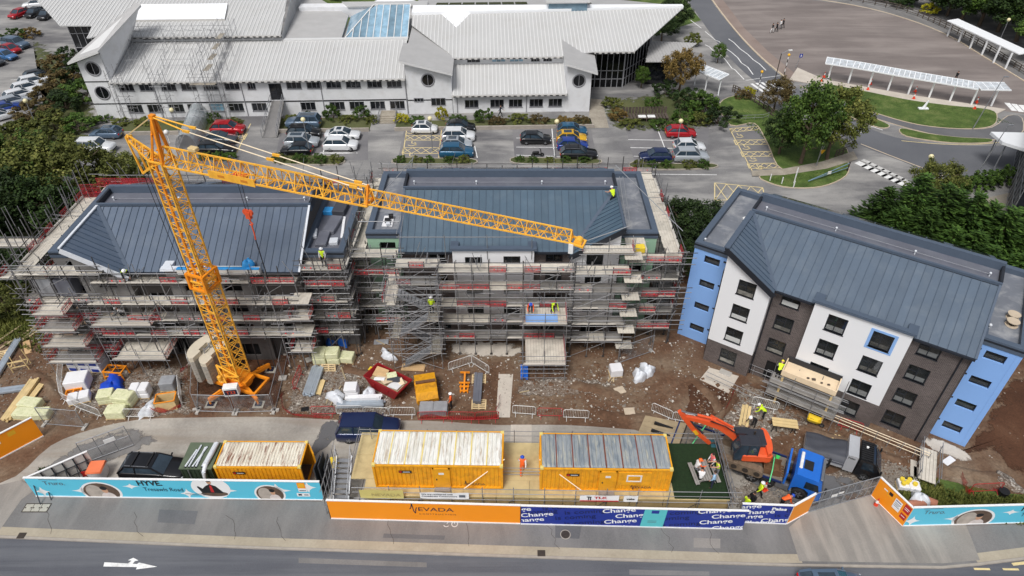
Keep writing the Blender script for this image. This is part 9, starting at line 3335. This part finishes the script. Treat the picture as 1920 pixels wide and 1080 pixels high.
for i,(x,y,w,d,h,m) in enumerate(((-15.2,48.5,1.,2.4,.35,'membrane_dark'),(-15.,50.9,1.1,1.6,.5,'tarp_grey'),(-16.,50.6,.8,.8,.4,'blue_sheet'),(-15.6,46.4,.9,1.9,.3,'membrane_dark'),(-14.6,46.,.7,.7,.35,'white_wrap'),(-14.3,48.3,.25,3.2,.12,'pack_white'),(-16.5,47.2,.5,1.2,.3,'white_wrap'))):
 nm=('long black panel box','grey covered crate','blue plastic bundle','second black panel box near the eaves','white bag near the eaves','white trim length','white sheet roll')[i]
 tag(MB().cbox((0,0,h/2),(w,d,h),.04).build('roof_material',m,None,(x,y,9.73),R(-8+i*3)),nm+' on flat roof of left block','roofing material')
for i,(x,y,w,d,h,m,nm) in enumerate(((-10.6,49.2,.9,1.6,.12,'pack_white','white board'),(-10.6,49.,.5,.4,.3,'black_plastic','black tool bag'),(-10.4,49.6,.4,.35,.35,'black_plastic','black tool case'),(-10.5,48.5,.35,.3,.25,'white_wrap','white tub'))):
 tag(MB().cbox((0,0,h/2+(.125 if i else 0)),(w,d,h),.03).build('roof_material',m,None,(x,y,9.73),R(5*i)),nm+' on green wing roof of middle block','roofing material')
p=V((10.3,46.1,9.75))
tag(MB().cbox((0,0,.3),(.8,.6,.6),.05).build('generator','yellow_plastic',None,p+V((0,-1.2,-.1)),R(5)),'yellow generator on boards at right end of middle block','generator')
def debris(name,quads,n,m,label,s0,s1,seed):
 r=random.Random(seed)
 v,f=[],[]
 for _ in range(n):
  q=r.choice(quads)
  a,b_=r.random(),r.random()
  p=q[0].lerp(q[1],a).lerp(q[3].lerp(q[2],a),b_)
  s=r.uniform(s0,s1)*(1 if r.random()<.85 else 1.8)
  o=len(v)
  an=r.uniform(0,6.28);fl=r.uniform(.3,.8)
  for k in range(4):
   v.append((p.x+s*cos(an+k*1.57)*r.uniform(.7,1.2),p.y+s*sin(an+k*1.57)*r.uniform(.7,1.2),.02))
  v.append((p.x+r.uniform(-.3,.3)*s,p.y+r.uniform(-.3,.3)*s,.02+s*fl*1.3))
  f+=[(o,o+1,o+4),(o+1,o+2,o+4),(o+2,o+3,o+4),(o+3,o,o+4)]
 me=bpy.data.meshes.new(name);me.from_pydata(v,[],f)
 o=link(name,me,m,kind='stuff');o['label']=label;o['category']='rubble'
Q=lambda*p:[G(*t_) for t_ in p]
mat('stone_pale',lin(196,190,180),.9,var=.2,scale=1.)
mat('stone_grey',lin(132,124,114),.9,var=.25,scale=1.)
mat('stone_brown',lin(106,80,60),.95,var=.25,scale=1.)
yard=[Q((100,640),(370,690),(370,775),(120,790)),Q((540,640),(840,660),(840,775),(530,780)),Q((840,660),(1160,690),(1160,780),(840,785)),Q((1100,640),(1300,640),(1290,790),(1100,790)),Q((1300,700),(1500,760),(1500,840),(1300,800)),Q((1480,770),(1760,850),(1700,900),(1480,860)),Q((0,600),(100,620),(110,780),(0,780))]
debris('rubble',yard,2600,'stone_grey','small grey stones strewn over the site yard',.03,.09,1)
debris('rubble',yard,1500,'stone_brown','clods of brown soil strewn over the site yard',.05,.16,2)
debris('rubble',[yard[2],yard[3],yard[1],yard[4]],700,'stone_pale','pale plaster crumbs strewn over the site yard',.03,.1,3)
debris('gravel',[Q((1340,930),(1480,890),(1480,940),(1400,960)),Q((1600,880),(1710,870),(1690,930),(1620,920)),Q((140,700),(350,690),(360,775),(150,780)),Q((550,690),(680,685),(740,770),(540,775)),Q((1380,730),(1430,730),(1500,800),(1400,840))],6000,'stone_grey','grey gravel on the yard and by the gate',.03,.08,4)
def ridge(label,pix,w,h,m,seed):
 r=random.Random(seed)
 pts=smooth_line(gp(*pix),5)
 n=len(pts)
 rows=[]
 for j,(o_,hh) in enumerate(((-1,0),(-.6,.6),(-.1,1),(.4,.75),(1,0))):
  row=[]
  for i in range(n):
   a,c=pts[max(0,i-1)],pts[min(n-1,i+1)]
   d=(c-a).normalized();nn=V((-d.y,d.x,0))
   e=sin(PI*i/(n-1))**.5 if 0<i<n-1 else 0
   q=pts[i]+nn*(o_*w*(.7+.5*r.random()))
   row.append((q.x,q.y,.015+hh*h*e*(.6+.6*r.random())))
  rows.append(row)
 b=MB()
 v=[p for row in rows for p in row]
 b.add(v,[(j*n+i,j*n+i+1,(j+1)*n+i+1,(j+1)*n+i) for j in range(4) for i in range(n-1)],0,True)
 o=b.build('spoil_ridge',m,kind='structure')
for k,(pix,w,h) in enumerate((([(1250,640),(1255,700),(1280,740),(1262,785)],.6,.12),([(1230,640),(1235,700),(1250,745)],.6,.1),([(1110,770),(1180,785),(1250,778)],.5,.25),([(860,780),(900,783),(935,776)],.4,.2),([(1330,800),(1360,770),(1380,740)],.4,.4),([(1500,800),(1600,835),(1700,870)],.5,.35),([(1760,880),(1830,890),(1900,905)],.6,.3),([(60,700),(90,720),(110,760)],.5,.3),([(1300,800),(1240,800),(1180,796)],.4,.2),([(1290,705),(1330,740),(1350,775)],.5,.3),([(640,690),(700,700),(760,680)],.5,.22),([(1070,720),(1120,730),(1170,745)],.6,.25))):
 ridge('',pix,w,h,'mud',k+3)
# ---------------------------------------------------------------- people
mat('hivis_yellow',lin(214,244,40),.6,var=.05)
mat('hivis_orange',lin(255,106,40),.6,var=.05)
mat('cloth_black',lin(26,26,30),.85,var=.2)
mat('cloth_navy',lin(34,42,66),.85,var=.15)
mat('cloth_grey',lin(120,120,124),.85,var=.1)
mat('cloth_white',lin(226,226,226),.8,var=.05)
mat('cloth_sky',lin(160,196,226),.8,var=.05)
mat('cloth_pink',lin(222,110,110),.8,var=.08)
mat('skin',lin(204,154,128),.6,var=.05)
mat('hair_dark',lin(44,34,28),.8,var=.2)
mat('boot',lin(60,46,34),.8)
mat('helmet_white',lin(240,240,240),.35)
mat('helmet_blue',lin(34,80,190),.35)
mat('helmet_yellow',lin(240,220,60),.35)
mat('helmet_orange',lin(246,110,40),.35)
PM={}
def pose_mesh(pose):
 if pose in PM:
  return PM[pose]
 lean=dict(stand=.04,walk=.1,bend=1.,kneel=.55,sit=.35,crouch=.8,reach=.2)[pose]
 ph=dict(stand=.93,walk=.92,bend=.88,kneel=.5,sit=.5,crouch=.42,reach=.93)[pose]
 J={}
 J['pelvis']=V((0,0,ph))
 up=V((sin(lean),0,cos(lean)))
 J['waist']=J['pelvis']+up*.18
 J['chest']=J['pelvis']+up*.4
 J['neck']=J['pelvis']+up*.57
 hd=V((sin(lean*.7),0,cos(lean*.7)))
 J['head']=J['neck']+hd*.14
 J['crown']=J['neck']+hd*.25
 for s,n in((1,'l'),(-1,'r')):
  J['sh'+n]=J['pelvis']+up*.5+V((0,s*.19,0))
  fw=dict(stand=.06,walk=.22*s,bend=.15,kneel=.3,sit=.25,crouch=.3,reach=.3)[pose]
  dn=dict(stand=-.28,walk=-.26,bend=-.28,kneel=-.2,sit=-.2,crouch=-.22,reach=-.05)[pose]
  J['el'+n]=J['sh'+n]+V((fw*.6-.02,s*.06,dn))
  J['wr'+n]=J['el'+n]+V((fw+.06,-s*.03,dn*.75+(.12 if pose in('sit','reach') else 0)))
  J['hd'+n]=J['wr'+n]+(J['wr'+n]-J['el'+n]).normalized()*.09
  J['hip'+n]=J['pelvis']+V((0,s*.09,-.03))
  if pose in('stand','bend','reach'):
   J['kn'+n]=V((.03+(.05 if pose=='bend' else 0),s*.11,.49));J['an'+n]=V((-.01,s*.12,.08))
  elif pose=='walk':
   J['kn'+n]=V((.06+.16*-s,s*.1,.5));J['an'+n]=V((-.05+.3*-s,s*.1,.09 if s<0 else .14))
  elif pose=='kneel':
   J['kn'+n]=J['hip'+n]+V((.22,s*.06,-.4 if s>0 else-.38));J['an'+n]=J['kn'+n]+V((-.42,0,-0.))
  elif pose=='sit':
   J['kn'+n]=J['hip'+n]+V((.42,s*.06,0.));J['an'+n]=J['kn'+n]+V((.02,0,-.4))
  else:
   J['kn'+n]=J['hip'+n]+V((.36,s*.1,.1));J['an'+n]=J['kn'+n]+V((-.26,0,-.4))
  J['to'+n]=J['an'+n]+(V((.17,s*.02,-.05)) if pose!='kneel' else V((-.12,0,-.05)))
 E=[('pelvis','waist'),('waist','chest'),('chest','neck'),('neck','head'),('head','crown')]
 for n in 'lr':
  E+=[('chest','sh'+n),('sh'+n,'el'+n),('el'+n,'wr'+n),('wr'+n,'hd'+n),('pelvis','hip'+n),('hip'+n,'kn'+n),('kn'+n,'an'+n),('an'+n,'to'+n)]
 RAD=dict(pelvis=.145,waist=.13,chest=.165,neck=.062,head=.098,crown=.075,sh=.078,el=.052,wr=.036,hd=.038,hip=.1,kn=.068,an=.048,to=.04)
 names=list(J)
 me=bpy.data.meshes.new('body')
 me.from_pydata([tuple(J[k]) for k in names],[(names.index(a),names.index(b_)) for a,b_ in E],[])
 o=bpy.data.objects.new('body_tmp',me)
 COL.objects.link(o)
 o.modifiers.new('skin','SKIN')
 sv=me.skin_vertices[0].data if me.skin_vertices else None
 if sv is None:
  bm=bmesh.new();bm.from_mesh(me);bm.verts.layers.skin.verify();bm.to_mesh(me);bm.free()
  sv=me.skin_vertices[0].data
 for i,k in enumerate(names):
  r_=RAD.get(k,RAD.get(k[:-1],.05))
  sv[i].radius=(r_,r_)
  sv[i].use_root=(k=='pelvis')
 md=o.modifiers.new('sub','SUBSURF');md.levels=1;md.render_levels=1
 dg=bpy.context.evaluated_depsgraph_get()
 out=bpy.data.meshes.new_from_object(o.evaluated_get(dg))
 out.name='body'
 bpy.data.objects.remove(o)
 reg={}
 for a,b_ in E:
  k=b_ if b_ not in('waist','chest','neck') else 'torso'
  reg[(a,b_)]={'torso':0,'head':3,'crown':3}.get(k,{'sh':0,'el':1,'wr':1,'hd':3,'hi':2,'kn':2,'an':2,'to':4}.get(k[:2],0))
 mi=[]
 for p in out.polygons:
  c=p.center
  best,bd=0,9
  for(a,b_),v in reg.items():
   A,B=J[a],J[b_]
   t_=max(0,min(1,(c-A).dot(B-A)/max(1e-6,(B-A).length_squared)))
   d=(c-A.lerp(B,t_)).length
   if d<bd:
    bd,best=d,v
  mi.append(best)
  p.use_smooth=True
 b=MB()
 for s,n in((1,'l'),(-1,'r')):
  ax=(J['hd'+n]-J['wr'+n]).normalized()
  side=ax.cross(V((0,1,0))).normalized()
  for i,L_ in enumerate((.06,.075,.08,.072,)):
   off_=side*((i-1.5)*.019)
   m0=J['hd'+n]+off_+ax*.02
   m1=m0+ax*L_*.6;m2=m1+(ax+V((.4,0,-.1))).normalized()*L_*.5
   b.tube(m0,m1,.009,5,3,.008);b.tube(m1,m2,.008,5,3,.006)
  th=J['wr'+n]+ax*.04+side*.03
  b.tube(th,th+(ax+side*.9).normalized()*.05,.011,5,3,.008)
 fdir=V((hd.z,0,-hd.x))
 b.tube(J['head']+fdir*.08,J['head']+fdir*.13-hd*.02,.022,5,3,.012)
 fm=b.mesh('tmp')
 bm=bmesh.new();bm.from_mesh(out)
 n0=len(bm.faces)
 bm.from_mesh(fm)
 bm.to_mesh(out);bm.free();bpy.data.meshes.remove(fm)
 mi+=[3]*(len(out.polygons)-len(mi))
 for m_ in('hivis_yellow','cloth_black','cloth_navy','skin','boot'):
  out.materials.append(M(m_))
 out.polygons.foreach_set('material_index',mi)
 PM[pose]=(out,J['head']+hd*.075,hd,ph)
 return PM[pose]
def person(label,px,py,z,pose,rz,top,sleeve,legs,hat=None,world=None,s=1.):
 me,hp,hd,ph=pose_mesh(pose)
 p=G(px,py,z) if world is None else V(world)
 t=thing('person',label,'person',p,rz)
 t.scale=(s,s,s)
 o=link('body',me,None,t)
 for i,m_ in enumerate((top,sleeve,legs)):
  o.material_slots[i].link='OBJECT'
  o.material_slots[i].material=M(m_)
 b=MB()
 q=hd.to_track_quat('Z','X').to_matrix().to_4x4()
 if hat:
  b.sph((0,0,0),(.135,.115,.115),12,5,0,-.05)
  b.tube((0,0,-.012),(0,0,.004),.15,14)
  for i in range(len(b.v)):
   b.v[i]=tuple(hp+(q.to_3x3()@V(b.v[i])))
  b.build('helmet',hat,t)
  if top.startswith('hivis'):
   pass
 else:
  b.sph((-.01,0,0.),(.112,.102,.1),12,5,0,-.1)
  for i in range(len(b.v)):
   b.v[i]=tuple(hp+(q.to_3x3()@V(b.v[i])))
  b.build('hair','hair_dark',t)
 return t
HY,HO,BK,NV,GR,WH='hivis_yellow','hivis_orange','cloth_black','cloth_navy','cloth_grey','cloth_white'
person('worker in yellow vest and white helmet bending on left scaffold top deck',0,0,0,'bend',R(-60),HY,BK,BK,'helmet_white',(-30.2,42.3,8.78))
person('worker in black and white crouching on the upper left loading bay',0,0,0,'crouch',R(200),WH,BK,BK,'helmet_white',(-31.4,41.9,5.42))
person('worker in yellow top and shorts kneeling on teal metal roof',0,0,0,'kneel',R(120),HY,'skin',BK,'helmet_white',(8.55,49.6,11.55))
person('worker in yellow vest and white helmet at left block right wing',0,0,0,'stand',R(-90),HY,WH,BK,'helmet_white',(-14.9,43.4,9.36))
person('worker in yellow jacket and white helmet on the stair tower landing',0,0,0,'stand',R(90),HY,HY,BK,'helmet_white',(-6.5,42.,5.56))
person('worker in orange vest bending over blue sheet on middle loading bay',0,0,0,'bend',R(-90),HO,HO,NV,'helmet_blue',(1.5,42.3,5.46))
person('worker in yellow vest bending beside blue sheet on middle loading bay',0,0,0,'bend',R(-70),HY,HY,BK,None,(3.3,42.3,5.46))
person('worker in yellow vest bending over the blue sacks',630,640,.02,'bend',R(-90),HY,BK,NV)
person('worker in orange vest and white helmet by the grey wrapped pallet',847,765,.02,'stand',R(180),HO,HO,BK,'helmet_white')
person('worker in orange vest and blue helmet between the two yellow cabins',979,887,DZ,'walk',R(90),HO,WH,HO,'helmet_blue')
person('worker in white with orange helmet sitting at the picnic table',1302,884,DZ,'sit',R(10),WH,HO,GR,'helmet_orange')
person('worker in grey leaning on the picnic table',1312,905,DZ,'sit',R(80),WH,GR,BK)
person('person in pink top and black trousers beside the picnic table',1331,880,DZ,'stand',R(200),'cloth_pink',WH,BK)
person('worker in yellow vest at the turf corner rail',1342,893,DZ,'reach',R(190),HY,'skin',GR)
person('person in light blue shirt standing at front of turf',1334,914,DZ,'stand',R(150),'cloth_sky','cloth_sky',NV)
person('worker in yellow vest and white helmet walking beside truck wheel',1419,932,.02,'walk',R(0),HY,HY,BK,'helmet_white')
person('worker in yellow vest just behind the dark blue hoarding',1394,958,.02,'stand',R(30),HY,HY,BK)
person('person in dark clothes behind the dark blue hoarding',1406,950,.02,'stand',R(210),BK,BK,BK)
person('worker in orange vest and blue helmet pushing by the gate',1462,950,.02,'bend',R(0),HO,HO,BK,'helmet_blue')
person('worker in yellow vest and white helmet digging behind the excavator',1431,785,.02,'bend',R(150),HY,HY,BK,'helmet_white')
person('worker in dark clothes and white helmet bending behind the excavator',1413,800,.02,'bend',R(200),BK,BK,BK,'helmet_white')
person('worker in yellow helmet and vest on the porch scaffold',0,0,0,'bend',R(60),HY,WH,BK,'helmet_yellow',FR.w(9.4,-3.4,2.56))
for(px,py,top,legs,w,rz) in((1447,62,BK,WH,'black top and white trousers, leftmost of the four',200),(1455,60,BK,BK,'all black, second of the four',200),(1462,55,WH,GR,'white top, third of the four',200),(1467,53,BK,BK,'all black, rightmost of the four',200)):
 person('pedestrian on the bus apron in '+w,px,py,.02,'walk',R(rz),top,top,legs)
person('pedestrian in dark clothes walking behind the long white shelter',1789,154,.02,'walk',R(20),BK,BK,BK)
person('pedestrian in dark clothes walking along the college wall',938,219,.02,'walk',R(0),BK,NV,BK)
